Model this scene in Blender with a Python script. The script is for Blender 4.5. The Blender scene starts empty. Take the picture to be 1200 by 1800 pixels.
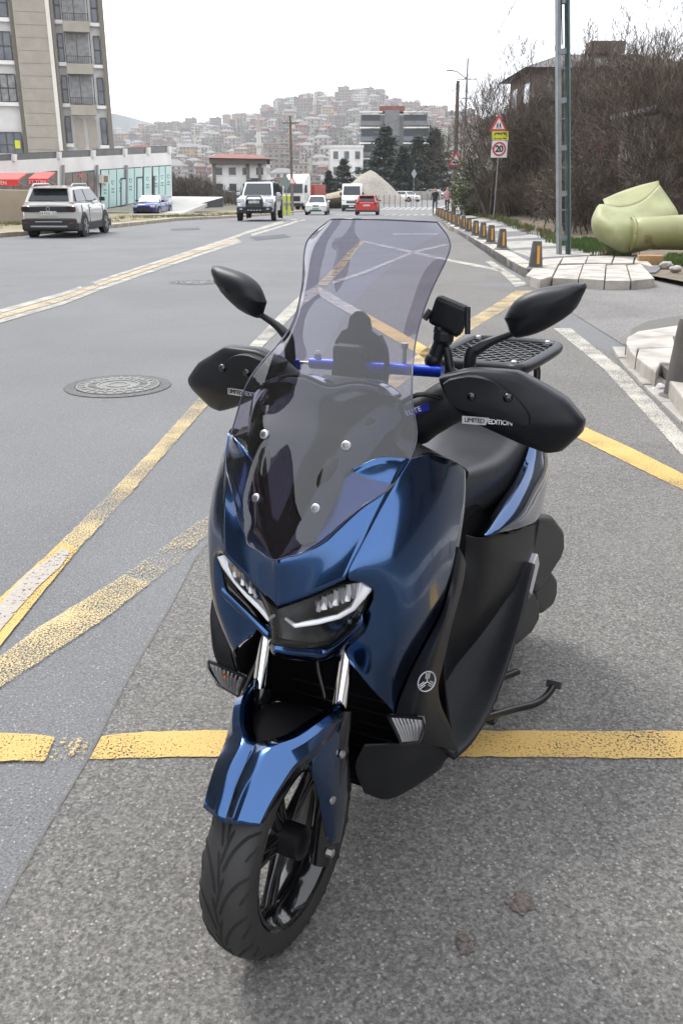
import bpy, bmesh, math, random
from math import radians as R, sin, cos, pi
from mathutils import Vector, Matrix, noise
S = bpy.context.scene
COL = S.collection
# ------------------------------------------------------------ camera, sky, sun, exposure
cam_d = bpy.data.cameras.new('camera'); cam = bpy.data.objects.new('camera', cam_d); COL.objects.link(cam)
cam.location = (0, 0, 1.5); cam.rotation_euler = (R(90 - 20.2315), 0, 0)
cam_d.sensor_fit = 'VERTICAL'; cam_d.sensor_height = 36; cam_d.lens = 31.8
cam_d.clip_start = 0.05; cam_d.clip_end = 20000
S.camera = cam
SUN_EL, SUN_ROT = R(55), R(318)
world = bpy.data.worlds.new('World'); S.world = world; world.use_nodes = True
wn = world.node_tree.nodes; wl = world.node_tree.links; wn.clear()
w_out = wn.new('ShaderNodeOutputWorld'); w_bg = wn.new('ShaderNodeBackground'); w_sky = wn.new('ShaderNodeTexSky')
w_sky.sky_type = 'NISHITA'; w_sky.sun_disc = False; w_sky.sun_elevation = SUN_EL; w_sky.sun_rotation = SUN_ROT
w_sky.air_density = 1.0; w_sky.dust_density = 3.0; w_sky.ozone_density = 1.0; w_sky.altitude = 50
w_hs = wn.new('ShaderNodeHueSaturation'); w_hs.inputs['Saturation'].default_value = 0.22   # overcast: the blue is veiled
w_gm = wn.new('ShaderNodeMix'); w_gm.data_type = 'RGBA'; w_gm.inputs[0].default_value = 0.68
w_gm.inputs[7].default_value = (10.2, 10.6, 11.4, 1)                                          # even cloud layer
wl.new(w_sky.outputs[0], w_hs.inputs['Color']); wl.new(w_hs.outputs[0], w_gm.inputs[6])
wl.new(w_gm.outputs[2], w_bg.inputs[0]); w_bg.inputs[1].default_value = 0.13
wl.new(w_bg.outputs[0], w_out.inputs[0])
sun_d = bpy.data.lights.new('sun', 'SUN'); sun = bpy.data.objects.new('sun', sun_d); COL.objects.link(sun)
sun_d.energy = 1.5; sun_d.angle = R(18); sun_d.color = (1.0, .965, .91)
# direction towards the sun in world space (Nishita rotation is measured from +Y, clockwise)
sdir = Vector((sin(SUN_ROT) * cos(SUN_EL), cos(SUN_ROT) * cos(SUN_EL), sin(SUN_EL)))
sun.rotation_euler = sdir.to_track_quat('Z', 'Y').to_euler()
S.view_settings.view_transform = 'Standard'; S.view_settings.look = 'None'
S.view_settings.exposure = 0.95; S.view_settings.gamma = 1; S.view_settings.use_curve_mapping = False
S.render.engine = 'CYCLES'
S.cycles.max_bounces = 8; S.cycles.volume_bounces = 2; S.cycles.transparent_max_bounces = 24

# ------------------------------------------------------------ helpers
random.seed(7)
ZP = [(-60, 0), (14, 0), (30, -.26), (45, -.38), (72, -1.1), (96, -1.6), (138, -1.6), (1e5, -1.6)]
def zg(y):
    for (a, za), (b, zb) in zip(ZP, ZP[1:]):
        if y <= b: return za + (zb - za) * max(0, y - a) / (b - a)
    return ZP[-1][1]

def mat(name, col, rough=.6, metal=0, col2=None, nscale=8, namt=1.0, bump=0, bscale=40, coat=0, coat_rough=.05, spec=.5, detail=6, ramp=(.35, .65), coords='Object', sheen=0):
    m = bpy.data.materials.new(name); m.use_nodes = True
    nt = m.node_tree; n = nt.nodes; l = nt.links; b = n['Principled BSDF']
    b.inputs['Base Color'].default_value = (*col, 1); b.inputs['Roughness'].default_value = rough
    b.inputs['Metallic'].default_value = metal; b.inputs['Coat Weight'].default_value = coat
    b.inputs['Coat Roughness'].default_value = coat_rough; b.inputs['Specular IOR Level'].default_value = spec
    tc = n.new('ShaderNodeTexCoord')
    if col2 is not None:
        t = n.new('ShaderNodeTexNoise'); t.inputs['Scale'].default_value = nscale; t.inputs['Detail'].default_value = detail
        r = n.new('ShaderNodeValToRGB'); e = r.color_ramp.elements
        e[0].position = ramp[0]; e[0].color = (*col, 1); e[1].position = ramp[1]; e[1].color = (*col2, 1)
        l.new(tc.outputs[coords], t.inputs['Vector']); l.new(t.outputs['Fac'], r.inputs[0]); l.new(r.outputs[0], b.inputs['Base Color'])
    if bump:
        t2 = n.new('ShaderNodeTexNoise'); t2.inputs['Scale'].default_value = bscale; t2.inputs['Detail'].default_value = 4
        bp = n.new('ShaderNodeBump'); bp.inputs['Strength'].default_value = bump; bp.inputs['Distance'].default_value = .01 if bscale < 200 else .0012
        l.new(tc.outputs[coords], t2.inputs['Vector']); l.new(t2.outputs['Fac'], bp.inputs['Height']); l.new(bp.outputs[0], b.inputs['Normal'])
    return m

def tag(o, label=None, cat=None, group=None, kind=None):
    if label: o['label'] = label
    if cat: o['category'] = cat
    if group: o['group'] = group
    if kind: o['kind'] = kind
    return o

def empty(name, loc=(0, 0, 0), rz=0, label=None, cat=None, group=None):
    o = bpy.data.objects.new(name, None); COL.objects.link(o); o.location = loc; o.rotation_euler = (0, 0, rz)
    o.empty_display_size = .1
    return tag(o, label, cat, group)

def kids(o): return [c for c in bpy.data.objects if c.parent == o]
def copy_tree(o, parent=None, km=None):
    if km is None:
        km = {}
        for c in bpy.data.objects:
            if c.parent: km.setdefault(c.parent.name, []).append(c)
    c = o.copy(); COL.objects.link(c)
    if parent is not None: c.parent = parent
    for ch in km.get(o.name, []): copy_tree(ch, c, km)
    return c

class MB:
    def __init__(s): s.v = []; s.f = []; s.m = []
    def add(s, vs, fs, mi=0):
        k = len(s.v); s.v += [tuple(v) for v in vs]; s.f += [tuple(i + k for i in f) for f in fs]; s.m += [mi] * len(fs); return s
    def box(s, c, d, rz=0, mi=0, rot=None, taper=1.0):
        M = rot if rot is not None else Matrix.Rotation(rz, 3, 'Z'); c = Vector(c); vs = []
        for z in (-1, 1):
            for x, y in ((-1, -1), (1, -1), (1, 1), (-1, 1)):
                k = taper if z > 0 else 1
                vs.append(c + M @ Vector((x * d[0] / 2 * k, y * d[1] / 2 * k, z * d[2] / 2)))
        return s.add(vs, [(3, 2, 1, 0), (4, 5, 6, 7), (0, 1, 5, 4), (1, 2, 6, 5), (2, 3, 7, 6), (3, 0, 4, 7)], mi)
    def prism(s, pts, z0, z1, mi=0, top=None):
        n = len(pts); top = top or pts
        vs = [(p[0], p[1], (z0 if not callable(z0) else z0(p[1]))) for p in pts] + [(p[0], p[1], (z1 if not callable(z1) else z1(p[1]))) for p in top]
        a = sum(pts[i][0] * pts[(i + 1) % n][1] - pts[(i + 1) % n][0] * pts[i][1] for i in range(n))
        fs = [tuple(range(n - 1, -1, -1)), tuple(range(n, 2 * n))] + [(i, (i + 1) % n, n + (i + 1) % n, n + i) for i in range(n)]
        if a < 0: fs = [tuple(reversed(f)) for f in fs]
        return s.add(vs, fs, mi)
    def slab(s, pts, off, mi=0):      # polygon in 3-D given thickness by an offset vector
        n = len(pts); off = Vector(off); vs = [Vector(p) for p in pts] + [Vector(p) + off for p in pts]
        return s.add(vs, [tuple(range(n - 1, -1, -1)), tuple(range(n, 2 * n))] + [(i, (i + 1) % n, n + (i + 1) % n, n + i) for i in range(n)], mi)
    def quad(s, pts, mi=0): return s.add(pts, [tuple(range(len(pts)))], mi)
    def tube(s, path, r, n=8, mi=0, cap=True):
        P = [Vector(p) for p in path]; rs = r if isinstance(r, (list, tuple)) else [r] * len(P); vs = []; fs = []
        up = None
        for i, p in enumerate(P):
            d = (P[min(i + 1, len(P) - 1)] - P[max(i - 1, 0)]).normalized()
            if up is None: up = d.orthogonal().normalized()
            else: up = (up - d * up.dot(d)); up = up.normalized() if up.length > 1e-6 else d.orthogonal().normalized()
            w = d.cross(up)
            vs += [p + (up * cos(2 * pi * k / n) + w * sin(2 * pi * k / n)) * rs[i] for k in range(n)]
        for i in range(len(P) - 1):
            for k in range(n): a = i * n + k; b = i * n + (k + 1) % n; fs.append((a, b, b + n, a + n))
        if cap: fs += [tuple(range(n - 1, -1, -1)), tuple(range(len(vs) - n, len(vs)))]
        return s.add(vs, fs, mi)
    def lathe(s, prof, c=(0, 0, 0), axis='Z', n=24, mi=0, cap=True, sq=None, a0=0, a1=2 * pi):
        c = Vector(c); vs = []; fs = []; full = abs(a1 - a0 - 2 * pi) < 1e-6; m = n if full else n + 1
        ax = axis if isinstance(axis, Vector) else Vector({'X': (1, 0, 0), 'Y': (0, 1, 0), 'Z': (0, 0, 1)}[axis])
        u = ax.orthogonal().normalized(); w = ax.cross(u)
        if ax == Vector((0, 0, 1)): u = Vector((1, 0, 0)); w = Vector((0, 1, 0))
        for r, h in prof:
            for k in range(m):
                a = a0 + (a1 - a0) * k / n
                vs.append(c + ax * h + (u * cos(a) + w * sin(a)) * r)
        for i in range(len(prof) - 1):
            for k in range(n): a = i * m + k; b = i * m + ((k + 1) % m if full else k + 1); fs.append((a, b, b + m, a + m))
        if cap and full: fs += [tuple(range(m - 1, -1, -1)), tuple(range(len(vs) - m, len(vs)))]
        return s.add(vs, fs, mi)
    def grid(s, rows, mi=0, flip=False):
        w = len(rows[0]); vs = [p for r in rows for p in r]; fs = []
        for i in range(len(rows) - 1):
            for j in range(w - 1):
                f = (i * w + j, i * w + j + 1, (i + 1) * w + j + 1, (i + 1) * w + j); fs.append(f[::-1] if flip else f)
        return s.add(vs, fs, mi)
    def ico(s, c, r, sub=1, mi=0, sc=(1, 1, 1), jit=0):
        bm = bmesh.new(); bmesh.ops.create_icosphere(bm, subdivisions=sub, radius=1)
        vs = [Vector(c) + Vector((v.co.x * sc[0], v.co.y * sc[1], v.co.z * sc[2])) * r * (1 + random.uniform(-jit, jit)) for v in bm.verts]
        fs = [tuple(v.index for v in f.verts) for f in bm.faces]; bm.free(); return s.add(vs, fs, mi)
    def build(s, name, mats, parent=None, smooth=None, bevel=0, bseg=2, kind=None, world=False, solid=0, subsurf=0, loc=None, label=None, cat=None, group=None, bangle=30):
        if not isinstance(mats, (list, tuple)): mats = [mats]
        vs = s.v
        if world and parent is not None:
            M = Matrix.Identity(4); pq = parent
            while pq is not None: M = Matrix.Translation(pq.location) @ Matrix.Rotation(pq.rotation_euler.z, 4, 'Z') @ M; pq = pq.parent
            Mi = M.inverted(); vs = [Mi @ Vector(v) for v in vs]
        if loc is not None: vs = [Vector(v) - Vector(loc) for v in vs]
        me = bpy.data.meshes.new(name); me.from_pydata([tuple(v) for v in vs], [], s.f)
        for m in mats: me.materials.append(m)
        if len(mats) > 1: me.polygons.foreach_set('material_index', s.m)
        if smooth is not None:
            me.polygons.foreach_set('use_smooth', [True] * len(me.polygons)); me.set_sharp_from_angle(angle=R(smooth))
        me.update()
        o = bpy.data.objects.new(name, me); COL.objects.link(o)
        if parent is not None: o.parent = parent
        if loc is not None: o.location = loc
        if solid:
            md = o.modifiers.new('solid', 'SOLIDIFY'); md.thickness = abs(solid); md.offset = -1 if solid > 0 else 1
        if bevel:
            md = o.modifiers.new('bevel', 'BEVEL'); md.width = bevel; md.segments = bseg; md.limit_method = 'ANGLE'; md.angle_limit = R(bangle)
        if subsurf:
            md = o.modifiers.new('sub', 'SUBSURF'); md.levels = md.render_levels = subsurf
        return tag(o, label, cat, group, kind)

def cr(P, t):      # Catmull-Rom on a list, t in [0, len-1]
    n = len(P); i = min(int(t), n - 2); u = t - i
    p1, p2 = P[i], P[i + 1]; p0 = P[i - 1] if i > 0 else p1 * 2 - p2; p3 = P[i + 2] if i + 2 < n else p2 * 2 - p1
    return ((p1 * 2) + (p2 - p0) * u + (p0 * 2 - p1 * 5 + p2 * 4 - p3) * u * u + (p1 * 3 - p0 - p2 * 3 + p3) * u ** 3) * .5
def resample(P, k):
    P = [Vector(p) for p in P]
    return [cr(P, i / k) for i in range(k * (len(P) - 1) + 1)]
def surf(rows, ku=4, kv=4):
    rr = [resample(r, kv) for r in rows]
    cols = [resample([r[j] for r in rr], ku) for j in range(len(rr[0]))]
    return [[cols[j][i] for j in range(len(cols))] for i in range(len(cols[0]))]
def relax(G, it, k=.5):      # smooth the inside of a grid, edges stay
    for _ in range(it):
        N = [list(r) for r in G]
        for i in range(1, len(G) - 1):
            for j in range(1, len(G[0]) - 1):
                a = (G[i - 1][j] + G[i + 1][j] + G[i][j - 1] + G[i][j + 1]) / 4; N[i][j] = G[i][j] * (1 - k) + a * k
        G = N
    return G
def mirr(p): return (p[0], -p[1], p[2])
def mirr_rows(rows): return [[mirr(p) for p in r] for r in rows]

def text_mesh(name, s, size, m, parent=None, M=Matrix.Identity(4), ext=.0008, align='CENTER', spacing=1.0, shear=0, bold=0):
    cu = bpy.data.curves.new(name, 'FONT'); cu.body = s; cu.size = size; cu.extrude = ext; cu.align_x = align; cu.align_y = 'CENTER'
    cu.space_character = spacing; cu.shear = shear; cu.offset = bold; cu.resolution_u = 3
    to = bpy.data.objects.new(name + '_src', cu); COL.objects.link(to)
    dg = bpy.context.evaluated_depsgraph_get(); me = bpy.data.meshes.new_from_object(to.evaluated_get(dg))
    bpy.data.objects.remove(to); bpy.data.curves.remove(cu)
    me.transform(M); me.materials.clear(); me.materials.append(m); me.name = name
    o = bpy.data.objects.new(name, me); COL.objects.link(o)
    if parent is not None: o.parent = parent
    return o
def frame(o, x, y):      # matrix with local X=x, Y=y, Z = x cross y at o
    x = Vector(x).normalized(); y = Vector(y); y = (y - x * y.dot(x)).normalized(); z = x.cross(y)
    M = Matrix((x, y, z)).transposed().to_4x4(); M.translation = Vector(o); return M
# ------------------------------------------------------------ ground materials
def asphalt(name, base, chip, chip_scale, chip_amt, blotch, dark_amt=.5, tint2=None, rough=.85, bump=.5):
    m = bpy.data.materials.new(name); m.use_nodes = True; nt = m.node_tree; n = nt.nodes; l = nt.links; b = n['Principled BSDF']
    b.inputs['Roughness'].default_value = rough; b.inputs['Specular IOR Level'].default_value = .35
    tc = n.new('ShaderNodeTexCoord')
    def nz(sc, det=3, dist=0):
        t = n.new('ShaderNodeTexNoise'); t.inputs['Scale'].default_value = sc; t.inputs['Detail'].default_value = det; t.inputs['Distortion'].default_value = dist
        l.new(tc.outputs['Object'], t.inputs['Vector']); return t
    def ramp(src, p0, c0, p1, c1):
        r = n.new('ShaderNodeValToRGB'); e = r.color_ramp.elements; e[0].position = p0; e[0].color = (*c0, 1); e[1].position = p1; e[1].color = (*c1, 1)
        l.new(src, r.inputs[0]); return r
    def mix(fac, a, c, mode='MIX'):
        x = n.new('ShaderNodeMix'); x.data_type = 'RGBA'; x.blend_type = mode
        if isinstance(fac, (int, float)): x.inputs[0].default_value = fac
        else: l.new(fac, x.inputs[0])
        for s, i in ((a, 6), (c, 7)):
            if isinstance(s, tuple): x.inputs[i].default_value = (*s, 1)
            else: l.new(s, x.inputs[i])
        return x.outputs[2]
    big = ramp(nz(.55, 6, .6).outputs['Fac'], .35, tuple(c * (1 - blotch) for c in base), .68, tuple(c * (1 + blotch) for c in base))
    fine = ramp(nz(chip_scale * .9, 3).outputs['Fac'], .34, (.68, .68, .68), .66, (1.24, 1.24, 1.24))
    c = mix(1.0, big.outputs[0], fine.outputs[0], 'MULTIPLY')
    vo = n.new('ShaderNodeTexVoronoi'); vo.inputs['Scale'].default_value = chip_scale; vo.inputs['Randomness'].default_value = 1
    l.new(tc.outputs['Object'], vo.inputs['Vector'])
    sep = n.new('ShaderNodeSeparateColor'); l.new(vo.outputs['Color'], sep.inputs[0])
    gt = n.new('ShaderNodeMath'); gt.operation = 'GREATER_THAN'; gt.inputs[1].default_value = 1 - chip_amt; l.new(sep.outputs[0], gt.inputs[0])
    ds = n.new('ShaderNodeMath'); ds.operation = 'LESS_THAN'; ds.inputs[1].default_value = .42; l.new(vo.outputs['Distance'], ds.inputs[0])
    mu = n.new('ShaderNodeMath'); mu.operation = 'MULTIPLY'; l.new(gt.outputs[0], mu.inputs[0]); l.new(ds.outputs[0], mu.inputs[1])
    cmx = mu
    cell = ramp(sep.outputs[2], 0, (1 - dark_amt * .55,) * 3, 1, (1 + dark_amt * .42,) * 3)
    c = mix(1.0, c, cell.outputs[0], 'MULTIPLY')
    vo2 = n.new('ShaderNodeTexVoronoi'); vo2.inputs['Scale'].default_value = chip_scale * 2.1; l.new(tc.outputs['Object'], vo2.inputs['Vector'])
    sep2 = n.new('ShaderNodeSeparateColor'); l.new(vo2.outputs['Color'], sep2.inputs[0])
    cell2 = ramp(sep2.outputs[0], 0, (1 - dark_amt * .4,) * 3, 1, (1 + dark_amt * .35,) * 3); c = mix(1.0, c, cell2.outputs[0], 'MULTIPLY')
    c = mix(cmx.outputs[0], c, chip)
    # oil spots and wear
    st = ramp(nz(2.1, 5, .4).outputs['Fac'], .66, (1, 1, 1), .78, (.82, .81, .80)); c = mix(1.0, c, st.outputs[0], 'MULTIPLY')
    ds2 = ramp(nz(.9, 5, 1.2).outputs['Fac'], .55, (0, 0, 0), .85, (.35, .35, .35)); c = mix(ds2.outputs[0], c, tint2 or tuple(x * 1.25 for x in base))
    l.new(c, b.inputs['Base Color'])
    bp = n.new('ShaderNodeBump'); bp.inputs['Strength'].default_value = bump; bp.inputs['Distance'].default_value = .004
    l.new(fine.outputs[0], bp.inputs['Height']); l.new(bp.outputs[0], b.inputs['Normal'])
    return m
M_road = asphalt('asphalt_smooth', (.148, .149, .152), (.30, .30, .30), 160, .04, .08, .3, (.165, .168, .172), bump=.3)
M_lot = asphalt('asphalt_coarse', (.142, .136, .127), (.27, .255, .235), 120, .06, .10, .6, (.18, .173, .16), bump=.5)
M_oldroad = asphalt('asphalt_old', (.18, .173, .165), (.36, .35, .33), 90, .08, .2, .5, (.19, .18, .165))
M_patchdark = asphalt('asphalt_patch', (.085, .087, .095), (.2, .2, .2), 120, .05, .2, .5)

def paint(name, col, under, worn, scale=70, edge=0):
    m = bpy.data.materials.new(name); m.use_nodes = True; nt = m.node_tree; n = nt.nodes; l = nt.links; b = n['Principled BSDF']
    b.inputs['Roughness'].default_value = .75
    tc = n.new('ShaderNodeTexCoord')
    t = n.new('ShaderNodeTexNoise'); t.inputs['Scale'].default_value = scale; t.inputs['Detail'].default_value = 5; t.inputs['Roughness'].default_value = .7
    t2 = n.new('ShaderNodeTexNoise'); t2.inputs['Scale'].default_value = 3.2; t2.inputs['Detail'].default_value = 3
    for x in (t, t2): l.new(tc.outputs['Object'], x.inputs['Vector'])
    a = n.new('ShaderNodeMath'); a.operation = 'MULTIPLY_ADD'; a.inputs[1].default_value = .35; l.new(t2.outputs['Fac'], a.inputs[0]); l.new(t.outputs['Fac'], a.inputs[2])
    r = n.new('ShaderNodeValToRGB'); e = r.color_ramp.elements; w = .675 + (.5 - worn) * .22
    e[0].position = w - .02; e[0].color = (*col, 1); e[1].position = w + .02; e[1].color = (*under, 1)
    k = e.new(w - .12); k.color = (col[0] * .88, col[1] * .86, col[2] * .8, 1); k0 = e.new(max(.02, w - .3)); k0.color = (*[min(.9, c * 1.12) for c in col], 1)
    e[-1].color = e[-2].color      # where the paint is gone the road itself shows
    r2 = n.new('ShaderNodeValToRGB'); q = r2.color_ramp.elements; q[0].position = w - .03; q[0].color = (1, 1, 1, 1); q[1].position = w + .03; q[1].color = (0, 0, 0, 1)
    l.new(a.outputs[0], r2.inputs[0]); l.new(r2.outputs[0], b.inputs['Alpha'])
    l.new(a.outputs[0], r.inputs[0]); l.new(r.outputs[0], b.inputs['Base Color'])
    return m
M_yel = paint('yellow_road_paint', (.54, .36, .115), (.17, .16, .15), .2, 130)
M_yelw = paint('worn_yellow_road_paint', (.50, .39, .205), (.19, .19, .19), .5, 130)
M_white = paint('worn_white_road_paint', (.45, .43, .385), (.2, .2, .2), .38, 100)
M_tan = paint('tan_road_paint', (.46, .37, .25), (.2, .19, .18), .3, 60)
M_greyp = paint('grey_cover_paint', (.36, .33, .30), (.25, .24, .22), .05, 60)

M_dirt = mat('dirt', (.13, .10, .07), .95, col2=(.20, .165, .12), nscale=.8, bump=.6, bscale=8)
M_verge = mat('verge', (.26, .20, .13), .95, col2=(.12, .13, .06), nscale=.5, bump=.6, bscale=8)
M_walkgrey = asphalt('walk_asphalt', (.16, .16, .165), (.3, .3, .3), 60, .05, .15, .4)
M_slab = mat('pale_kerb_stone', (.43, .40, .355), .85, col2=(.22, .205, .18), nscale=3.2, bump=.45, bscale=60, ramp=(.42, .72))
M_slab2 = mat('pale_paving', (.37, .35, .32), .85, col2=(.24, .23, .21), nscale=3, bump=.3, bscale=60)
M_joint = mat('joint_dark', (.12, .115, .105), .95)

def ground_sheet(name, polys, m, dz, kind='structure', label=None):
    b = MB()
    for P in polys: b.quad([(p[0], p[1], zg(p[1]) + dz) for p in P])
    return tag(b.build(name, m), label=label, kind=kind)

# terrain: one big sheet, falls into the valley, climbs the hill beyond
def road_x(y):      # left, right road edge
    L = [(-60, -13.5), (10, -13), (20, -12), (29.9, -10.8), (37, -8.9), (54, -6.5), (80, -4.6), (96, -3.6), (110, 0), (125, 6), (150, 15), (180, 24), (220, 44)]
    Q = [(-60, -1.0), (-5, .95), (6.09, 2.37), (8.45, 2.66), (9.5, 9.0), (14.8, 9.0), (15.3, 3.0), (25, 3.3), (40, 4.3), (55, 5.4), (73, 7.0), (96, 11), (110, 15), (125, 21), (150, 29), (180, 36), (220, 58)]
    def ip(T):
        for (a, u), (b, v) in zip(T, T[1:]):
            if y <= b: return u + (v - u) * (y - a) / (b - a)
        return T[-1][1]
    return ip(L), ip(Q)
YS = sorted(set([-60, -30, -10, -5, 0, 3, 6.09, 8.45, 9.5, 12, 14, 14.8, 15.3, 18, 21, 25, 30, 34, 37, 40, 45, 50, 54, 60, 66, 72, 80, 88, 96, 103, 110, 118, 125, 137, 150, 165, 180, 200, 220]))
rows = []
for y in YS:
    a, b = road_x(y); rows.append([(a + (b - a) * k / 6, y, zg(y)) for k in range(7)])
g = MB().grid(rows); g.build('road', M_road, kind='structure')

# skyline of the far hill: bearing tan -> height above eye per metre
SKY = [(-1.2, .02), (-.42, .03), (-.30, .037), (-.235, .040), (-.18, .042), (-.13, .048), (-.09, .056), (-.06, .066), (-.03, .073), (0, .075), (.03, .074), (.06, .070), (.095, .060), (.12, .055), (.2, .048), (.35, .04), (1.2, .03)]
def skyh(t):
    for (a, u), (b, v) in zip(SKY, SKY[1:]):
        if t <= b: return u + (v - u) * (max(t, a) - a) / (b - a)
    return SKY[-1][1]
def hill_z(x, y):
    t = x / max(y, 1)
    k = max(0., min(1., (y - 340) / 1000)); k = k ** .85
    h = 1.5 + skyh(t) * y * k - 22 * max(0., min(1., (y - 150) / 120)) * (1 - k) - 1.6 * (1 - k)
    return h + 4 * noise.noise(Vector((x * .008, y * .008, 0))) * min(1, y / 900)
def terr_z(x, y):
    if y < 150: z = zg(y) - .05
    else: z = hill_z(x, y) if y > 240 else (zg(y) - .05) * (1 - (y - 150) / 90) + hill_z(x, y) * (y - 150) / 90
    return z
rows = []
TY = [-60, -20, 0, 14, 22, 30, 38, 45, 58, 72, 84, 96, 117, 138, 150, 165, 180, 200, 220, 240, 270, 300, 340, 390, 440, 500, 560, 630, 700, 780, 860, 940, 1020, 1100, 1180, 1260, 1340, 1420, 1500]
for y in TY:
    w = max(120, abs(y) * .9); rows.append([(-w + 2 * w * k / 60, y, terr_z(-w + 2 * w * k / 60, y)) for k in range(61)])
w = 1400; rows.append([(-w + 2 * w * k / 60, 1900, 40) for k in range(61)]); rows.append([(-w + 2 * w * k / 60, 3300, -5) for k in range(61)])
M_hill = mat('hillside', (.055, .058, .035), .95, col2=(.15, .125, .09), nscale=.02, detail=8, ramp=(.4, .6))
M_terr = M_hill
MB().grid(rows).build('terrain', M_terr, smooth=60, kind='structure')

# coarse asphalt area under the scooter, 4 mm proud of the road
lot = [(-0.744,1.416,0), (-0.734,1.63,0), (-0.717,1.853,0), (-0.692,2.113,0), (-0.677,2.505,0), (-0.634,3.03,0), (-0.608,3.484,0), (-0.558,3.845,0), (-0.505,4.801,0), (-0.384,5.959,0), (-0.196,7.757,0), (0,10.459,0), (0.43,14.014,0), (1.206,19.84,-0.095), (2.225,26.304,-0.2), (3.796,35.07,-0.301), (4.11,34.163,-0.293), (3.376,22.281,-0.135), (2.808,14.792,-0.013), (2.784,12.925,0), (2.314,9.631,0), (2.467,8.158,0), (2.225,5.732,0)]
lotp = [(-1.6, -5)] + [(-1.2, .2)] + [(p[0], p[1]) for p in lot] + [(1.7, 4), (1.2, 0), (.85, -5)]
b = MB(); b.add([(p[0], p[1], zg(p[1]) + .004) for p in lotp], [tuple(range(len(lotp)))]); o = b.build('parking_lane', M_lot, kind='structure')
# triangulate cleanly
bm = bmesh.new(); bm.from_mesh(o.data); bmesh.ops.triangulate(bm, faces=bm.faces[:]); bm.to_mesh(o.data); bm.free()

def strip(name, pts_pairs, m, dz=.008, kind='structure', ext=(0, 0)):      # list of (left, right) ground points
    P2 = [[Vector((a[0], a[1])), Vector((c[0], c[1]))] for a, c in pts_pairs]
    if ext[0]: P2.insert(0, [P2[0][j] + (P2[0][j] - P2[1][j]).normalized() * ext[0] for j in (0, 1)])
    if ext[1]: P2.append([P2[-1][j] + (P2[-1][j] - P2[-2][j]).normalized() * ext[1] for j in (0, 1)])
    b = MB(); rows = [[(a[0], a[1], zg(a[1]) + dz), (c[0], c[1], zg(c[1]) + dz)] for a, c in P2]
    # subdivide long spans so the sheet follows the road
    rr = [rows[0]]
    for r0, r1 in zip(rows, rows[1:]):
        d = math.dist(r0[0][:2], r1[0][:2]); near = min(r0[0][1], r1[0][1]) < 9; k = max(1, int(d / (.03 if near else 2)))
        for i in range(1, k + 1):
            t = i / k; q = []
            for j in (0, 1):
                x = r0[j][0] + (r1[j][0] - r0[j][0]) * t; y = r0[j][1] + (r1[j][1] - r0[j][1]) * t
                if near and not (i == k and r1 is rows[-1]):
                    e_ = Vector((r0[1 - j][0] - r0[j][0], r0[1 - j][1] - r0[j][1], 0)).normalized() * (.007 * noise.noise(Vector((x * 22, y * 22, j * 9))) + .006 * noise.noise(Vector((x * 70, y * 70, j * 5)))); x += e_.x; y += e_.y
                q.append((x, y, zg(y) + dz))
            rr.append(q)
    b.grid(rr, flip=True); o = b.build(name, m, kind=kind)
    if o.data.polygons[0].normal.z < 0: o.data.flip_normals()
    return o
MK = 'road_marking'
strip(MK, [((-1.031,2.22,0), (-0.981,2.085,0)), ((-0.88,2.209,0), (-0.841,2.085,0)), ((-0.816,2.197,0), (-0.809,2.085,0))], M_yel, ext=(2.6, 0))
M_yscuff = paint('scuffed_yellow_paint', (.50, .36, .14), (.165, .16, .15), .78, 90)
strip(MK, [((-0.816,2.197,0), (-0.809,2.085,0)), ((-0.761,2.192,0), (-0.767,2.09,0)), ((-0.705,2.195,0), (-0.706,2.095,0))], M_yscuff)
strip(MK, [((-0.752,2.192,0), (-0.752,2.1,0)), ((-0.735,2.189,0), (-0.736,2.106,0))], M_yelw, .010)
strip(MK, [((-0.682,2.2,0), (-0.69,2.093,0)), ((-0.557,2.223,0), (-0.547,2.098,0)), ((-0.296,2.231,0), (-0.282,2.106,0)), ((0.361,2.228,0), (0.345,2.103,0)), ((1.033,2.226,0), (0.984,2.095,0))], M_yel, ext=(0, .6))
strip(MK, [((-1.316,2.825,0), (-1.158,2.421,0)), ((-1.294,3.103,0), (-1.16,2.723,0)), ((-1.263,3.373,0), (-1.147,3.148,0)), ((-1.227,3.673,0), (-1.128,3.602,0))], M_yel, ext=(.12, 0))
strip(MK, [((-1.227,3.673,0), (-1.128,3.602,0)), ((-1.169,4.337,0), (-1.07,4.267,0)), ((-1.112,5.091,0), (-1.019,5.033,0)), ((-1.053,6.103,0), (-0.954,5.991,0)), ((-0.966,7.51,0), (-0.858,7.391,0))], M_yelw)
strip(MK, [((-0.966,7.51,0), (-0.858,7.391,0)), ((-0.834,9.192,0), (-0.697,9.122,0)), ((-0.692,11.174,0), (-0.526,11.174,0)), ((-0.549,12.726,0), (-0.341,12.597,0)), ((-0.374,13.857,0), (-0.226,13.129,0))], M_white)
strip('painted_over_patch', [((-1.254,2.767,0), (-1.202,2.63,0)), ((-1.272,3.069,0), (-1.198,2.859,0)), ((-1.26,3.328,0), (-1.18,3.179,0)), ((-1.22,3.484,0), (-1.147,3.396,0)), ((-1.198,3.589,0), (-1.148,3.552,0))], M_greyp, .012)
strip(MK, [((-1.175,2.557,0), (-1.111,2.388,0)), ((-1.136,2.657,0), (-1.068,2.464,0)), ((-1.071,2.872,0), (-0.983,2.649,0)), ((-0.956,3.128,0), (-0.855,2.938,0)), ((-0.87,3.328,0), (-0.755,3.231,0))], M_yelw)
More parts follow.
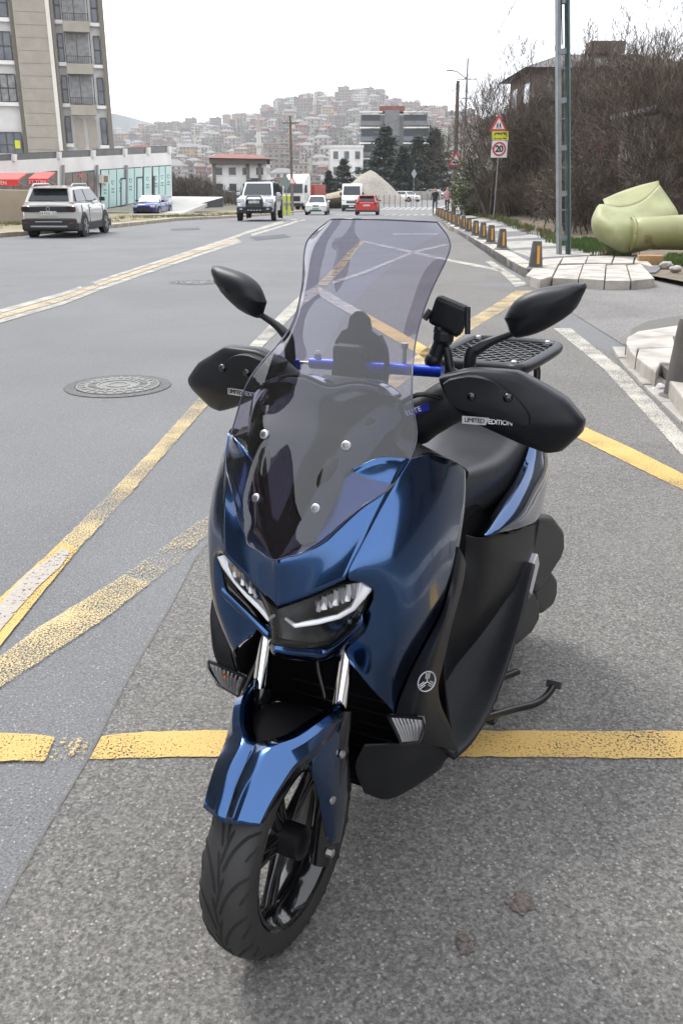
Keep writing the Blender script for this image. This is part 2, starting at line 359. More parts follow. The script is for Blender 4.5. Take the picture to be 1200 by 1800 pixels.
strip(MK, [((-0.87,3.328,0), (-0.755,3.231,0)), ((-0.804,3.515,0), (-0.679,3.443,0)), ((-0.707,3.802,0), (-0.623,3.673,0)), ((-0.574,4.191,0), (-0.519,3.955,0))], paint('faded_yellow_paint', (.42, .34, .2), (.15, .15, .15), .72, 110))
# double centre line with a tan band between
strip(MK, [((-4.307,10.504,0), (-4.121,10.029,0)), ((-4.152,11.174,0), (-4.03,10.829,0)), ((-3.897,12.925,0), (-3.784,12.534,0)), ((-3.78,17.725,-0.061), (-3.663,17.161,-0.051)), ((-3.642,25.098,-0.18), (-3.456,23.997,-0.162)), ((-3.45,33.727,-0.29), (-3.246,32.482,-0.28)), ((-2.463,51.416,-0.551), (-2.155,47.334,-0.442))], M_white, ext=(16, 0))
strip(MK, [((-4.09,9.947,0), (-3.922,9.518,0)), ((-4.013,10.782,0), (-3.883,10.415,0)), ((-3.766,12.471,0), (-3.627,11.989,0)), ((-3.634,17.025,-0.049), (-3.474,16.252,-0.037)), ((-3.483,23.481,-0.154), (-3.307,22.746,-0.142)), ((-3.289,29.481,-0.252), (-3.078,28.341,-0.233))], M_tan, ext=(16, 0))
strip(MK, [((-3.893,9.443,0), (-3.755,9.088,0)), ((-3.868,10.37,0), (-3.761,10.071,0)), ((-3.61,11.931,0), (-3.513,11.595,0)), ((-3.448,16.13,-0.035), (-3.327,15.545,-0.025)), ((-3.278,21.618,-0.124), (-3.13,20.791,-0.11)), ((-3.078,28.341,-0.233), (-2.848,26.95,-0.21))], M_white, ext=(16, 0))
strip(MK, [((-3.091,32.087,-0.277), (-2.91,30.956,-0.268)), ((-2.425,40.42,-0.343), (-2.284,39.225,-0.334)), ((-1.919,49.291,-0.494), (-1.701,47.334,-0.442))], M_white)
# zigzag and lane edge on the right
strip(MK, [((2.253,9.708,0), (2.434,9.708,0)), ((2.189,7.51,0), (2.335,7.391,0)), ((2.073,6.203,0), (2.194,6.087,0)), ((1.954,4.964,0), (2.09,5.114,0)), ((1.817,3.845,0), (1.942,3.955,0))], M_white, ext=(0, 6))
strip(MK, [((1.911,4.355,0), (1.802,4.11,0)), ((1.838,4.637,0), (1.744,4.373,0)), ((1.713,5.138,0), (1.595,4.854,0)), ((1.521,5.732,0), (1.418,5.454,0)), ((1.262,6.576,0), (1.151,6.288,0)), ((0.981,7.757,0), (0.867,7.391,0)), ((0.594,9.518,0), (0.499,9.053,0)), ((0.271,10.926,0), (0.182,10.459,0))], M_yel)
strip(MK, [((0.271,10.926,0), (0.182,10.459,0)), ((0,12.106,0), (-0.086,11.541,0)), ((-0.228,13.268,0), (-0.31,12.597,0))], M_white)
strip(MK, [((2.729,13.129,0), (2.463,13.129,0)), ((2.087,11.434,0), (1.853,11.434,0)), ((1.53,10.029,0), (1.289,9.947,0)), ((1.118,8.919,0), (0.896,8.821,0)), ((0.804,7.966,0), (0.611,7.939,0)), ((0.547,7.165,0), (0.352,7.1,0)), ((0.154,5.959,0), (-0.038,5.836,0))], M_yelw)
strip(MK, [((-0.133,14.49,-0.008), (-0.129,14.014,0)), ((0.403,16.502,-0.041), (0.388,15.891,-0.031)), ((1.705,22.511,-0.138), (1.639,21.618,-0.124)), ((3.626,28.341,-0.233), (3.493,27.285,-0.216))], M_white)
strip(MK, [((0.625,27.98,-0.227), (0.602,26.95,-0.21)), ((1.705,22.511,-0.138), (1.639,21.618,-0.124)), ((2.19,20.023,-0.098), (2.113,19.31,-0.086)), ((2.906,16.891,-0.047), (2.799,16.252,-0.037))], M_white)
strip(MK, [((-0.374,13.857,0), (-0.213,13.857,0)), ((-0.128,17.439,-0.056), (0.064,17.439,-0.056)), ((0.162,22.281,-0.135), (0.324,22.281,-0.135)), ((0.55,27.628,-0.221), (0.684,27.628,-0.221))], M_yelw)
strip(MK, [((2.908,18.971,-0.081), (3.076,19.31,-0.086)), ((2.759,16.13,-0.035), (2.92,16.376,-0.039)), ((2.553,13.63,0), (2.806,13.857,0))], M_white)
strip(MK, [((1.76,32.482,-0.28), (1.718,31.701,-0.274)), ((5.147,32.887,-0.283), (5.024,32.087,-0.277))], M_white)
# far crossings
for k in range(16):
    x = 585 + k * 13
    strip('crossing_stripe', [((-0.628,70,-1.053), (-0.377,70,-1.053)), ((-0.135,75,-1.236), (0.179,75,-1.236))] if 0 else [((-.9 + k * .56, 70.5), (-.62 + k * .56, 70.5)), ((-.3 + k * .56, 76), (-.02 + k * .56, 76))], M_white, .008)
for k in range(16):
    strip('crossing_stripe', [((4.0 + k * .62, 101), (4.34 + k * .62, 101)), ((5.2 + k * .62, 110), (5.54 + k * .62, 110))], M_white, .008)
# dark repaired patches
ground_sheet('asphalt_repair', [[(-6.584,36.522,-0.312), (-5.64,37.558,-0.32), (-5.299,35.541,-0.304), (-6.203,34.611,-0.297)]], M_patchdark, .006)
ground_sheet('asphalt_repair', [[(-2.953,30.244,-0.262), (-1.932,32.087,-0.277), (-1.604,30.244,-0.262), (-2.533,27.98,-0.227)]], M_patchdark, .006)
b = MB(); b.tube([(*(-0.745,1.554,0)[:2], .002), (*(-0.717,1.853,0)[:2], .002), (*(-0.692,2.113,0)[:2], .002), (*(-0.677,2.505,0)[:2], .002), (*(-0.634,3.03,0)[:2], .002), (*(-0.558,3.845,0)[:2], .002), (*(-0.505,4.801,0)[:2], .002)], .0035, 4)
crack = []
rng = random.Random(3)
base = [(-0.748,1.46,0), (-0.736,1.635,0), (-0.718,1.857,0), (-0.694,2.119,0), (-0.678,2.512,0), (-0.636,3.04,0), (-0.609,3.496,0), (-0.56,3.859,0), (-0.508,4.822,0), (-0.386,5.991,0), (-0.197,7.808,0)]
cp_ = resample(base, 14); b = MB()
for q0, q1 in zip(cp_, cp_[1:]):
    w0 = rng.uniform(.001, .005)
    j = Vector((rng.uniform(-.004, .004), 0, 0)); q0 = Vector(q0) + j
    d = Vector(q1) - q0; nrm = Vector((d.y, -d.x, 0)).normalized()
    z = .0065; b.quad([(*(q0 + nrm * w0)[:2], z), (*(Vector(q1) + nrm * rng.uniform(.001, .004))[:2], z), (*(Vector(q1) - nrm * .002)[:2], z), (*(q0 - nrm * w0)[:2], z)])
b.build('asphalt_seam', M_joint, kind='structure')
# oil stains
def blob(name, c, r, m, dz, seed, asp=1.0, n=24):
    rg = random.Random(seed); P = []
    for k in range(n):
        a = 2 * pi * k / n; rr = r * (1 + .45 * noise.noise(Vector((cos(a) * 1.3 + seed, sin(a) * 1.3, seed))) + rg.uniform(-.12, .12)); P.append((c[0] + cos(a) * rr * asp, c[1] + sin(a) * rr, zg(c[1]) + dz))
    b = MB(); b.add([(c[0], c[1], zg(c[1]) + dz)] + P, [(0, k + 1, (k + 1) % n + 1) for k in range(n)]); return b.build(name, m, kind='structure')
M_oil = asphalt('oil_stained_asphalt', (.115, .095, .085), (.2, .17, .16), 115, .08, .2, .6)
blob('oil_stain', (0.394,1.567,0), .03, M_oil, .008, 1, 1.0); blob('oil_stain', (0.257,1.448,0), .022, M_oil, .008, 2, .8)
blob('oil_stain', (0.253,1.472,0), .012, M_oil, .0095, 5)

# manhole covers
M_iron = mat('cast_iron', (.15, .147, .14), .65, metal=.2, col2=(.21, .205, .195), nscale=14, bump=.4, bscale=90)
def manhole(c, r, label):
    t = empty('manhole_cover', (c[0], c[1], zg(c[1]) + .004), label=label, cat='manhole cover')
    MB().lathe([(r * 1.28, .0), (r * 1.27, .003), (r * 1.03, .004)], n=48, cap=False).build('collar', M_patchc, t, smooth=30)
    MB().lathe([(r * 1.0, .0), (r * 1.0, .009), (r * .955, .009), (r * .955, 0)], n=48, cap=False).build('frame', M_iron, t, smooth=30)
    b = MB().lathe([(r * .94, 0), (r * .94, .007), (0.001, .007)], n=48, cap=False)
    for q in (.25, .5, .75): b.lathe([(r * q + .012, .007), (r * q + .010, .012), (r * q - .010, .012), (r * q - .012, .007)], n=40, cap=False)
    for k in range(24):
        a = 2 * pi * k / 24; b.box((cos(a) * r * .62, sin(a) * r * .62, .009), (r * .2, .02, .006), rz=a)
        b.box((cos(a + .13) * r * .85, sin(a + .13) * r * .85, .009), (r * .13, .02, .006), rz=a + .13)
    b.build('lid', M_iron, t, smooth=30)
    return t
M_patchc = asphalt('collar_asphalt', (.12, .12, .118), (.25, .25, .25), 90, .06, .25, .5)
manhole((-1.717,6.869,0), .315, 'round cast iron manhole cover in the road left of the scooter')
manhole((-2.235,14.296,-0.005), .32, 'further manhole cover in the grey road left of the windscreen top')

# ------------------------------------------------------------ pavements on the right
def kz(y): return zg(y) + .12
walk = [(7.254,75.835,-1.18), (4.17,36.522,-0.312), (3.514,22.746,-0.142), (3.119,16.759,-0.045), (3.065,15.322,-0.021), (3.2,14.59,-0.01), (4.031,14.296,-0.005), (5.016,14.895,-0.015), (5.649,16.376,-0.039), (6.222,19.31,-0.086), (6.297,21.405,-0.12), (6.366,25.687,-0.19), (6.473,32.087,-0.277), (6.967,43.039,-0.364), (9.747,75.835,-1.18), (10.698,94.283,-1.564)]
wp = [(p[0], p[1]) for p in walk]
b = MB(); b.prism(wp, lambda y: zg(y) - .1, lambda y: zg(y) + .112)
o = b.build('pavement', M_walkgrey, kind='structure')
bm = bmesh.new(); bm.from_mesh(o.data); bmesh.ops.triangulate(bm, faces=bm.faces[:]); bm.to_mesh(o.data); bm.free()
def band(pts, name='paving_band', m=None, dz=.122):
    P = pts; b = MB(); b.prism([(p[0], p[1]) for p in P], lambda y: zg(y) + .06, lambda y: zg(y) + dz); return b.build(name, m or M_slab2, kind='structure', bevel=.006)
band([(3.724,18.304,0.05), (3.744,20.601,0.013), (5.538,22.221,-0.014), (5.759,19.579,0.029)])
band([(3.878,21.497,-0.002), (4.118,24.712,-0.054), (5.773,26.004,-0.075), (5.794,23.265,-0.031)])
band([(4.204,26.004,-0.075), (4.506,29.459,-0.131), (5.926,30.29,-0.142), (5.954,27.436,-0.098)])
band([(4.578,30.673,-0.145), (4.811,33.639,-0.169), (6.088,34.593,-0.177), (6.097,31.878,-0.155)])
band([(4.842,34.593,-0.177), (5.08,37.804,-0.202), (6.369,39.641,-0.217), (6.294,36.671,-0.193)])
band([(5.146,39.01,-0.212), (5.382,42.382,-0.239), (6.583,44.697,-0.258), (6.54,41.662,-0.233)])
band([(5.494,43.898,-0.251), (6.183,51.157,-0.424), (7.785,57.091,-0.582), (6.984,48.628,-0.357)])
# kerb stones along the pavement
def poly_len(P): return sum(math.dist(a, b) for a, b in zip(P, P[1:]))
def along(P, s):
    for a, b in zip(P, P[1:]):
        d = math.dist(a, b)
        if s <= d: return (a[0] + (b[0] - a[0]) * s / d, a[1] + (b[1] - a[1]) * s / d), ((b[0] - a[0]) / d, (b[1] - a[1]) / d)
        s -= d
    return P[-1], ((P[-1][0] - P[-2][0]) / math.dist(P[-1], P[-2]), (P[-1][1] - P[-2][1]) / math.dist(P[-1], P[-2]))
def kerb_run(P, ln, w, h, m, side=1, name='kerb_stone', gap=.012, z0=-.08, mats=None, bev=.014):
    L = poly_len(P); n = int(L / ln)
    for i in range(n):
        (x0, y0), _ = along(P, i * ln + gap / 2); (x1, y1), _ = along(P, (i + 1) * ln - gap / 2)
        dx, dy = x1 - x0, y1 - y0; d = math.hypot(dx, dy); nx, ny = -dy / d * w * side, dx / d * w * side
        r = random.Random(i); j = r.uniform(-.006, .006)
        b = MB(); b.prism([(x0, y0), (x1, y1), (x1 + nx, y1 + ny), (x0 + nx, y0 + ny)], lambda y: zg(y) + z0, lambda y: zg(y) + h + j)
        b.build(name, (mats[i % len(mats)] if mats else m), kind='structure', bevel=bev, bseg=3)
kp = [(3.065,15.322,-0.021), (3.119,16.759,-0.045), (3.514,22.746,-0.142), (4.17,36.522,-0.312), (6.132,62.119,-0.837), (9.558,98.831,-1.6), (13.646,120.564,-1.6)]
kerb_run([(p[0], p[1]) for p in kp], .62, .30, .128, M_slab, side=-1)
# corner slabs, irregular pale stones
CS = [[(925, 486), (938, 474), (978, 470), (968, 488), (950, 493)], [(972, 489), (982, 471), (1022, 470), (1014, 491)], [(1018, 491), (1026, 470), (1062, 470), (1060, 494)],
      [(1064, 494), (1066, 471), (1098, 470), (1106, 494)], [(1110, 494), (1102, 471), (1125, 469), (1148, 490)],
      [(985, 468), (990, 460), (1030, 458), (1026, 467)], [(1030, 467), (1034, 458), (1076, 457), (1072, 467)], [(1076, 467), (1080, 457), (1112, 458), (1110, 467)],
      [(1114, 467), (1117, 458), (1132, 461), (1146, 472), (1128, 468)], [(942, 472), (955, 462), (986, 460), (980, 468)], ]
CS3 = [[(2.779,13.981,0.12), (3.154,15.298,0.099), (3.639,15.794,0.091), (3.111,13.815,0.12), (2.876,13.415,0.12)], [(3.126,13.733,0.12), (3.649,15.667,0.093), (4.063,15.794,0.091), (3.44,13.572,0.12)], [(3.473,13.572,0.12), (4.101,15.794,0.091), (4.448,15.794,0.091), (3.759,13.337,0.12)],
       [(3.791,13.337,0.12), (4.451,15.667,0.093), (4.794,15.794,0.091), (4.134,13.337,0.12)], [(4.167,13.337,0.12), (4.795,15.667,0.093), (5.094,15.923,0.089), (4.579,13.652,0.12)],
       [(3.766,16.054,0.087), (4.076,17.182,0.068), (4.572,17.489,0.063), (4.2,16.187,0.084)], [(4.24,16.187,0.084), (4.615,17.489,0.063), (5.106,17.646,0.061), (4.654,16.187,0.084)], [(4.693,16.187,0.084), (5.149,17.646,0.061), (5.444,17.489,0.063), (5.029,16.187,0.084)],
       [(5.068,16.187,0.084), (5.497,17.489,0.063), (5.513,17.033,0.071), (5.175,15.542,0.095), (5.164,16.054,0.087)], [(3.241,15.542,0.095), (3.648,16.886,0.073), (4.034,17.182,0.068), (3.717,16.054,0.087)]]
for i, P in enumerate(CS3):
    c = Vector((sum(p[0] for p in P) / len(P), sum(p[1] for p in P) / len(P), 0)); P = [((p[0] - c.x) * 1.05 + c.x, (p[1] - c.y) * 1.05 + c.y) for p in P]
    MB().prism(P, 0 - .1, .135 + random.Random(i).uniform(-.006, .008)).build('corner_stone', M_slab, kind='structure', bevel=.009, bseg=2)
# near pavement corner at the right edge
np_ = [(2.351,6.087,0), (2.465,6.972,0), (2.54,7.757,0), (2.65,8.447,0), (2.795,8.919,0), (3.126,9.443,0), (3.703,9.906,0), (5.307,10.688,0)]
pp = [(p[0] + .04, p[1]) for p in np_] + [(14, 9.6), (14, -6), (1.1, -6), (2.05, 4)]
b = MB().prism(pp, -.1, .125); o = b.build('pavement', M_joint, kind='structure')
bm = bmesh.new(); bm.from_mesh(o.data); bmesh.ops.triangulate(bm, faces=bm.faces[:]); bm.to_mesh(o.data); bm.free()
NS = [[(2.494,7.968,0.14), (2.617,8.334,0.14), (2.812,8.663,0.14), (3.397,9.093,0.14), (3.227,8.463,0.14), (2.559,8.087,0.14)],
      [(2.516,8.027,0.14), (2.582,8.147,0.14), (3.045,8.366,0.14), (2.865,7.769,0.14), (2.529,7.741,0.14), (2.394,7.346,0.14), (2.417,7.578,0.14)],
      [(2.383,7.296,0.14), (2.522,7.686,0.14), (2.918,7.741,0.14), (2.712,7.033,0.14), (2.505,7.079,0.14), (2.346,6.701,0.14)],
      [(2.349,6.457,0.14), (2.487,6.701,0.14), (2.847,6.809,0.14), (2.741,5.862,0.14), (2.23,5.403,0.14), (2.241,5.829,0.14)],
      [(3.076,8.334,0.14), (3.253,8.463,0.14), (3.744,8.562,0.14), (3.526,7.796,0.14), (2.889,7.769,0.14)]]
for i, P in enumerate(NS):
    MB().prism([(p[0], p[1]) for p in P], -.1, .14 + .004 * i).build('kerb_stone', M_slab, kind='structure', bevel=.014, bseg=2)
kerb_run([(2.18, 5.0), (1.95, 3.2), (1.5, 0), (1.0, -5)], .5, .3, .14, M_slab, side=1)
# lower gutter slabs
gl = [(2.509,8.417,0), (2.369,7.607,0), (2.275,6.652,0), (2.19,5.632,0), (2.088,4.501,0)]
kerb_run([(p[0], p[1]) for p in gl], .55, .2, .035, M_slab2, side=1, name='gutter_slab', z0=-.06, bev=.008)
# side street between the two pavements and bits of rubble
ss = [(2.7, 8.7), (14, 9.7), (14, 16), (5.3, 14.9), (3.1, 15.2), (2.75, 12)]
MB().add([(x, y, .005) for x, y in ss], [tuple(range(len(ss)))]).build('side_street', M_oldroad, kind='structure')
# rough ground beyond the pavement
rg = random.Random(5)
rows = []
for i in range(26):
    row = []
    y = 13.0 + i * 3.0
    xa = {0: 5.4}.get(i, None)
    for j in range(16):
        t = j / 15; P0 = None
        # left edge follows the pavement's back edge
        T = [(13, 5.6), (15.5, 5.2), (18, 5.0), (22, 5.4), (30, 6.2), (45, 7.2), (60, 8.3), (80, 9.5), (100, 14)]
        for (a, u), (bb, v) in zip(T, T[1:]):
            if y <= bb: xl = u + (v - u) * (max(y, a) - a) / (bb - a); break
        x = xl - .5 + (t ** 1.4) * 40
        row.append((x, y, zg(y) + .09 + min(1.6, max(0, x - xl - .6) * .10) + .12 * noise.noise(Vector((x * .7, y * .7, 0))) * min(1, max(0, x - xl))))
    rows.append(row)
M_soil = mat('soil_and_leaves', (.10, .08, .055), .95, col2=(.18, .145, .10), nscale=3, bump=.9, bscale=14)
MB().grid(rows, flip=False).build('rough_ground', M_soil, smooth=60, kind='structure')
# left verge and far verges
M_kstone = mat('old_kerb', (.40, .34, .26), .9, col2=(.28, .24, .19), nscale=3, bump=.3)
M_ky = mat('yellow_kerb_paint', (.50, .34, .08), .8, col2=(.34, .26, .12), nscale=4)
M_kd = mat('dark_kerb_paint', (.08, .075, .07), .8, col2=(.16, .15, .13), nscale=4)
lk = [(-13.4, 8), (-12.6, 16), (-11.6, 23), (-10.9, 29.9), (-8.98, 37), (-6.58, 54), (-4.68, 80), (-3.7, 96)]
kerb_run(lk[:4], 1.1, .35, .14, None, side=1, mats=[M_ky, M_kd], bev=.02)
kerb_run(lk[3:], 1.3, .35, .14, M_kstone, side=1, bev=.02)
lw = [(x - .35, y) for x, y in lk]
MB().prism(lw + [(-10, 96), (-13, 80), (-15.5, 54), (-17, 45), (-20, 37), (-30, 30), (-30, 8)], lambda y: zg(y) - .2, lambda y: zg(y) + .13).build('left_pavement', M_verge, kind='structure')
# ------------------------------------------------------------ bollards
M_boll = mat('dark_rubber', (.075, .07, .065), .7, col2=(.11, .10, .09), nscale=6, bump=.3, bscale=60)
M_bstripe = mat('orange_reflector', (.60, .27, .03), .5)
def bollard(x, y, z, h, label, r=.115, a=0):
    t = empty('bollard', (x, y, z), a, label, 'bollard', 'rubber bollards along the right kerb')
    MB().lathe([(r * 1.55, 0), (r * 1.5, .02), (r * 1.02, .05), (r * .70, h - .04), (r * .62, h), (.001, h + .004)], n=12, cap=False).build('post', M_boll, t, smooth=40)
    b = MB(); 
    for q in (-pi / 2 + .12,):
        c, s = cos(q), sin(q); w = .022; P = []
        for zz, rr in ((.10, r * .99), (h * .85, r * .735)):
            P += [(c * (rr + .004) - s * w * k, s * (rr + .004) + c * w * k, zz) for k in (-1, 1)]
        b.slab([P[0], P[1], P[3], P[2]], (c * .008, s * .008, 0))
    b.build('reflective_stripe', M_bstripe, t)
    return t
BP = [(3.173,15.298,0.099), (3.58,21.04,0.006), (3.742,23.681,-0.037), (3.883,26.004,-0.075), (3.959,28.013,-0.108), (4.133,30.867,-0.147), (4.22,32.957,-0.164), (4.288,35.09,-0.181), (4.367,37.229,-0.198), (4.445,39.323,-0.215), (4.543,41.662,-0.233), (4.64,43.898,-0.251), (4.991,48.628,-0.357), (5.719,57.091,-0.582)]
ordn = ['nearest', 'second', 'third', 'fourth', 'fifth', 'sixth', 'seventh', 'eighth', 'ninth', 'tenth', 'eleventh', 'twelfth', 'thirteenth', 'farthest']
for i, p in enumerate(BP):
    bollard(p[0], p[1], zg(p[1]) + .12, .45, 'dark bollard with an orange stripe, %s along the kerb from the pale corner stones' % ordn[i] if i else 'dark bollard with an orange stripe standing alone beside the pale corner stones')
bollard(*(2.447,6.406,0.13)[:2], .0, .58, 'large dark bollard cut by the right edge beside the near kerb stones', r=.125)

# ------------------------------------------------------------ lattice steel pole
M_galv = mat('galvanised_steel', (.22, .25, .26), .5, metal=.55, col2=(.29, .32, .33), nscale=5)
M_pgreen = mat('green_steel', (.02, .06, .05), .5)
pp_ = (4.586,19.386,0.032)
pole = empty('utility_pole', (pp_[0], pp_[1], zg(pp_[1]) + .1), R(14), 'grey steel lattice pole of two channels standing on the right pavement', 'utility pole')
H_ = 7.4
pole.rotation_euler = (0, R(-5.3), R(8))
for s in (-1, 1):
    b = MB(); w0, w1 = .125, .115
    b.tube([(s * w0, 0, 0), (s * w1, 0, H_)], .0, 4)
    b = MB()
    for (dx, dy, sx, sy_) in ((0, 0, .012, .15), (-s * .03, -.07, .06, .010), (-s * .03, .07, .06, .010)):
        P = [(s * w0 + dx - sx / 2, dy - sy_ / 2), (s * w0 + dx + sx / 2, dy - sy_ / 2), (s * w0 + dx + sx / 2, dy + sy_ / 2), (s * w0 + dx - sx / 2, dy + sy_ / 2)]
        T = [(p[0] - s * (w0 - w1), p[1]) for p in P]; b.prism(P, 0, H_, top=T)
    b.build('channel', M_galv, pole)
for k in range(9):
    z = .35 + k * .86; MB().box((0, -.078, z), (.22, .008, .10)).build('batten', M_galv, pole); MB().box((0, .078, z), (.22, .008, .10)).build('batten', M_galv, pole)
b = MB(); b.tube([(.075, -.10, 0), (.072, -.10, 3.4), (.06, -.10, 5.2), (.03, -.11, H_)], .022, 8); b.build('cable', M_pgreen, pole, smooth=60)
b = MB(); b.tube([(-.05, -.10, 3.9), (-.07, -.10, 5.5), (-.06, -.11, H_)], .012, 6); b.build('cable', M_black0 if 0 else mat('black_cable', (.01, .01, .012), .5), pole, smooth=60)
for z in (.9, 1.7, 2.6, 3.5, 5.0, 6.2): MB().box((.0, -.085, z), (.275, .012, .02)).build('strap', M_galv, pole)

# ------------------------------------------------------------ road signs
M_signred = mat('sign_red', (.50, .04, .04), .4); M_signwhite = mat('sign_white', (.72, .68, .68), .4, col2=(.66, .62, .62), nscale=1); M_signyel = mat('sign_yellow', (.60, .60, .04), .5)
M_signblk = mat('sign_black', (.02, .02, .02), .5); M_post = mat('grey_post', (.22, .22, .23), .5, metal=.3); M_signgrey = mat('sign_back_grey', (.3, .31, .32), .5, metal=.4)
def tri(r, y, z, inv=False):
    return [(r * cos(R(90 + 120 * k)), y, z + r * sin(R(90 + 120 * k))) for k in range(3)]
def plate(pts, th, name, m, parent, bevel=0): return MB().slab(pts, (0, th, 0)).build(name, m, parent, bevel=bevel)
sp = (7.018,43.898,-0.251)
D20 = 37.
t = empty('speed_sign', (sp[0], sp[1], zg(sp[1]) + .1), R(-6), 'signpost with children warning triangle, yellow panel and 20 speed limit plate', 'road sign')
MB().tube([(0, 0, 0), (.05, 0, 2.4), (.08, 0, 4.4)], .03, 10).build('post', M_post, t, smooth=60)
z0 = 3.02; sx = .075
q = MB().box((sx, -.05, z0), (.72, .02, .72)).build('limit_plate', M_signwhite, t, bevel=.01)
b = MB(); b.lathe([(.30, 0), (.30, .006), (.225, .006), (.225, 0)], (sx, -.061, z0), Vector((0, -1, 0)), 40, cap=False); b.build('ring', M_signred, q)
text_mesh('number', '20', .38, M_signblk, q, frame((sx, -.066, z0), (1, 0, 0), (0, 0, 1)), .003, spacing=.9, bold=.014)
q = MB().box((sx + .01, -.05, z0 + .56), (.74, .02, .36)).build('yellow_panel', M_signyel, t, bevel=.005)
b = MB(); b.slab([(sx - .25, -.062, z0 + .64), (sx + .28, -.062, z0 + .64), (sx + .28, -.062, z0 + .69), (sx - .25, -.062, z0 + .68)], (0, -.003, 0)); 
for k, (x, w) in enumerate(((-.22, .10), (-.08, .07), (.04, .12), (.2, .1), (.27, .05))): b.box((sx + x, -.063, z0 + .60 + .02 * (k % 2)), (w, .004, .035)); b.box((sx + x * .9, -.063, z0 + .44), (w * .8, .004, .045))
b.build('lettering', M_signblk, q)
q = MB().slab(tri(.47, -.04, z0 + .98), (0, -.02, 0)).build('warning_triangle', M_signred, t, bevel=.01)
MB().slab(tri(.30, -.061, z0 + .98), (0, -.004, 0)).build('face', M_signwhite, q)
b = MB()
for s in (-1, 1):
    b.ico((sx * 0 + s * .055, -.068, z0 + 1.06), .028, 1); b.slab([(s * .02, -.066, z0 + 1.03), (s * .09, -.066, z0 + 1.03), (s * .10, -.066, z0 + .93), (s * .03, -.066, z0 + .93)], (0, -.004, 0))
    b.slab([(s * .035, -.066, z0 + .93), (s * .06, -.066, z0 + .93), (s * .03, -.066, z0 + .85), (s * .01, -.066, z0 + .85)], (0, -.004, 0)); b.slab([(s * .065, -.066, z0 + .93), (s * .095, -.066, z0 + .93), (s * .12, -.066, z0 + .86), (s * .095, -.066, z0 + .85)], (0, -.004, 0))
b.build('children_symbol', M_signblk, q)
# wooden pole with bump warning sign
M_wood = mat('weathered_wood', (.10, .075, .055), .85, col2=(.15, .12, .09), nscale=6, bump=.4)
wp0 = (9.623,85.712,-1.286)
def wooden_pole(x, y, z, h, label, r=.13, arm=True, a=0):
    t = empty('wooden_pole', (x, y, z), a, label, 'utility pole')
    MB().tube([(0, 0, 0), (-.02, 0, h * .5), (-.06, 0, h)], [r, r * .85, r * .7], 10).build('pole', M_wood, t, smooth=60)
    if arm:
        MB().box((0, -.1, h - .6), (1.5, .08, .1)).build('cross_arm', M_wood, t)
        for k in (-.6, -.2, .2, .6): MB().lathe([(.03, 0), (.05, .05), (.03, .12)], (k, -.1, h - .54), n=8).build('insulator', M_signwhite, t, smooth=60)
    return t
tp_ = wooden_pole(7.75, 66.0, zg(66), 8.5, 'dark wooden pole carrying a red warning triangle at the far kerb bend', r=.17, arm=False)
ts = empty('bump_sign', (7.73, 65.78, zg(66) + 3.6), 0, 'red warning triangle with a road bump symbol on the dark wooden pole', 'road sign')
q = MB().slab(tri(.66, 0, -.05), (0, -.02, 0)).build('red_border', M_signred, ts, bevel=.01)
q = MB().slab(tri(.44, -.021, -.05), (0, -.004, 0)).build('face', M_signwhite, ts)
b = MB(); b.slab([(-.22, -.026, -.2), (.22, -.026, -.2), (.2, -.026, -.12), (.12, -.026, -.02), (.04, -.026, -.1), (-.04, -.026, -.1), (-.12, -.026, -.02), (-.2, -.026, -.12)], (0, -.003, 0)); b.build('bump_symbol', M_signblk, ts)
tl = empty('street_lamp', (8.6, 68.5, zg(68)), 0, 'thin steel lamp mast with crossbars behind the dark wooden pole', 'street lamp')
MB().tube([(0, 0, 0), (.0, 0, 10.2)], [.10, .06], 8).build('mast', M_post, tl, smooth=60)
MB().box((0, 0, 8.9), (1.3, .07, .07)).build('crossbar', M_post, tl); MB().box((0, 0, 7.7), (.7, .06, .06)).build('crossbar', M_post, tl)
MB().tube([(0, 0, 8.9), (-.7, -.1, 9.35), (-1.0, -.15, 9.4)], .04, 6).build('arm', M_post, tl); MB().box((-1.2, -.16, 9.42), (.5, .18, .10)).build('lamp_head', M_signgrey, tl, bevel=.03)
wooden_pole((513-600)/1694*88, 88, zg(88), 8.2, 'brown wooden pole with crossarm beside the parked white truck', r=.14)
# signs and posts on the left verge
def small_sign(px, D, h, shape, label, kinds):
    t = empty('road_sign', ((px - 600) / 1694 * D, D, zg(D)), 0, label, 'road sign')
    MB().tube([(0, 0, 0), (0, 0, h)], .035, 8).build('post', M_post, t, smooth=60)
    if shape == 'diamond': MB().slab([(0, -.05, h - .9), (.34, -.05, h - .35), (0, -.05, h + .2), (-.34, -.05, h - .35)], (0, -.02, 0)).build('panel', kinds, t)
    elif shape == 'tri':
        MB().slab(tri(.42, -.04, h - .2), (0, -.02, 0)).build('panel', M_signred, t); MB().slab(tri(.26, -.061, h - .2), (0, -.004, 0)).build('face', M_signwhite, t)
    return t
small_sign(503, 70, 2.6, 'diamond', 'grey green pointed sign panel on a post left of the white truck', mat('grey_green_sign', (.16, .22, .2), .5))
small_sign(513, 72, 2.6, 'tri', 'small faded warning triangle on a post in front of the white truck', None)
small_sign(727, 115, 4.0, 'diamond', 'grey backed sign on a post before the gravel at the far junction', M_signgrey)
M_ygpost = mat('yellow_green_post', (.50, .55, .04), .5)
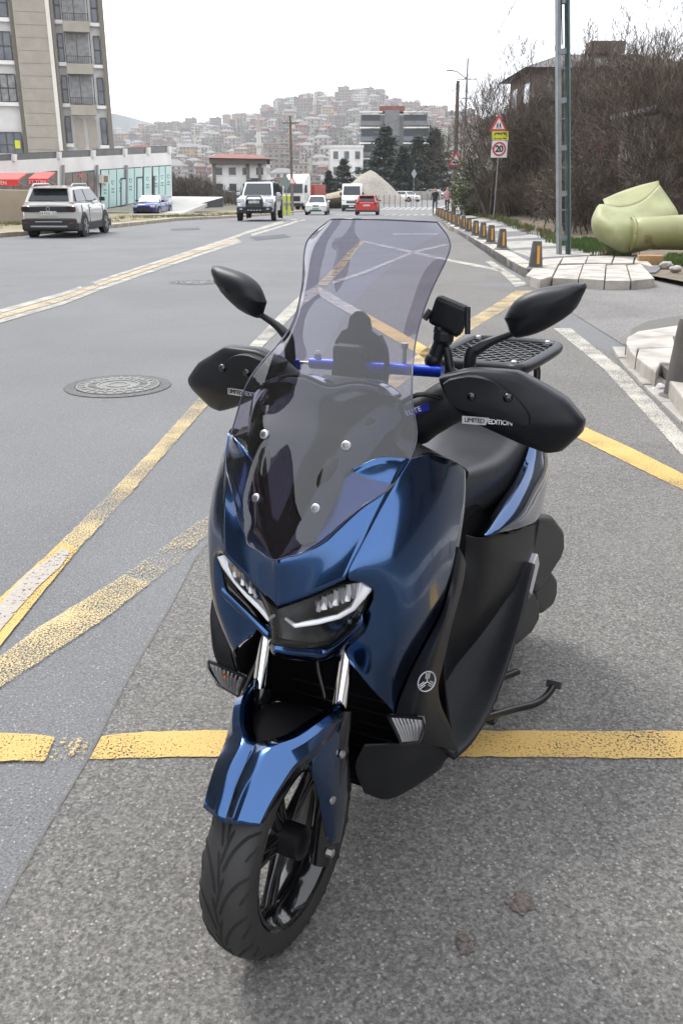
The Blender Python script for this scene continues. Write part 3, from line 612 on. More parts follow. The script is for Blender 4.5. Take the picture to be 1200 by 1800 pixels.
for i, (px, lab) in enumerate(((499, 'left'), (507, 'right'))):
    t = empty('marker_post', ((px - 600) / 1694 * 68, 68, zg(68)), 0, 'yellow green marker post at the verge, %s one of the pair by the white truck' % lab, 'marker post', 'marker posts by the truck')
    MB().lathe([(.10, 0), (.10, 1.35), (.04, 1.4)], n=10).build('post', M_ygpost, t, smooth=40); MB().lathe([(.105, .7), (.105, .9)], n=10, cap=False).build('band', M_signgrey, t)
# overhead wires
b = MB()
def wire(a, c, sag):
    a, c = Vector(a), Vector(c); b.tube([a.lerp(c, i / 14) - Vector((0, 0, sag * 4 * (i / 14) * (1 - i / 14))) for i in range(15)], .014, 4)
zt = zg(66) + 8.4
wire((7.7, 66, zt), (3.5, 110, 6.5), 1.2); wire((7.7, 66, zt - .3), (-4.4, 88, zg(88) + 7.6), 1.6)
wire((7.7, 66, zt), (pp_[0], pp_[1], 7.3), .8)
wire((-4.4, 88, zg(88) + 7.7), (-12, 150, 7), 1.5)
wire((pp_[0], pp_[1], 6.9), (14, 24, 8.6), .3); wire((pp_[0], pp_[1], 6.7), (13, 28, 7.6), .3)
tag(b.build('overhead_wires', mat('wire', (.03, .03, .03), .5)), 'thin black overhead wires strung between the poles', 'wires')

# ------------------------------------------------------------ split fibreglass tank
M_tank = mat('olive_fibreglass', (.33, .335, .15), .5, col2=(.21, .205, .075), nscale=1.3, bump=.25, bscale=12, detail=8, coat=.2, ramp=(.35, .75))
M_rust = mat('brown_stain', (.15, .10, .05), .8, col2=(.28, .28, .1), nscale=4)
tank = empty('split_tank', (9.9, 17.9, -.02), 0, 'broken olive green fibreglass tank lying on its side beside the pavement', 'tank')
def tpx(v): return v
Dk = 17.9
b = MB()
# lower vessel: a big drum lying along x, its upper half cut away on the left
def drum(x0, x1, r0, r1, cz, cy, a0, a1, n=22, m=10, bulge=.0, zoff=0):
    rows = []
    for i in range(m + 1):
        u = i / m; x = x0 + (x1 - x0) * u; r = r0 + (r1 - r0) * u + bulge * sin(pi * u)
        rows.append([(x, cy + r * cos(a0 + (a1 - a0) * k / n), cz + zoff * u + r * sin(a0 + (a1 - a0) * k / n) * .86) for k in range(n + 1)])
    return rows
tank.rotation_euler = (0, 0, 0); tank.location = (5.4, 17.8, .08)
TR = [[(5.05,18.5,1.108), (5.384,18.6,1.241), (5.767,18.6,1.366), (6.087,18.5,1.449)],
      [(4.996,18.15,1.023), (5.312,18.1,0.973), (5.719,18.2,1.083), (6.08,18.42,1.377)],
      [(4.884,17.95,0.957), (5.192,17.8,0.881), (5.647,17.9,0.898), (6.201,18.1,1.116)],
      [(4.778,17.8,0.759), (5.018,17.5,0.712), (5.378,17.5,0.692), (6.277,17.8,0.881)],
      [(4.819,17.8,0.555), (5.027,17.45,0.493), (5.383,17.5,0.45), (6.311,17.8,0.617)],
      [(5.022,18,0.358), (5.213,17.75,0.239), (5.451,17.7,0.191), (6.377,17.9,0.374)]]
TR2 = [[(r[0][0] + .10 + .02 * i, r[0][1] + .75, r[0][2] - .02)] + [(r[0][0] - .005, r[0][1] + .28, r[0][2])] + r for i, r in enumerate(TR[1:])]
M_tankp = mat('pale_olive_fibreglass', (.33, .345, .17), .5, col2=(.20, .20, .08), nscale=1.5, bump=.2, bscale=12, detail=8, ramp=(.38, .68))
MB().grid(surf(TR2, 6, 5)).build('tub', M_tankp, tank, smooth=60, solid=.02, world=True)
MB().grid(surf(TR[:2], 6, 6)).build('inner_wall', M_tank, tank, smooth=60, solid=.02, world=True)
MB().tube(resample([Vector(p) for p in TR[0]], 5), .014, 6).build('lip', M_tank, tank, smooth=60, world=True)
mid = drum(5.37, 7.6, .325, .43, .545, 17.62, -pi * 1.5, pi * .5, n=32, zoff=.03)
MB().grid(mid).build('drum', M_tank, tank, smooth=60, solid=.02, world=True)
MB().lathe([(.0, 0), (.16, -.02), (.27, .0), (.32, .03)], (5.37, 17.62, .545), Vector((1, 0, 0)), 24, cap=False).build('end_cap', M_tank, tank, smooth=60, world=True)
MB().grid(drum(5.36, 5.40, .335, .335, .545, 17.62, -pi, pi, n=40, m=2)).build('rim', M_tank, tank, smooth=60, solid=.012, world=True)
MB().grid([[(p[0] + .13 * sin((k - 4) * .55) + .1 * noise.noise(Vector((k, i, 0))), p[1], p[2]) for k, p in enumerate(r)] for i, r in enumerate(drum(5.66, 5.82, .344, .352, .549, 17.62, -pi * .98, -pi * .1, n=14, m=3))]).build('stain', M_rust, tank, smooth=60, world=True)
# rubble: wooden block and stones
wb = MB().box((0, 0, .09), (.42, .2, .16)).build('wooden_block', mat('raw_wood', (.38, .22, .09), .8, col2=(.28, .16, .07), nscale=9), loc=None, bevel=.012); wb.location = (5.471,16.605,0.058); wb.rotation_euler = (0, 0, R(-10))
tag(wb, 'orange brown wooden block lying below the olive tank', 'wooden block')
M_stone = mat('grey_stone', (.28, .27, .24), .9, col2=(.4, .38, .34), nscale=7, bump=.6, bscale=25)
SN = [((5.496,15.812,0.071), .10, 'pale'), ((5.399,15.089,0.082), .085, 'white'), ((5.827,16.068,0.066), .06, 'grey'), ((5.844,18.797,0.022), .05, 'dull')]
for i, (p, r, nm) in enumerate(SN):
    o = MB().ico((0, 0, r * .55), r, 2, sc=(1.2, .9, .7), jit=.16).build('loose_stone', M_stone if i % 2 == 0 else M_slab, smooth=30); o.location = p
    tag(o, '%s loose stone on the ground %s' % (nm, ['just right of the wooden block', 'right of the block near the grass', 'behind the stones at the right edge', 'at the left foot of the olive tank'][i]), 'stone')
# scrap of litter by the gutter
lt = MB().ico((0, 0, .03), .045, 2, sc=(1, .8, .8), jit=.35).build('crumpled_paper', M_signwhite); lt.location = (2.368,6.652,0); tag(lt, 'crumpled white paper scrap in the near gutter', 'litter')

# ------------------------------------------------------------ vegetation
M_bark = mat('bark', (.075, .058, .045), .9, col2=(.115, .095, .075), nscale=9, bump=.5)
M_twig = mat('twigs', (.062, .048, .038), .9, col2=(.105, .082, .062), nscale=.9)
M_twig2 = mat('pale_twigs', (.12, .095, .065), .9, col2=(.08, .062, .045), nscale=.9)
M_grass = mat('grass_blades', (.055, .11, .02), .8, col2=(.10, .15, .035), nscale=2)
M_drygrass = mat('dry_grass', (.20, .16, .08), .9, col2=(.12, .12, .05), nscale=2)
M_leaf = mat('dark_leaves', (.03, .055, .018), .6, col2=(.07, .10, .03), nscale=3)
M_conif = mat('conifer_needles', (.012, .024, .011), .8, col2=(.034, .052, .026), nscale=1.2)
def bare_tree(seed, h=5.5, spread=.62, levels=5, rtrunk=.12, nb=(3, 4), multi=3, thin=.0065):
    rg = random.Random(seed); trunk = MB(); tw = MB()
    def grow(p, d, L, r, lv):
        n = 3 if lv > 1 else 2; pts = [p]; q = p; dd = d
        for i in range(n):
            dd = (dd + Vector((rg.uniform(-1, 1), rg.uniform(-1, 1), rg.uniform(-.45, .65))) * .17 * (1.2 if lv < 3 else .8)).normalized(); q = q + dd * L / n; pts.append(q)
        r1 = r * .62
        T = trunk if lv >= levels - 1 else tw
        if lv >= 2: T.tube(pts, [r + (r1 - r) * i / n for i in range(n + 1)], 6 if lv >= levels - 1 else (4 if lv >= levels - 2 else 3), cap=False)
        else:
            w = Vector((rg.uniform(-1, 1), rg.uniform(-1, 1), 0)).normalized() * max(r, thin)
            for a, c in zip(pts, pts[1:]): tw.add([a - w, a + w, c + w * .5, c - w * .5], [(0, 1, 2, 3)])
        if lv == 0: return
        k = rg.randint(*nb) + (1 if lv <= 2 else 0)
        for j in range(k):
            u = rg.uniform(.35, 1) if j else 1; i = min(n - 1, int(u * n)); pp0 = pts[i].lerp(pts[i + 1], u * n - i)
            a = rg.uniform(0, 2 * pi); o = dd.orthogonal().normalized(); o = Matrix.Rotation(a, 3, dd) @ o
            nd = (dd + o * rg.uniform(.45, 1.1) * spread * 1.5 + Vector((0, 0, .12))).normalized()
            grow(pp0, nd, L * rg.uniform(.55, .82), max(r1 * rg.uniform(.6, .95), thin), lv - 1)
    for m in range(multi):
        a = 2 * pi * m / multi + rg.uniform(-.5, .5); d = Vector((cos(a) * .35 * (multi > 1), sin(a) * .35 * (multi > 1), 1)).normalized()
        grow(Vector((cos(a) * .1, sin(a) * .1, 0)), d, h * .34, rtrunk * rg.uniform(.6, 1), levels)
    return trunk, tw
def tree_obj(tp, loc, sc, rz, label, group, m2=None, name='bare_tree'):
    t = empty(name, loc, rz, label, 'tree', group); t.scale = (sc, sc, sc)
    a = bpy.data.objects.new('trunk', tp[0]); a.parent = t; COL.objects.link(a)
    c = bpy.data.objects.new('crown', tp[1]); c.parent = t; COL.objects.link(c)
    return t
def tmesh(tp, m1, m2):
    o1 = tp[0].build('trunk', m1, smooth=60); o2 = tp[1].build('crown', m2); a, c = o1.data, o2.data; bpy.data.objects.remove(o1); bpy.data.objects.remove(o2); return a, c
TT = [tmesh(bare_tree(11, 6.0, .60, 6, .11, (3, 3), 3), M_bark, M_twig), tmesh(bare_tree(12, 5.5, .72, 6, .10, (3, 3), 3), M_bark, M_twig2), tmesh(bare_tree(23, 5.0, .8, 6, .08, (2, 4), 3), M_bark, M_twig)]
# shrub: many thin stems from the ground
def shrub(seed, h, n, m1, m2, lv=4):
    rg = random.Random(seed); A, B = MB(), MB()
    for i in range(n):
        t, w = bare_tree(seed * 100 + i, h * rg.uniform(.5, 1.0), .75, lv, .025, (3, 4), 1, .006)
        ox, oy = rg.uniform(-1, 1) * h * .35, rg.uniform(-1, 1) * h * .35; le = Matrix.Rotation(rg.uniform(-.5, .5), 3, 'X') @ Matrix.Rotation(rg.uniform(-.5, .5), 3, 'Y')
        for S_, D_ in ((t, A), (w, B)): D_.add([le @ Vector(v) + Vector((ox, oy, 0)) for v in S_.v], S_.f)
    return tmesh((A, B), m1, m2)
SH = [shrub(3, 2.6, 10, M_bark, M_twig), shrub(5, 2.4, 9, M_bark, M_twig2)]
rg = random.Random(21)
# trees rising behind the right pavement
RT = [(9.3, 25.5, 0.9, 0, 'bare tree at the right edge above the olive tank, with a leaning trunk'),
      (9.3, 27, 1.15, 1, 'broad bare tree above the right half of the olive tank'),
      (12.3, 30, 1.2, 2, 'bare tree partly cut by the right edge, high above the tank'),
      (11.7, 34.5, 1.05, 0, 'bare tree high above the middle of the olive tank'),
      (9.6, 48, 1.25, 2, 'bare tree under the left end of the wide dark eave'),
      (7.6, 49, 1.2, 1, 'small crowned bare tree directly behind the signpost with the 20 plate'),
      (10.6, 45, 1.4, 0, 'tall bare tree just left of the top of the steel lattice pole'),
      (9.6, 57, 1.35, 2, 'bare tree behind the signpost, its top beside the children warning triangle'),
      (13, 36, 1.35, 1, 'tall bare tree at the right edge in front of the dark roof'),
      (10.2, 28.5, 1.1, 2, 'many stemmed bare tree low at the right edge behind the olive tank'),
      (11.0, 32.5, 0.95, 1, 'slender bare tree behind the raised corner of the olive tank'),
      (11.2, 35.5, 1.35, 0, 'high bare tree whose crown crosses the dark roof right of the lattice pole'),
      (8.4, 47, 1.15, 2, 'bare tree immediately right of the signpost with the 20 plate'),
      (12.0, 31.5, 1.35, 1, 'dark tall bare tree partly cut by the right edge beside the reddish house'),
      (10.4, 46, 1.6, 2, 'bushy bare tree just left of the steel lattice pole, below the roof'),
      (11.8, 41, 1.6, 1, 'very tall bare tree between the lattice pole and the olive tank'),
      (9.4, 51, 1.45, 0, 'bare tree a little right of the signpost, reaching up to the dark eave'),
      (12.6, 31.5, 1.35, 2, 'wide bare tree leaning in from the right edge below the roofline'),
      (10.4, 50, 1.6, 1, 'bare tree halfway between the signpost and the lattice pole'),
      (8.3, 23.5, 0.62, 1, 'low bare tree right behind the drum of the olive tank'),
      (9.6, 24.2, 0.7, 2, 'low twiggy tree reaching in from the right edge over the tank drum'),
      (9.1, 26.6, 0.95, 0, 'bare tree behind the torn rim of the olive tank'),
      (10.9, 25.2, 0.95, 2, 'bare tree reaching in from the right edge in front of the shed'),
      (8.6, 25.4, 0.7, 2, 'short bare tree directly behind the middle of the olive tank'),
      (8.9, 52, 1.3, 0, 'farthest bare tree behind the signpost, left of the dark eave')]
for i, (x, y, s, k, lab) in enumerate(RT):
    tree_obj(TT[k], (x, y, zg(y) + .15 + max(0, x - 7) * .06), s, rg.uniform(0, 6.28), lab, 'bare trees behind the right pavement')
n_ = 0
for i in range(96):
    y = 22 + (i / 96) ** 1.1 * 56; xl = 5.6 + (y - 18) * .072 + (1.2 if y < 26 else 0)
    x = xl + rg.uniform(.4, 5.2) if i % 2 else xl + rg.uniform(.5, 1.8)
    if y < 45: x = max(x, .172 * y + 2.3 + rg.random())
    if y < 29 and x / y > .235 and i % 3: continue
    t = tree_obj(SH[i % 2], (x, y, zg(y) + .1), rg.uniform(.75, 1.45), rg.uniform(0, 6.28), 'tangled bare brown shrub in the thicket behind the right pavement', 'bare shrubs behind the right pavement', name='bare_shrub')
    t['category'] = 'shrub'
# leafy mass: cloud of small leaf faces
def leaf_cloud(seed, n, size, ell, m, kind='round', dens=1.0):
    rg = random.Random(seed); b = MB(); cl = []
    for i in range(max(5, n // 60)):
        a = rg.uniform(0, 2 * pi); zz = rg.uniform(-1, 1); r = rg.uniform(.45, .92); q = math.sqrt(1 - zz * zz)
        cl.append((Vector((cos(a) * q * r * ell[0], sin(a) * q * r * ell[1], zz * r * ell[2])), rg.uniform(.16, .34) * min(ell)))
    for i in range(n):
        c, r = rg.choice(cl); d = Vector((rg.gauss(0, 1), rg.gauss(0, 1), rg.gauss(0, 1))); p = c + d * r * .55
        s = size * rg.uniform(.6, 1.4); u = Vector((rg.uniform(-1, 1), rg.uniform(-1, 1), rg.uniform(-.6, .6))).normalized(); w = u.orthogonal().normalized(); w = Matrix.Rotation(rg.uniform(0, 6.28), 3, u) @ w
        b.add([p - u * s, p + w * s * .5, p + u * s, p - w * s * .5], [(0, 1, 2, 3)])
    return b
iv = empty('ivy_shrub', (8.15, 60, zg(60) + 1.7), 0, 'green ivy covered shrub by the dark wooden pole', 'shrub')
leaf_cloud(3, 4200, .09, (1.5, 1.4, 1.9), 0).build('foliage', mat('ivy_leaves', (.06, .085, .03), .6, col2=(.13, .14, .07), nscale=2.5), iv)
# conifers
def conifer(seed, h, w, n=9500, size=.24, layers=9):
    rg = random.Random(seed); b = MB(); tr = MB().tube([(0, 0, 0), (0, 0, h * .9)], [.2, .04], 8)
    for L in range(layers):
        u = L / (layers - 1); z = h * (.12 + .82 * u); rr = w * (1 - u) ** .75 * rg.uniform(.75, 1.15) + .15
        nb = int(9 - 4 * u)
        for k in range(nb):
            a = 2 * pi * k / nb + rg.uniform(-.4, .4); R0 = rr * rg.uniform(.6, 1.1)
            for i in range(int(n / layers / nb)):
                t = rg.uniform(.1, 1) ** .7; p = Vector((cos(a) * R0 * t, sin(a) * R0 * t, z + .22 * t * R0 - .15 * R0 * t * t)) + Vector((rg.gauss(0, .16), rg.gauss(0, .16), rg.gauss(0, .14))) * (w * .45)
                s = size * rg.uniform(.6, 1.5); uu = Vector((cos(a) + rg.uniform(-.7, .7), sin(a) + rg.uniform(-.7, .7), rg.uniform(-.5, .4))).normalized(); ww = Vector((-uu.y, uu.x, rg.uniform(-.5, .5))).normalized()
                b.add([p - uu * s, p + ww * s * .4, p + uu * s, p - ww * s * .4], [(0, 1, 2, 3)])
    return tr, b
CF = [tmesh(conifer(1, 8.5, 3.4), M_bark, M_conif), tmesh(conifer(2, 8.0, 3.8, layers=7), M_bark, M_conif)]
def wx(px, D): return (px - 600) / 1694 * D
for (px, D, s, k, lab) in ((578, 150, .62, 0, 'small dark conifer left of the gravel mound, left one of two'), (604, 155, .70, 1, 'small dark conifer behind the top left of the gravel mound'), (676, 165, 1.22, 1, 'broad dark conifer in front of the grey apartment block'), (708, 158, .85, 0, 'dark conifer low in the middle of the conifer group'), (733, 168, 1.08, 1, 'dark conifer right of the grey apartment block'), (762, 172, 1.16, 0, 'dark conifer beside the dark wooden pole')):
    t = tree_obj(CF[k], (wx(px, D), D, -2.6), s * (1.25 if D > 150 else 1), px * .1, lab, 'dark conifers beyond the junction', name='conifer')
# far brown brush: reads as one mass
br = MB(); rg = random.Random(9)
bt = bare_tree(77, 5.0, .8, 4, .06, (3, 4), 3, .028)
V = [Vector(v) for v in bt[0].v + bt[1].v]; k0 = len(bt[0].v); Fc = bt[0].f + [tuple(i + k0 for i in f) for f in bt[1].f]
for i in range(230):
    D = rg.uniform(120, 185); px = rg.uniform(196, 480) if i % 4 else rg.uniform(440, 780); s = rg.uniform(.8, 1.75); a = rg.uniform(0, 6.28)
    if px > 540: s *= .6
    if px > 355: s *= .72
    ca, sa = cos(a) * s, sin(a) * s; x0 = wx(px, D)
    br.add([(x0 + v.x * ca - v.y * sa, D + v.x * sa + v.y * ca, -4.2 + v.z * s) for v in V], Fc)
tag(br.build('brush', mat('far_brush', (.085, .066, .052), .95, col2=(.055, .045, .036), nscale=.15)), 'brown leafless brush filling the valley behind the road', 'brush', kind='stuff')
# grass tufts by the tank and along the pavement
gb = MB(); rg = random.Random(4)
def tuft(x, y, z, n, h, m=0, sp=.12):
    for i in range(n):
        a = rg.uniform(0, 6.28); r = rg.uniform(0, sp); bx, by = x + cos(a) * r, y + sin(a) * r; l = rg.uniform(.5, 1) * h; dx, dy = rg.uniform(-.4, .4) * l, rg.uniform(-.4, .4) * l; w = .006 + .004 * rg.random()
        gb.add([(bx - w, by, z), (bx + w, by, z), (bx + dx * .5 + w * .6, by + dy * .5, z + l * .7), (bx + dx, by + dy, z + l)], [(0, 1, 2, 3)], m)
for i in range(300):
    p = rg.choice([(5.5, 20.5, .6, .8), (5.3, 21.5, .5, .8), (6.3, 16.9, .4, .2), (6.2, 16.2, .5, .2), (6.0, 21, .7, .8)])
    tuft(p[0] + rg.uniform(-1, 1) * p[2], p[1] + rg.uniform(-1, 1) * p[3], .10, 24, .17)
for i in range(300):
    y = 18 + rg.random() ** 1.4 * 44; x = 5.15 + (y - 18) * .072 + rg.uniform(-.1, .6); tuft(x, y, zg(y) + .1, 10, .2, rg.random() > .45, .15)
for i in range(260):
    y = 25 + rg.random() * 50; x = -10.9 - (29.9 - y) * -.13 - .6 - rg.uniform(0, 1.6) if y < 40 else -8.9 + (y - 37) * .125 - rg.uniform(.6, 3); tuft(x, y, zg(y) + .13, 10, .16, rg.random() > .4, .2)
tag(gb.build('grass', [M_grass, M_drygrass]), 'green and dry grass tufts beside the pavements', 'grass', kind='stuff')

# gravel mound
rows = []
cx, cy = wx(650, 128), 128
for i in range(15):
    u = i / 14; row = []
    for k in range(41):
        a = 2 * pi * k / 40; r = 4.9 * u * (1 + .10 * noise.noise(Vector((cos(a) * 2, sin(a) * 2, 1)))) ; h = 4.9 * max(0, 1 - u) ** .88 * (1 - .12 * (1 - u) ** 3) + .18 * noise.noise(Vector((cos(a) * u * 4, sin(a) * u * 4, 3)))
        row.append((cx + cos(a) * r * 1.02, cy + sin(a) * r, -1.75 + h))
    rows.append(row)
M_gravel = mat('gravel', (.22, .20, .17), .95, col2=(.32, .29, .25), nscale=5, bump=1, bscale=12)
tag(MB().grid(rows).build('gravel_mound', M_gravel, smooth=60), 'pointed grey gravel mound beyond the junction', 'gravel mound')
rows = []
for i in range(11):
    u = i / 10; rows.append([(wx(545, 105) + 7.5 * u - 1.0, 108 + 3 * sin(2 * pi * k / 16), -1.65 + max(0, (.9 + 1.7 * u) * (1 - abs(k / 8 - 1) ** 1.6)) * (1 if 0 < i < 10 else .2)) for k in range(17)])
tag(MB().grid(rows).build('sand_heap', mat('sand', (.30, .25, .18), .95, col2=(.22, .19, .14), nscale=3), smooth=60), 'long low sand heap left of the gravel mound', 'sand heap')
# low fence of stakes at the junction
for i in range(22):
    t = MB().box((0, 0, .65), (.07, .07, 1.3)).build('stake', M_wood); x = wx(560 + i * 9.6, 112); t.location = (x, 112, -1.6); tag(t, 'thin brown stake in the row of stakes before the gravel mound', 'stake', 'stakes before the gravel mound')
for i, (px, w, h, c) in enumerate(((700, 4.5, 1.2, 0), (745, 5.5, 1.25, 1))):
    o = MB().box((0, 0, h / 2), (w, .25, h)).build('low_wall', mat('low_wall_%d' % i, (.33, .31, .28), .9, col2=(.22, .21, .2), nscale=1.5), bevel=.02); o.location = (wx(px, 150), 150, -1.6); tag(o, ['grey low wall right of the gravel mound', 'grey low wall behind the farthest white car'][i], 'wall')
# ------------------------------------------------------------ buildings
M_cream = mat('cream_render', (.62, .58, .52), .85, col2=(.55, .51, .45), nscale=.6)
M_white = M_white
M_whitew = mat('white_render', (.70, .68, .66), .85, col2=(.60, .58, .55), nscale=.5)
M_taupe = mat('taupe_cladding', (.31, .28, .23), .8, col2=(.27, .24, .20), nscale=1.2)
M_dtaupe = mat('dark_taupe_trim', (.15, .135, .11), .8)
M_wing = mat('window_frame_dark', (.035, .033, .035), .5)
M_pane = mat('dark_pane', (.035, .042, .05), .08, coat=.5, col2=(.10, .11, .12), nscale=.7)
M_curtain = mat('curtain', (.30, .30, .29), .8, col2=(.18, .18, .18), nscale=3)
M_roofred = mat('red_roof_tiles', (.16, .055, .04), .85, col2=(.22, .09, .07), nscale=1)
M_roofgrey = mat('grey_roof', (.15, .14, .14), .8)
def window(par, x0, x1, z0, z1, y, cols=3, rows=2, curtain=False, fr=.06, depth=.12, pane=None):
    f = MB(); w, h = x1 - x0, z1 - z0
    for k in range(cols + 1): f.box((x0 + w * k / cols, y - .02, (z0 + z1) / 2), (fr, .10, h + fr))
    for k in range(rows + 1): f.box(((x0 + x1) / 2, y - .025, z0 + h * k / rows), (w + fr, .10, fr))
    o = f.build('window', M_wing, par)
    MB().box(((x0 + x1) / 2, y + .03, (z0 + z1) / 2), (w, .03, h)).build('pane', pane or (M_curtain if curtain else M_pane), o)
    return o
# apartment block on the left, frontal, 75 m away.  local x to the right, z up, y=0 is the facade
ap = empty('apartment_block', (-26.75, 79.0, -1.0), R(15), 'tall cream and taupe apartment block with dark windows on the left', 'building')
MB().box((2.6, 7, 12.5), (11.1, 13.6, 24)).build('wall', M_whitew, ap)
MB().box((-6.0, 5, 12.5), (7.2, 13.4, 24)).build('wall', M_cream, ap)
MB().box((2.7, -.35, 13), (2.7, .9, 23)).build('cladding', M_taupe, ap)
MB().box((1.2, -.15, 13), (.35, .6, 23)).build('pilaster', M_dtaupe, ap); MB().box((4.22, -.3, 13), (.22, .9, 23)).build('pilaster', M_dtaupe, ap)
MB().box((3.92, -.5, 13), (.3, .7, 23)).build('pilaster', M_cream, ap); MB().box((7.95, -.1, 13), (.35, .5, 23)).build('pilaster', M_dtaupe, ap)
for k in range(26): MB().box((2.6, -.805, 2 + k * .9), (2.3, .02, .02)).build('cladding_joint', M_dtaupe, ap)
for fl in range(7):
    z = 4.75 + fl * 3.0
    window(ap, -.85, .9, z + .5 if fl else z - .6, z + 2.5 if fl else z + 1.25, -.02, 3, 2, curtain=fl == 1)
    MB().box((.0, -.12, z - .0 + (.32 if fl else -.75)), (2.1, .3, .28)).build('sill', M_whitew, ap)
    window(ap, 4.45, 4.85, z + .5, z + 2.5, -.02, 1, 2); MB().box((4.65, -.12, z + .32), (.6, .3, .28)).build('sill', M_whitew, ap)
    window(ap, 7.2, 7.65, z + .4, z + 2.4, -.02, 1, 2); MB().box((7.4, -.12, z + .22), (.75, .3, .25)).build('sill', M_whitew, ap)
    if fl:
        bal = MB().box((5.95, -.45, z - .05), (2.0, .9, .75)).build('balcony', M_taupe, ap)
        MB().box((5.95, .03, z + 1.5), (1.7, .06, 2.1)).build('recess', M_curtain, bal)
        b = MB(); b.box((5.95, -.85, z + .85), (1.95, .04, .05))
        for q in range(12): b.box((5.05 + q * .165, -.85, z + .58), (.03, .03, .5))
        for q in (0, .45, 1): b.box((5.0 + 1.92 * q, -.84, z + 1.5), (.07, .05, 2.3))
        b.box((5.95, -.84, z + 2.55), (1.95, .05, .07)); b.build('railing', M_wing, bal)
    else:
        for q in (5.5, 6.5): MB().box((q, .0, z + 1.2), (.7, .08, 2.2)).build('door', M_taupe, ap)
MB().box((.55, -.1, 5.1), (.42, .02, .6)).build('yellow_notice', M_signyel, ap)
window(ap, -8.6, -5.4, 8.0, 10.4, -1.75, 3, 2); window(ap, -8.6, -5.4, 14.0, 16.4, -1.75, 3, 2); window(ap, -8.6, -5.4, 11.0, 13.4, -1.75, 3, 2); window(ap, -8.6, -5.4, 5, 7.4, -1.75, 3, 2)

# retail podium: facade plane from left to right
A = Vector((-17.7, 50, 0)); B = Vector((-14.2, 80, 0))
def FP(p, off=0):      # point on the facade pushed outwards
    n = Vector((B - A).y and ((B - A).y, -(B - A).x, 0)).normalized(); return Vector(p) + n * off
pod = empty('retail_podium', (-22, 76, -1.2), 0, 'white retail podium with mint shop windows and terrace railing on the left', 'building')
top = [(-18.085,46.699,2.22), (-14.114,80.739,3.537)]
bot = [(-18.183,45.864,-0.723), (-14.173,80.235,-0.201)]
nrm = Vector(((B - A).y, -(B - A).x, 0)).normalized()
def wq(pts, off, th, name, m, par, bevel=0): return MB().slab([Vector(p) + nrm * off for p in pts], nrm * th).build(name, m, par, world=True, bevel=bevel)
back = [Vector(p) - nrm * 14 for p in (bot[0], bot[1], top[1], top[0])]
MB().slab([bot[0], bot[1], top[1], top[0]], -nrm * 14).build('wall', M_whitew, pod, world=True)
# mint shopfronts
M_mint = mat('mint_shop_poster', (.42, .60, .56), .35, coat=.4); M_darkshop = mat('dark_shop_glass', (.09, .055, .05), .15, col2=(.15, .13, .12), nscale=1, coat=.4)
def wall_strip(x0, x1, t0, t1, b0, b1, off, th, name, m, par): pass
M_shopgreen = mat('shop_print', (.10, .20, .19), .5)
M_railglass = mat('smoked_railing', (.05, .052, .055), .15, coat=.4)
SHOP = []
fr = wq([(-16.107,63.653,-0.454), (-15.573,68.235,-0.303), (-15.501,68.846,2.21), (-16.033,64.288,2.07)], .0, .06, 'shop_window', M_wing, pod)
wq([(-16.096,63.75,-0.397), (-15.946,65.039,-0.354), (-15.875,65.639,2.057), (-16.025,64.357,2.019)], .06, .03, 'poster_pane', M_mint, fr)
wq([(-16.001,64.563,1.331), (-15.942,65.069,1.33), (-15.95,64.997,1.142), (-15.98,64.743,1.043), (-16.004,64.541,1.145)], 0.09, .012, 'print', M_shopgreen, fr)
wq([(-15.992,64.644,1.277), (-15.955,64.96,1.276), (-15.96,64.915,1.159), (-15.978,64.756,1.097), (-15.993,64.63,1.16)], 0.1, .012, 'print', M_mint, fr)
wq([(-16.013,64.458,0.829), (-15.959,64.921,0.824), (-15.962,64.9,0.737), (-16.016,64.436,0.743)], 0.09, .012, 'print', M_shopgreen, fr)
wq([(-16.019,64.408,0.628), (-15.965,64.871,0.622), (-15.968,64.849,0.535), (-16.022,64.386,0.542)], 0.09, .012, 'print', M_shopgreen, fr)
wq([(-15.925,65.213,-0.348), (-15.768,66.56,-0.303), (-15.699,67.152,2.103), (-15.855,65.812,2.063)], .06, .03, 'poster_pane', M_mint, fr)
wq([(-15.829,66.038,1.381), (-15.767,66.568,1.38), (-15.776,66.494,1.188), (-15.807,66.229,1.086), (-15.831,66.017,1.19)], 0.09, .012, 'print', M_shopgreen, fr)
wq([(-15.819,66.123,1.326), (-15.78,66.454,1.325), (-15.786,66.408,1.205), (-15.805,66.243,1.141), (-15.82,66.11,1.206)], 0.1, .012, 'print', M_mint, fr)
wq([(-15.841,65.935,0.877), (-15.784,66.42,0.873), (-15.787,66.398,0.784), (-15.843,65.914,0.789)], 0.09, .012, 'print', M_shopgreen, fr)
wq([(-15.847,65.886,0.676), (-15.79,66.37,0.67), (-15.793,66.348,0.581), (-15.849,65.864,0.588)], 0.09, .012, 'print', M_shopgreen, fr)
wq([(-15.747,66.743,-0.297), (-15.582,68.153,-0.249), (-15.514,68.737,2.15), (-15.678,67.334,2.108)], .06, .03, 'poster_pane', M_mint, fr)
wq([(-15.649,67.582,1.433), (-15.584,68.137,1.432), (-15.593,68.061,1.236), (-15.625,67.785,1.132), (-15.651,67.562,1.238)], 0.09, .012, 'print', M_shopgreen, fr)
wq([(-15.638,67.672,1.377), (-15.598,68.018,1.376), (-15.603,67.971,1.254), (-15.624,67.798,1.188), (-15.64,67.659,1.255)], 0.1, .012, 'print', M_mint, fr)
wq([(-15.661,67.481,0.927), (-15.601,67.989,0.923), (-15.604,67.967,0.832), (-15.663,67.459,0.837)], 0.09, .012, 'print', M_shopgreen, fr)
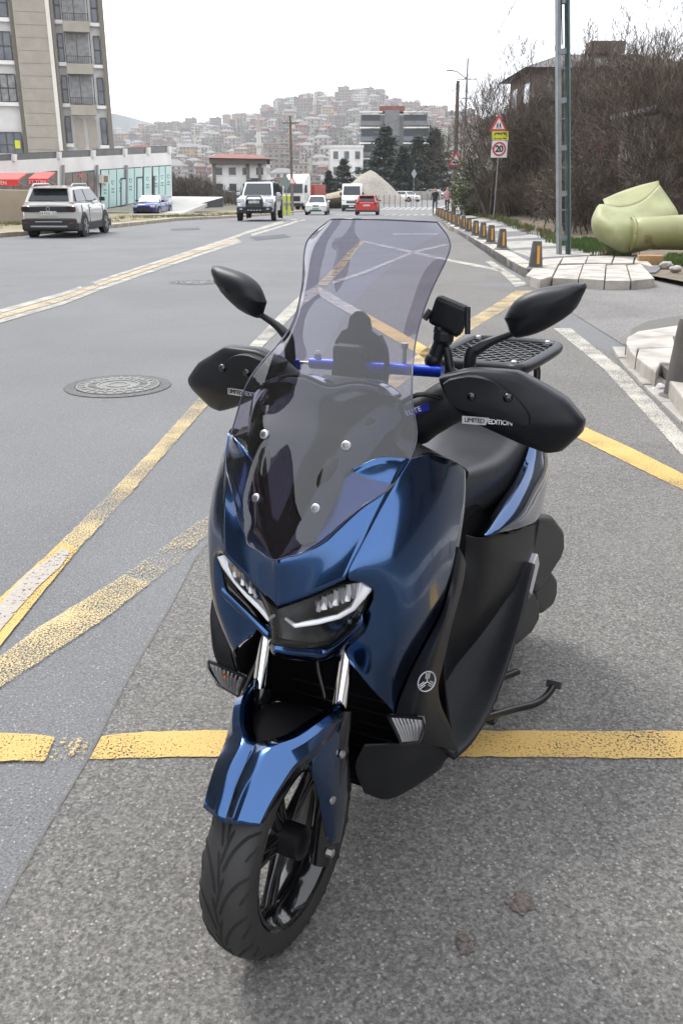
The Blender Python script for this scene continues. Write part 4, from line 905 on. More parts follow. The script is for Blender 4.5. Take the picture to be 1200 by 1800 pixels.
wq([(-15.666,67.432,0.727), (-15.607,67.94,0.721), (-15.61,67.917,0.63), (-15.669,67.41,0.637)], 0.09, .012, 'print', M_shopgreen, fr)
fr = wq([(-15.516,68.717,-0.288), (-15.116,72.151,-0.175), (-15.047,72.742,2.329), (-15.445,69.325,2.224)], .0, .06, 'shop_window', M_wing, pod)
wq([(-15.503,68.828,-0.227), (-15.331,70.305,-0.177), (-15.264,70.878,2.214), (-15.436,69.408,2.17)], .06, .03, 'poster_pane', M_mint, fr)
wq([(-15.404,69.676,1.504), (-15.336,70.265,1.504), (-15.345,70.187,1.301), (-15.379,69.895,1.194), (-15.407,69.657,1.303)], 0.09, .012, 'print', M_shopgreen, fr)
wq([(-15.393,69.772,1.446), (-15.35,70.14,1.445), (-15.356,70.091,1.319), (-15.377,69.909,1.252), (-15.395,69.76,1.32)], 0.1, .012, 'print', M_mint, fr)
wq([(-15.416,69.578,0.996), (-15.353,70.118,0.992), (-15.356,70.095,0.898), (-15.419,69.555,0.903)], 0.09, .012, 'print', M_shopgreen, fr)
wq([(-15.422,69.53,0.796), (-15.359,70.069,0.79), (-15.361,70.047,0.697), (-15.424,69.507,0.703)], 0.09, .012, 'print', M_shopgreen, fr)
wq([(-15.307,70.509,-0.17), (-15.127,72.059,-0.118), (-15.061,72.622,2.266), (-15.241,71.08,2.22)], .06, .03, 'poster_pane', M_mint, fr)
wq([(-15.207,71.373,1.561), (-15.134,71.991,1.561), (-15.144,71.911,1.354), (-15.179,71.605,1.244), (-15.209,71.354,1.355)], 0.09, .012, 'print', M_shopgreen, fr)
wq([(-15.195,71.474,1.502), (-15.15,71.86,1.502), (-15.155,71.81,1.372), (-15.178,71.619,1.303), (-15.196,71.462,1.373)], 0.1, .012, 'print', M_mint, fr)
wq([(-15.218,71.277,1.051), (-15.152,71.843,1.048), (-15.154,71.821,0.952), (-15.22,71.254,0.956)], 0.09, .012, 'print', M_shopgreen, fr)
wq([(-15.223,71.229,0.851), (-15.157,71.796,0.846), (-15.16,71.773,0.75), (-15.226,71.207,0.756)], 0.09, .012, 'print', M_shopgreen, fr)
fr = wq([(-15.069,72.553,-0.162), (-14.859,74.349,-0.103), (-14.792,74.929,2.396), (-15,73.142,2.341)], .0, .06, 'shop_window', M_wing, pod)
wq([(-15.055,72.676,-0.097), (-14.871,74.251,-0.044), (-14.806,74.802,2.331), (-14.989,73.235,2.284)], .06, .03, 'poster_pane', M_mint, fr)
wq([(-14.955,73.527,1.634), (-14.879,74.183,1.635), (-14.888,74.1,1.421), (-14.926,73.777,1.307), (-14.957,73.51,1.422)], 0.09, .012, 'print', M_shopgreen, fr)
wq([(-14.943,73.634,1.573), (-14.895,74.044,1.573), (-14.901,73.993,1.44), (-14.924,73.791,1.369), (-14.944,73.624,1.44)], 0.1, .012, 'print', M_mint, fr)
wq([(-14.966,73.434,1.121), (-14.896,74.035,1.118), (-14.899,74.012,1.02), (-14.969,73.411,1.024)], 0.09, .012, 'print', M_shopgreen, fr)
wq([(-14.972,73.387,0.922), (-14.901,73.988,0.917), (-14.904,73.965,0.819), (-14.974,73.364,0.824)], 0.09, .012, 'print', M_shopgreen, fr)
fr = wq([(-14.809,74.776,-0.089), (-14.222,79.81,0.077), (-14.158,80.362,2.563), (-14.742,75.354,2.409)], .0, .06, 'shop_window', M_wing, pod)
wq([(-14.794,74.905,-0.022), (-14.634,76.279,0.024), (-14.571,76.82,2.391), (-14.73,75.453,2.35)], .06, .03, 'poster_pane', M_mint, fr)
wq([(-14.71,75.632,1.705), (-14.629,76.326,1.707), (-14.639,76.241,1.487), (-14.678,75.9,1.369), (-14.711,75.616,1.487)], 0.09, .012, 'print', M_shopgreen, fr)
wq([(-14.696,75.747,1.642), (-14.646,76.181,1.643), (-14.652,76.127,1.506), (-14.677,75.915,1.432), (-14.697,75.737,1.506)], 0.1, .012, 'print', M_mint, fr)
wq([(-14.72,75.542,1.19), (-14.646,76.178,1.188), (-14.649,76.155,1.086), (-14.723,75.519,1.09)], 0.09, .012, 'print', M_shopgreen, fr)
wq([(-14.725,75.496,0.991), (-14.651,76.132,0.987), (-14.654,76.109,0.885), (-14.728,75.473,0.891)], 0.09, .012, 'print', M_shopgreen, fr)
wq([(-14.606,76.517,0.032), (-14.439,77.95,0.08), (-14.377,78.482,2.441), (-14.543,77.057,2.398)], .06, .03, 'poster_pane', M_mint, fr)
wq([(-14.52,77.253,1.759), (-14.436,77.978,1.762), (-14.446,77.89,1.538), (-14.487,77.536,1.417), (-14.522,77.239,1.537)], 0.09, .012, 'print', M_shopgreen, fr)
wq([(-14.506,77.374,1.696), (-14.454,77.826,1.697), (-14.46,77.772,1.557), (-14.486,77.55,1.482), (-14.507,77.364,1.557)], 0.1, .012, 'print', M_mint, fr)
wq([(-14.531,77.166,1.243), (-14.453,77.829,1.241), (-14.456,77.806,1.137), (-14.533,77.142,1.14)], 0.09, .012, 'print', M_shopgreen, fr)
wq([(-14.536,77.121,1.044), (-14.459,77.784,1.041), (-14.461,77.76,0.937), (-14.539,77.097,0.942)], 0.09, .012, 'print', M_shopgreen, fr)
wq([(-14.41,78.199,0.089), (-14.236,79.695,0.139), (-14.175,80.218,2.493), (-14.348,78.73,2.448)], .06, .03, 'poster_pane', M_mint, fr)
wq([(-14.323,78.945,1.816), (-14.235,79.701,1.819), (-14.245,79.612,1.59), (-14.288,79.243,1.467), (-14.325,78.931,1.59)], 0.09, .012, 'print', M_shopgreen, fr)
wq([(-14.308,79.071,1.751), (-14.253,79.543,1.753), (-14.26,79.488,1.61), (-14.287,79.257,1.533), (-14.309,79.062,1.609)], 0.1, .012, 'print', M_mint, fr)
wq([(-14.333,78.86,1.298), (-14.252,79.553,1.297), (-14.255,79.529,1.191), (-14.336,78.836,1.193)], 0.09, .012, 'print', M_shopgreen, fr)
wq([(-14.338,78.815,1.1), (-14.257,79.508,1.097), (-14.26,79.484,0.991), (-14.341,78.792,0.995)], 0.09, .012, 'print', M_shopgreen, fr)
d = wq([(-15.669,67.408,-0.331), (-15.545,68.475,-0.296), (-15.492,68.927,1.569), (-15.616,67.867,1.547)], .10, .03, 'door', M_wing, pod)
wq([(-15.654,67.541,-0.258), (-15.556,68.375,-0.216), (-15.509,68.781,1.455), (-15.605,67.955,1.434)], .13, .02, 'door_pane', M_mint, d)
d = wq([(-15.269,70.84,-0.218), (-15.116,72.151,-0.175), (-15.066,72.581,1.647), (-15.218,71.278,1.62)], .10, .03, 'door', M_wing, pod)
wq([(-15.252,70.987,-0.141), (-15.129,72.038,-0.091), (-15.084,72.421,1.527), (-15.206,71.378,1.501)], .13, .02, 'door_pane', M_mint, d)
d = wq([(-14.809,74.776,-0.089), (-14.759,75.208,-0.075), (-14.711,75.62,1.712), (-14.761,75.19,1.703)], .10, .03, 'door', M_wing, pod)
fr = wq([(-16.824,57.505,-0.663), (-16.239,62.523,-0.497), (-16.164,63.162,2.023), (-16.748,58.157,1.821)], .0, .06, 'shop_window', M_wing, pod)
wq([(-16.812,57.614,-0.573), (-16.679,58.749,-0.545), (-16.607,59.372,1.847), (-16.739,58.233,1.79)], .06, .03, 'pane', M_darkshop, fr)
wq([(-16.669,58.838,-0.543), (-16.531,60.022,-0.512), (-16.459,60.639,1.877), (-16.597,59.452,1.816)], .06, .03, 'pane', M_darkshop, fr)
wq([(-16.52,60.115,-0.51), (-16.387,61.254,-0.481), (-16.316,61.864,1.906), (-16.449,60.722,1.846)], .06, .03, 'pane', M_darkshop, fr)
wq([(-16.376,61.35,-0.478), (-16.249,62.435,-0.45), (-16.179,63.04,1.934), (-16.306,61.952,1.874)], .06, .03, 'pane', M_darkshop, fr)
wq([(-16.5,60.284,1.567), (-16.436,60.836,1.567), (-16.429,60.896,1.803), (-16.493,60.344,1.8)], .1, .02, 'red_sign', M_signred, fr)
fr = wq([(-18.176,45.923,-0.516), (-16.93,56.603,-0.597), (-16.851,57.274,1.943), (-18.11,46.487,1.474)], .0, .06, 'shop_window', M_wing, pod)
wq([(-18.16,46.06,-0.416), (-17.905,48.239,-0.397), (-17.835,48.845,1.77), (-18.091,46.647,1.655)], .06, .03, 'pane', M_darkshop, fr)
wq([(-17.895,48.327,-0.511), (-17.615,50.729,-0.495), (-17.542,51.356,1.784), (-17.824,48.934,1.662)], .06, .03, 'pane', M_darkshop, fr)
wq([(-17.603,50.829,-0.615), (-17.293,53.49,-0.603), (-17.217,54.139,1.799), (-17.53,51.457,1.671)], .06, .03, 'pane', M_darkshop, fr)
wq([(-17.28,53.604,-0.73), (-16.952,56.407,-0.718), (-16.874,57.077,1.815), (-17.204,54.253,1.68)], .06, .03, 'pane', M_darkshop, fr)
wq([(-16.875,57.074,-0.637), (-16.851,57.273,-0.644), (-16.762,58.039,2.268), (-16.786,57.838,2.265)], .1, .12, 'downpipe', M_post, pod)
wq([(-16.23,62.6,-0.509), (-16.202,62.84,-0.517), (-16.118,63.562,2.341), (-16.146,63.321,2.337)], .1, .12, 'downpipe', M_post, pod)
wq([(-15.562,68.323,-0.33), (-15.529,68.608,-0.338), (-15.451,69.276,2.416), (-15.485,68.99,2.412)], .1, .12, 'downpipe', M_post, pod)
ac = wq([(-16.141,63.359,1.219), (-15.998,64.593,1.213), (-15.982,64.727,1.751), (-16.126,63.492,1.746)], .1, .35, 'air_conditioner', M_cream, pod)
wq([(-16.116,63.579,1.289), (-16.032,64.298,1.286), (-16.02,64.396,1.678), (-16.104,63.677,1.676)], .46, .02, 'fan_grille', M_dtaupe, ac)
rl = wq([(-18.073,46.805,2.211), (-17.507,51.656,2.398), (-17.496,51.746,2.724), (-18.062,46.896,2.533)], -.1, .04, 'railing_glass', M_railglass, pod)
wq([(-18.063,46.892,2.52), (-17.497,51.742,2.71), (-17.496,51.75,2.738), (-18.062,46.9,2.546)], -.12, .10, 'handrail', M_wing, rl)
rl = wq([(-17.475,51.925,2.408), (-16.821,57.536,2.624), (-16.81,57.632,2.986), (-17.464,52.023,2.764)], -.1, .04, 'railing_glass', M_railglass, pod)
wq([(-17.464,52.019,2.75), (-16.81,57.627,2.971), (-16.809,57.636,3.002), (-17.464,52.027,2.779)], -.12, .10, 'handrail', M_wing, rl)
rl = wq([(-16.782,57.869,2.637), (-16.187,62.972,2.833), (-16.175,63.073,3.229), (-16.77,57.973,3.033)], -.1, .04, 'railing_glass', M_railglass, pod)
wq([(-16.77,57.969,3.017), (-16.175,63.068,3.212), (-16.174,63.077,3.246), (-16.769,57.978,3.049)], -.12, .10, 'handrail', M_wing, rl)
rl = wq([(-16.14,63.371,2.848), (-15.477,69.054,3.066), (-15.465,69.16,3.501), (-16.127,63.481,3.282)], -.1, .04, 'railing_glass', M_railglass, pod)
wq([(-16.128,63.476,3.264), (-15.465,69.155,3.482), (-15.464,69.164,3.52), (-16.127,63.485,3.299)], -.12, .10, 'handrail', M_wing, rl)
rl = wq([(-15.421,69.533,3.085), (-14.865,74.303,3.268), (-14.852,74.412,3.735), (-15.408,69.649,3.56)], -.1, .04, 'railing_glass', M_railglass, pod)
wq([(-15.408,69.644,3.541), (-14.852,74.408,3.715), (-14.851,74.417,3.756), (-15.407,69.653,3.579)], -.12, .10, 'handrail', M_wing, rl)
rl = wq([(-14.8,74.858,3.289), (-14.227,79.771,3.478), (-14.214,79.883,3.979), (-14.786,74.977,3.801)], -.1, .04, 'railing_glass', M_railglass, pod)
wq([(-14.787,74.972,3.78), (-14.214,79.878,3.958), (-14.213,79.888,4.001), (-14.785,74.982,3.821)], -.12, .10, 'handrail', M_wing, rl)
wq([(-18.099,46.583,2.193), (-18.073,46.801,2.196), (-18.063,46.888,2.505), (-18.088,46.67,2.5)], -.3, .45, 'parapet_post', M_whitew, pod)
wq([(-17.507,51.653,2.386), (-17.476,51.92,2.391), (-17.465,52.014,2.733), (-17.496,51.747,2.727)], -.3, .45, 'parapet_post', M_whitew, pod)
wq([(-16.821,57.532,2.611), (-16.783,57.864,2.617), (-16.771,57.964,2.998), (-16.81,57.632,2.99)], -.3, .45, 'parapet_post', M_whitew, pod)
wq([(-16.187,62.968,2.819), (-16.141,63.365,2.827), (-16.128,63.471,3.244), (-16.175,63.073,3.233)], -.3, .45, 'parapet_post', M_whitew, pod)
wq([(-15.477,69.05,3.051), (-15.422,69.528,3.062), (-15.409,69.638,3.518), (-15.465,69.161,3.505)], -.3, .45, 'parapet_post', M_whitew, pod)
wq([(-14.865,74.299,3.252), (-14.801,74.852,3.265), (-14.787,74.967,3.756), (-14.852,74.413,3.739)], -.3, .45, 'parapet_post', M_whitew, pod)
wq([(-14.227,79.767,3.461), (-14.153,80.405,3.477), (-14.139,80.522,4.004), (-14.214,79.884,3.984)], -.3, .45, 'parapet_post', M_whitew, pod)
M_awn = mat('red_awning', (.62, .035, .03), .6)
M_shopdark = M_wing
def awning(xa, xb, D, zf, zb, depth, label, nm):
    t = empty('awning', ((xa + xb) / 2, D, zb), 0, label, 'awning', 'red shop awnings')
    w = xb - xa; b = MB()
    MB().slab([(-w / 2, 0, 0), (w / 2, 0, 0), (w / 2, -depth, zf - zb), (-w / 2, -depth, zf - zb)], (0, 0, .05)).build('canopy', M_awn, t)
    v = MB().box((0, -depth, zf - zb - .12), (w, .05, .26)).build('valance', M_awn, t)
    text_mesh('lettering', nm, .24, M_signwhite, v, frame((0, -depth - .04, zf - zb - .12), (1, 0, 0), (0, 0, 1)), .005)
    for s in (-1, 1): MB().tube([(s * w * .46, -.1, -.6), (s * w * .46, -depth, zf - zb)], .03, 6).build('arm', M_post, t)
    return t
awning(wx(-40, 48), wx(50, 48), 48, 1.42, 1.72, 1.5, 'large red shop awning with white letters at the left edge', 'ET TÜRKMEN')
awning(wx(66, 52), wx(99, 52), 52, 1.45, 1.78, 1.5, 'smaller red shop awning with white letters behind the parked grey car', 'ET TÜRK')
# grey umbrella roof and terrace pavilion
pv = empty('terrace_pavilion', (wx(247, 100), 101, 3.0), 0, 'low hipped terrace roof behind the podium railing', 'pavilion')
MB().add([(-2.4, -2, .9), (2.4, -2, .9), (2.4, 2, .9), (-2.4, 2, .9), (-.6, 0, 1.75), (.6, 0, 1.75)], [(0, 1, 5, 4), (1, 2, 5), (2, 3, 4, 5), (3, 0, 4), (3, 2, 1, 0)]).build('roof', M_roofred, pv)
for sx_ in (-2.1, 2.1): MB().box((sx_, -1.8, .2), (.15, .15, 1.5)).build('post', M_wing, pv)
# beige retaining wall and the ramp
rw = [(-12.752,32.087,-0.277), (-11.581,35.541,-0.304)]
o = MB().slab([(-17.5, 38.5, -.3), (-11.6, 38.5, -.3), (-11.6, 38.5, 1.05), (-17.5, 38.5, 1.15)], (0, .4, 0)).build('retaining_wall', mat('beige_wall', (.36, .30, .23), .9, col2=(.29, .24, .18), nscale=.9, bump=.3), bevel=.02)
tag(o, 'beige retaining wall behind the parked grey car', 'wall')
# pale ramp slab at the end of the podium
ra_ = MB().slab([(-14.365,62,-0.938), (-11.135,62,-0.938), (-10.378,84,0.002), (-15.679,88,-0.02), (-16.68,80,-0.557)], (0, 0, -.25)).build('concrete_ramp', mat('pale_concrete', (.50, .48, .45), .85, col2=(.42, .40, .37), nscale=.7)); tag(ra_, 'pale concrete ramp descending past the mint shop windows', 'ramp')
o = MB().slab([(-11.224,76,-0.368), (-9.392,76,0.102), (-9.425,76,-0.626), (-11.242,76,-0.712)], (0, .3, 0)).build('dark_panel_wall', mat('dark_panel', (.06, .065, .07), .6)); tag(o, 'dark grey wedge shaped wall at the end of the ramp', 'wall')
ss_ = MB().slab([(-18.2, 57.5, -.86), (-8, 57.5, -.9), (-7.5, 60, -.95), (-18.2, 60, -.9)], (0, 0, .35)).build('verge_bank', mat('sandy_bank', (.34, .28, .20), .95, col2=(.24, .20, .14), nscale=1, bump=.5), bevel=.05); tag(ss_, kind='structure')

# generic block with window grid; every window a part
def block(name, x, y, z, w, d, h, floors, bays, mw, label, rz=0, roof=None, group=None, ww=.55, wh=.5, fr=False, slabs=None, roofh=1.2, eave=.5, simple=False, pane=None, skip=()):
    t = empty(name, (x, y, z), rz, label, 'building', group)
    MB().box((0, d / 2, h / 2), (w, d, h)).build('wall', mw, t)
    fh = h / floors; bw = w / bays
    for f in range(floors):
        for k in range(bays):
            if (f, k) in skip: continue
            cx_, cz_ = -w / 2 + bw * (k + .5), fh * (f + .52)
            o = MB().box((cx_, -.02, cz_), (bw * ww, .10, fh * wh)).build('window', pane or M_pane, t)
            if fr: MB().box((cx_, -.08, cz_), (.08, .04, fh * wh)).build('mullion', M_wing, o); MB().box((cx_, -.05, cz_ - fh * wh / 2 - .06), (bw * ww + .2, .2, .12)).build('sill', M_whitew, o)
    sb = max(1, int(d / 3.5))
    for f in range(floors):
        for k in range(sb):
            for s in (-1, 1):
                MB().box((s * w / 2, d / sb * (k + .5), fh * (f + .52)), (.08, d / sb * .4, fh * .45)).build('window', pane or M_pane, t)
    if slabs:
        for f in range(1, floors + 1): MB().box((0, -.5, fh * f - .1), (w + .4, 1.4, .22)).build('floor_slab', slabs, t)
    if roof:
        e = eave; MB().add([(-w / 2 - e, -e, h), (w / 2 + e, -e, h), (w / 2 + e, d + e, h), (-w / 2 - e, d + e, h), (-w / 4, d / 2, h + roofh), (w / 4, d / 2, h + roofh)], [(0, 1, 5, 4), (1, 2, 5), (2, 3, 4, 5), (3, 0, 4), (3, 2, 1, 0)]).build('roof', roof, t)
    else: MB().box((0, d / 2, h + .25), (w + .3, d + .3, .5)).build('parapet', mw, t)
    return t
# white house with brown roof and dark columns
wh_ = block('villa', wx(421, 170), 170, -4.0, 9.6, 9, 8.0, 3, 4, M_whitew, 'white three storey house with brown roof below the hill', roof=None, ww=.52, wh=.46, fr=True)
MB().box((0, 2.8, 8.4), (9.9, 8.5, .9)).build('attic', mat('brown_cladding', (.10, .075, .065), .8), wh_)
MB().add([(-5.4, -2, 8.9), (5.6, -2, 8.7), (5.6, 8, 8.7), (-5.4, 8, 8.9), (-3.5, 3, 9.7), (3, 3, 9.5)], [(0, 1, 5, 4), (1, 2, 5), (2, 3, 4, 5), (3, 0, 4), (3, 2, 1, 0)]).build('roof', M_roofred, wh_)
for x in (-4.4, 1.5, 3.6): MB().box((x, -.12, 4.4), (.55, .2, 7.6)).build('column', M_dtaupe, wh_)
for k, (x, z) in enumerate(((-2.4, 2.6), (2.6, 2.6), (2.6, 5.2))): b = MB(); b.box((x, -.6, z), (1.7, .9, .8)); b.build('balcony', M_wing if k else M_whitew, wh_)
# grey modern apartment block with deep balconies
M_conc = mat('grey_cladding', (.19, .185, .185), .8, col2=(.15, .15, .15), nscale=.6)
M_recess = mat('deep_recess', (.03, .035, .045), .3)
gb_ = empty('modern_block', (wx(690, 215), 215, -4.5), R(-2), 'dark grey modern apartment block with white floor slabs above the conifers', 'building')
MB().box((0, 6, 9.5), (14.5, 11, 19)).build('wall', M_conc, gb_)
for f in range(6):
    z = 1.0 + f * 3.15
    for (xa, xb) in ((-7.0, -3.0), (2.2, 7.2)):
        o = MB().box(((xa + xb) / 2, .42, z + 1.35), (xb - xa, .2, 2.0)).build('recess', M_recess, gb_)
        MB().box(((xa + xb) / 2, -.55, z + .62), (xb - xa + .2, .06, .9)).build('balustrade', M_conc if f % 2 else mat('balustrade_glass', (.12, .13, .15), .2), o)
    MB().box((-5.0, -.3, z + 2.85), (5.0, 1.8, .28)).build('floor_slab', M_whitew, gb_); MB().box((4.9, -.3, z + 2.85), (5.6, 1.8, .28)).build('floor_slab', M_whitew, gb_)
    if f > 2:
        for x in (-1.2, .3): MB().box((x, .45, z + 1.3), (.7, .12, 1.0)).build('window', M_pane, gb_)
MB().box((-.4, .3, 10), (3.2, .8, 20)).build('stair_tower', M_conc, gb_)
MB().box((-.4, 4, 20.3), (5.5, 6, 1.2)).build('roof_room', M_roofred, gb_)
MB().box((9.6, 5, 8.6), (4.5, 9, 15.6)).build('side_wing', mat('wing_wall', (.40, .40, .34), .8), gb_)
for f in range(5):
    for x in (8.5, 10.6): MB().box((x, .45, 2.2 + f * 3), (1.0, .12, 1.6)).build('window', M_pane, gb_)
for x in (7.4, 8.0): MB().box((x, -.2, 9.5), (.35, .5, 15)).build('pillar', M_wing, gb_)
block('white_block', wx(609, 205), 205, -4.6, 6.9, 9, 12.2, 4, 3, M_whitew, 'small white block with dark windows left of the modern grey block', fr=True, ww=.45, wh=.5)
block('white_block', wx(597, 212), 216, -4.6, 5.0, 7, 11.0, 4, 2, M_cream, 'cream block behind the small white block', ww=.5)
# right: houses behind the trees
M_brickr = mat('red_render', (.27, .075, .06), .85, col2=(.22, .06, .05), nscale=.8)
M_brk = mat('brown_brick', (.15, .105, .088), .9, col2=(.11, .08, .068), nscale=2)
h1 = block('roofed_house', wx(1062, 62), 62, .2, 9.8, 9, 7.7, 3, 4, M_brk, 'brown house with a wide dark hipped roof behind the bare trees', roof=mat('slate_roof', (.10, .09, .09), .8), roofh=1.3, eave=.8, ww=.35, wh=.5)
MB().box((.3, 4, 9.3), (2.2, 1.6, .7)).build('chimney', M_brk, h1)
block('red_house', wx(1240, 40), 41, .6, 5.6, 7, 4.0, 2, 3, M_brickr, 'brick red house at the right edge behind the shed', ww=.35, wh=.45, fr=True)
sh = empty('shed', (12.3, 28, .7), R(0), 'low cream walled shed with a sloping grey roof behind the olive tank', 'shed')
MB().add([(-3.2, 0, 0), (3.5, 0, 0), (3.5, 4, 0), (-3.2, 4, 0), (-3.2, 0, 2.55), (3.5, 0, 1.15), (3.5, 4, 1.15), (-3.2, 4, 2.55)], [(0, 1, 5, 4), (1, 2, 6, 5), (2, 3, 7, 6), (3, 0, 4, 7), (4, 5, 6, 7)]).build('wall', mat('stained_plaster', (.26, .23, .195), .9, col2=(.17, .15, .125), nscale=1.2, bump=.3), sh)
MB().slab([(-3.5, -.35, 2.62), (3.8, -.35, 1.10), (3.8, 4.3, 1.10), (-3.5, 4.3, 2.62)], (0, 0, .12)).build('roof', M_roofgrey, sh)
MB().box((1.2, -.15, .5), (.3, .15, 2.1)).build('post', M_dtaupe, sh)
for z in (.4, .9): MB().box((-1.5, -.02, z + .2), (.6, .06, .35)).build('vent', M_wing, sh)

# unseen dark blocks, added so the paint and the screen have something to mirror
block('unseen_reflection_block', -24, -14, -.2, 26, 10, 27, 8, 7, M_brk, 'brown block across the road, mirrored in the left half of the blue paint', rz=R(90), ww=.5, fr=False)
block('unseen_reflection_block', -24, 14, -.2, 22, 10, 25, 8, 6, M_dtaupe, 'dark block across the road, mirrored in the side of the windscreen', rz=R(90), ww=.5, fr=False)
block('unseen_reflection_block', 10.5, -4, .1, 18, 9, 8.5, 3, 5, M_brk, 'brown block beyond the near right pavement, mirrored in the dark side of the scooter', rz=R(-90), ww=.4, fr=False)

block('unseen_reflection_block', 19, 13, .1, 15, 9, 9, 3, 5, M_dtaupe, 'dark house up the side street beyond the right edge, mirrored in the rear blue panel', rz=R(-90), ww=.4, fr=False)
# ------------------------------------------------------------ hill town
rg = random.Random(31)
WCOL = [(.29, .26, .225), (.36, .33, .29), (.22, .185, .15), (.34, .25, .16), (.16, .15, .135), (.47, .45, .41), (.24, .14, .11), (.24, .24, .19)]
WM = [mat('house_wall_%s' % 'abcdefgh'[i], c, .9) for i, c in enumerate(WCOL)]
M_hwin = mat('house_window', (.06, .065, .075), .4); RM = [M_roofred, M_roofgrey, mat('brown_roof', (.16, .10, .08), .9), mat('pale_roof', (.17, .165, .16), .9)]
def house_mesh(i):
    r = random.Random(i * 7 + 1); w, d = r.uniform(7, 15), r.uniform(8, 12); fl = r.choice([2, 3, 3, 4, 4, 5]); h = fl * 2.9; b = MB()
    b.box((0, 0, h / 2 - 4), (w, d, h + 8), mi=0)
    n = max(3, int(w / 3))
    for f in range(fl):
        for k in range(n):
            if r.random() < .9: b.box((-w / 2 + w * (k + .5) / n, -d / 2 - .02, f * 2.9 + 1.6), (w / n * r.uniform(.4, .62), .2, 1.4), mi=1)
        for k in range(3):
            b.box((w / 2 + .02, -d / 2 + d * (k + .5) / 3, f * 2.9 + 1.6), (.2, d / 3 * .45, 1.4), mi=1); b.box((-w / 2 - .02, -d / 2 + d * (k + .5) / 3, f * 2.9 + 1.6), (.2, d / 3 * .45, 1.4), mi=1)
        if r.random() < .6: b.box((r.choice([-1, 1]) * w * .25, -d / 2 - .6, f * 2.9 + .4), (w * .4, 1.2, .9), mi=3)
    rt = r.random(); e = .6
    if rt < .65: b.add([(-w / 2 - e, -d / 2 - e, h), (w / 2 + e, -d / 2 - e, h), (w / 2 + e, d / 2 + e, h), (-w / 2 - e, d / 2 + e, h), (-w / 4, 0, h + 2.2), (w / 4, 0, h + 2.2)], [(0, 1, 5, 4), (1, 2, 5), (2, 3, 4, 5), (3, 0, 4), (3, 2, 1, 0)], 2)
    else: b.box((0, 0, h + .3), (w + .4, d + .4, .6), mi=2); b.box((w * .2, 0, h + 1.2), (3, 3, 2), mi=0)
    o = b.build('house', [WM[i % 8], M_hwin, RM[(i * 3) % 4], WM[(i + 5) % 8]]); m = o.data; bpy.data.objects.remove(o); return m
HM = [house_mesh(i) for i in range(16)]
HC = ['pale grey', 'off white', 'brownish', 'ochre', 'dark grey', 'white', 'brick coloured', 'greenish grey']
pts = []; tries = 0
while len(pts) < 820 and tries < 30000:
    tries += 1
    t = rg.uniform(-.27, .30); D = 360 + 1050 * rg.random() ** .62; x = t * D
    if any((x - a) ** 2 + (D - c) ** 2 < (11 + D * .006) ** 2 for a, c in pts): continue
    if noise.noise(Vector((x * .006, D * .006, 5))) < -.28 and D < 950: continue
    if D < 700 and rg.random() < .72: continue
    if D < 480 and t < .0: continue
    pts.append((x, D))
pts.sort(key=lambda p: p[1] * (1 if -.25 < p[0] / p[1] < .12 else 1.6))
stuff = MB()
for i, (x, D) in enumerate(pts):
    k = rg.randrange(16); s = rg.uniform(.8, 1.15); a = rg.uniform(-.5, .5)
    if i < 290:
        o = bpy.data.objects.new('hill_house', HM[k]); COL.objects.link(o); o.location = (x, D, hill_z(x, D)); o.rotation_euler = (0, 0, a); o.scale = (s, s, s)
        tag(o, '%s box shaped house among the crowded houses on the far hill' % HC[k % 8], 'house', 'houses on the far hill')
    else:
        m = HM[k]; n0 = len(stuff.v); ca, sa = cos(a) * s, sin(a) * s; z = hill_z(x, D)
        vs = [(x + v.co.x * ca - v.co.y * sa, D + v.co.x * sa + v.co.y * ca, z + v.co.z * s) for v in m.vertices]
        idx = {0: k % 8, 1: 8, 2: 9 + (k * 3) % 4, 3: (k + 5) % 8}
        for v in vs: stuff.v.append(v)
        for p in m.polygons: stuff.f.append(tuple(q + n0 for q in p.vertices)); stuff.m.append(idx[p.material_index])
tag(stuff.build('distant_houses', WM + [M_hwin] + RM), 'mass of small houses covering the upper hillside', 'houses', kind='stuff')
# mosque with minarets
def minaret(px, D, ztop, label, s=1):
    x = wx(px, D); z0 = hill_z(x, D); zt = 1.5 + ztop * D
    t = empty('minaret', (x, D, z0), 0, label, 'minaret', None); H2 = zt - z0
    MB().lathe([(1.4 * s, 0), (1.3 * s, H2 * .55), (1.25 * s, H2 * .78)], n=12).build('shaft', WM[5], t, smooth=40)
    MB().lathe([(1.3 * s, H2 * .6), (2.1 * s, H2 * .63), (2.1 * s, H2 * .66), (1.3 * s, H2 * .66)], n=12).build('gallery', WM[5], t)
    MB().lathe([(1.25 * s, H2 * .78), (.05, H2)], n=12).build('spire', WM[0], t)
minaret(457, 520, .063, 'slim white minaret rising left of the hill town')
minaret(462, 400, .034, 'shorter white minaret below the slim one', .8)
x = wx(490, 360); t = empty('mosque', (x, 360, hill_z(x, 360)), 0, 'grey domed mosque half hidden in the trees of the valley', 'mosque')
MB().box((0, 0, 3), (14, 12, 8)).build('wall', WM[0], t); MB().lathe([(6.2, 7), (6, 8.4), (5, 10.6), (3, 12.2), (0.05, 12.9)], n=20, cap=False).build('dome', mat('dome', (.20, .21, .22), .6), t, smooth=60)
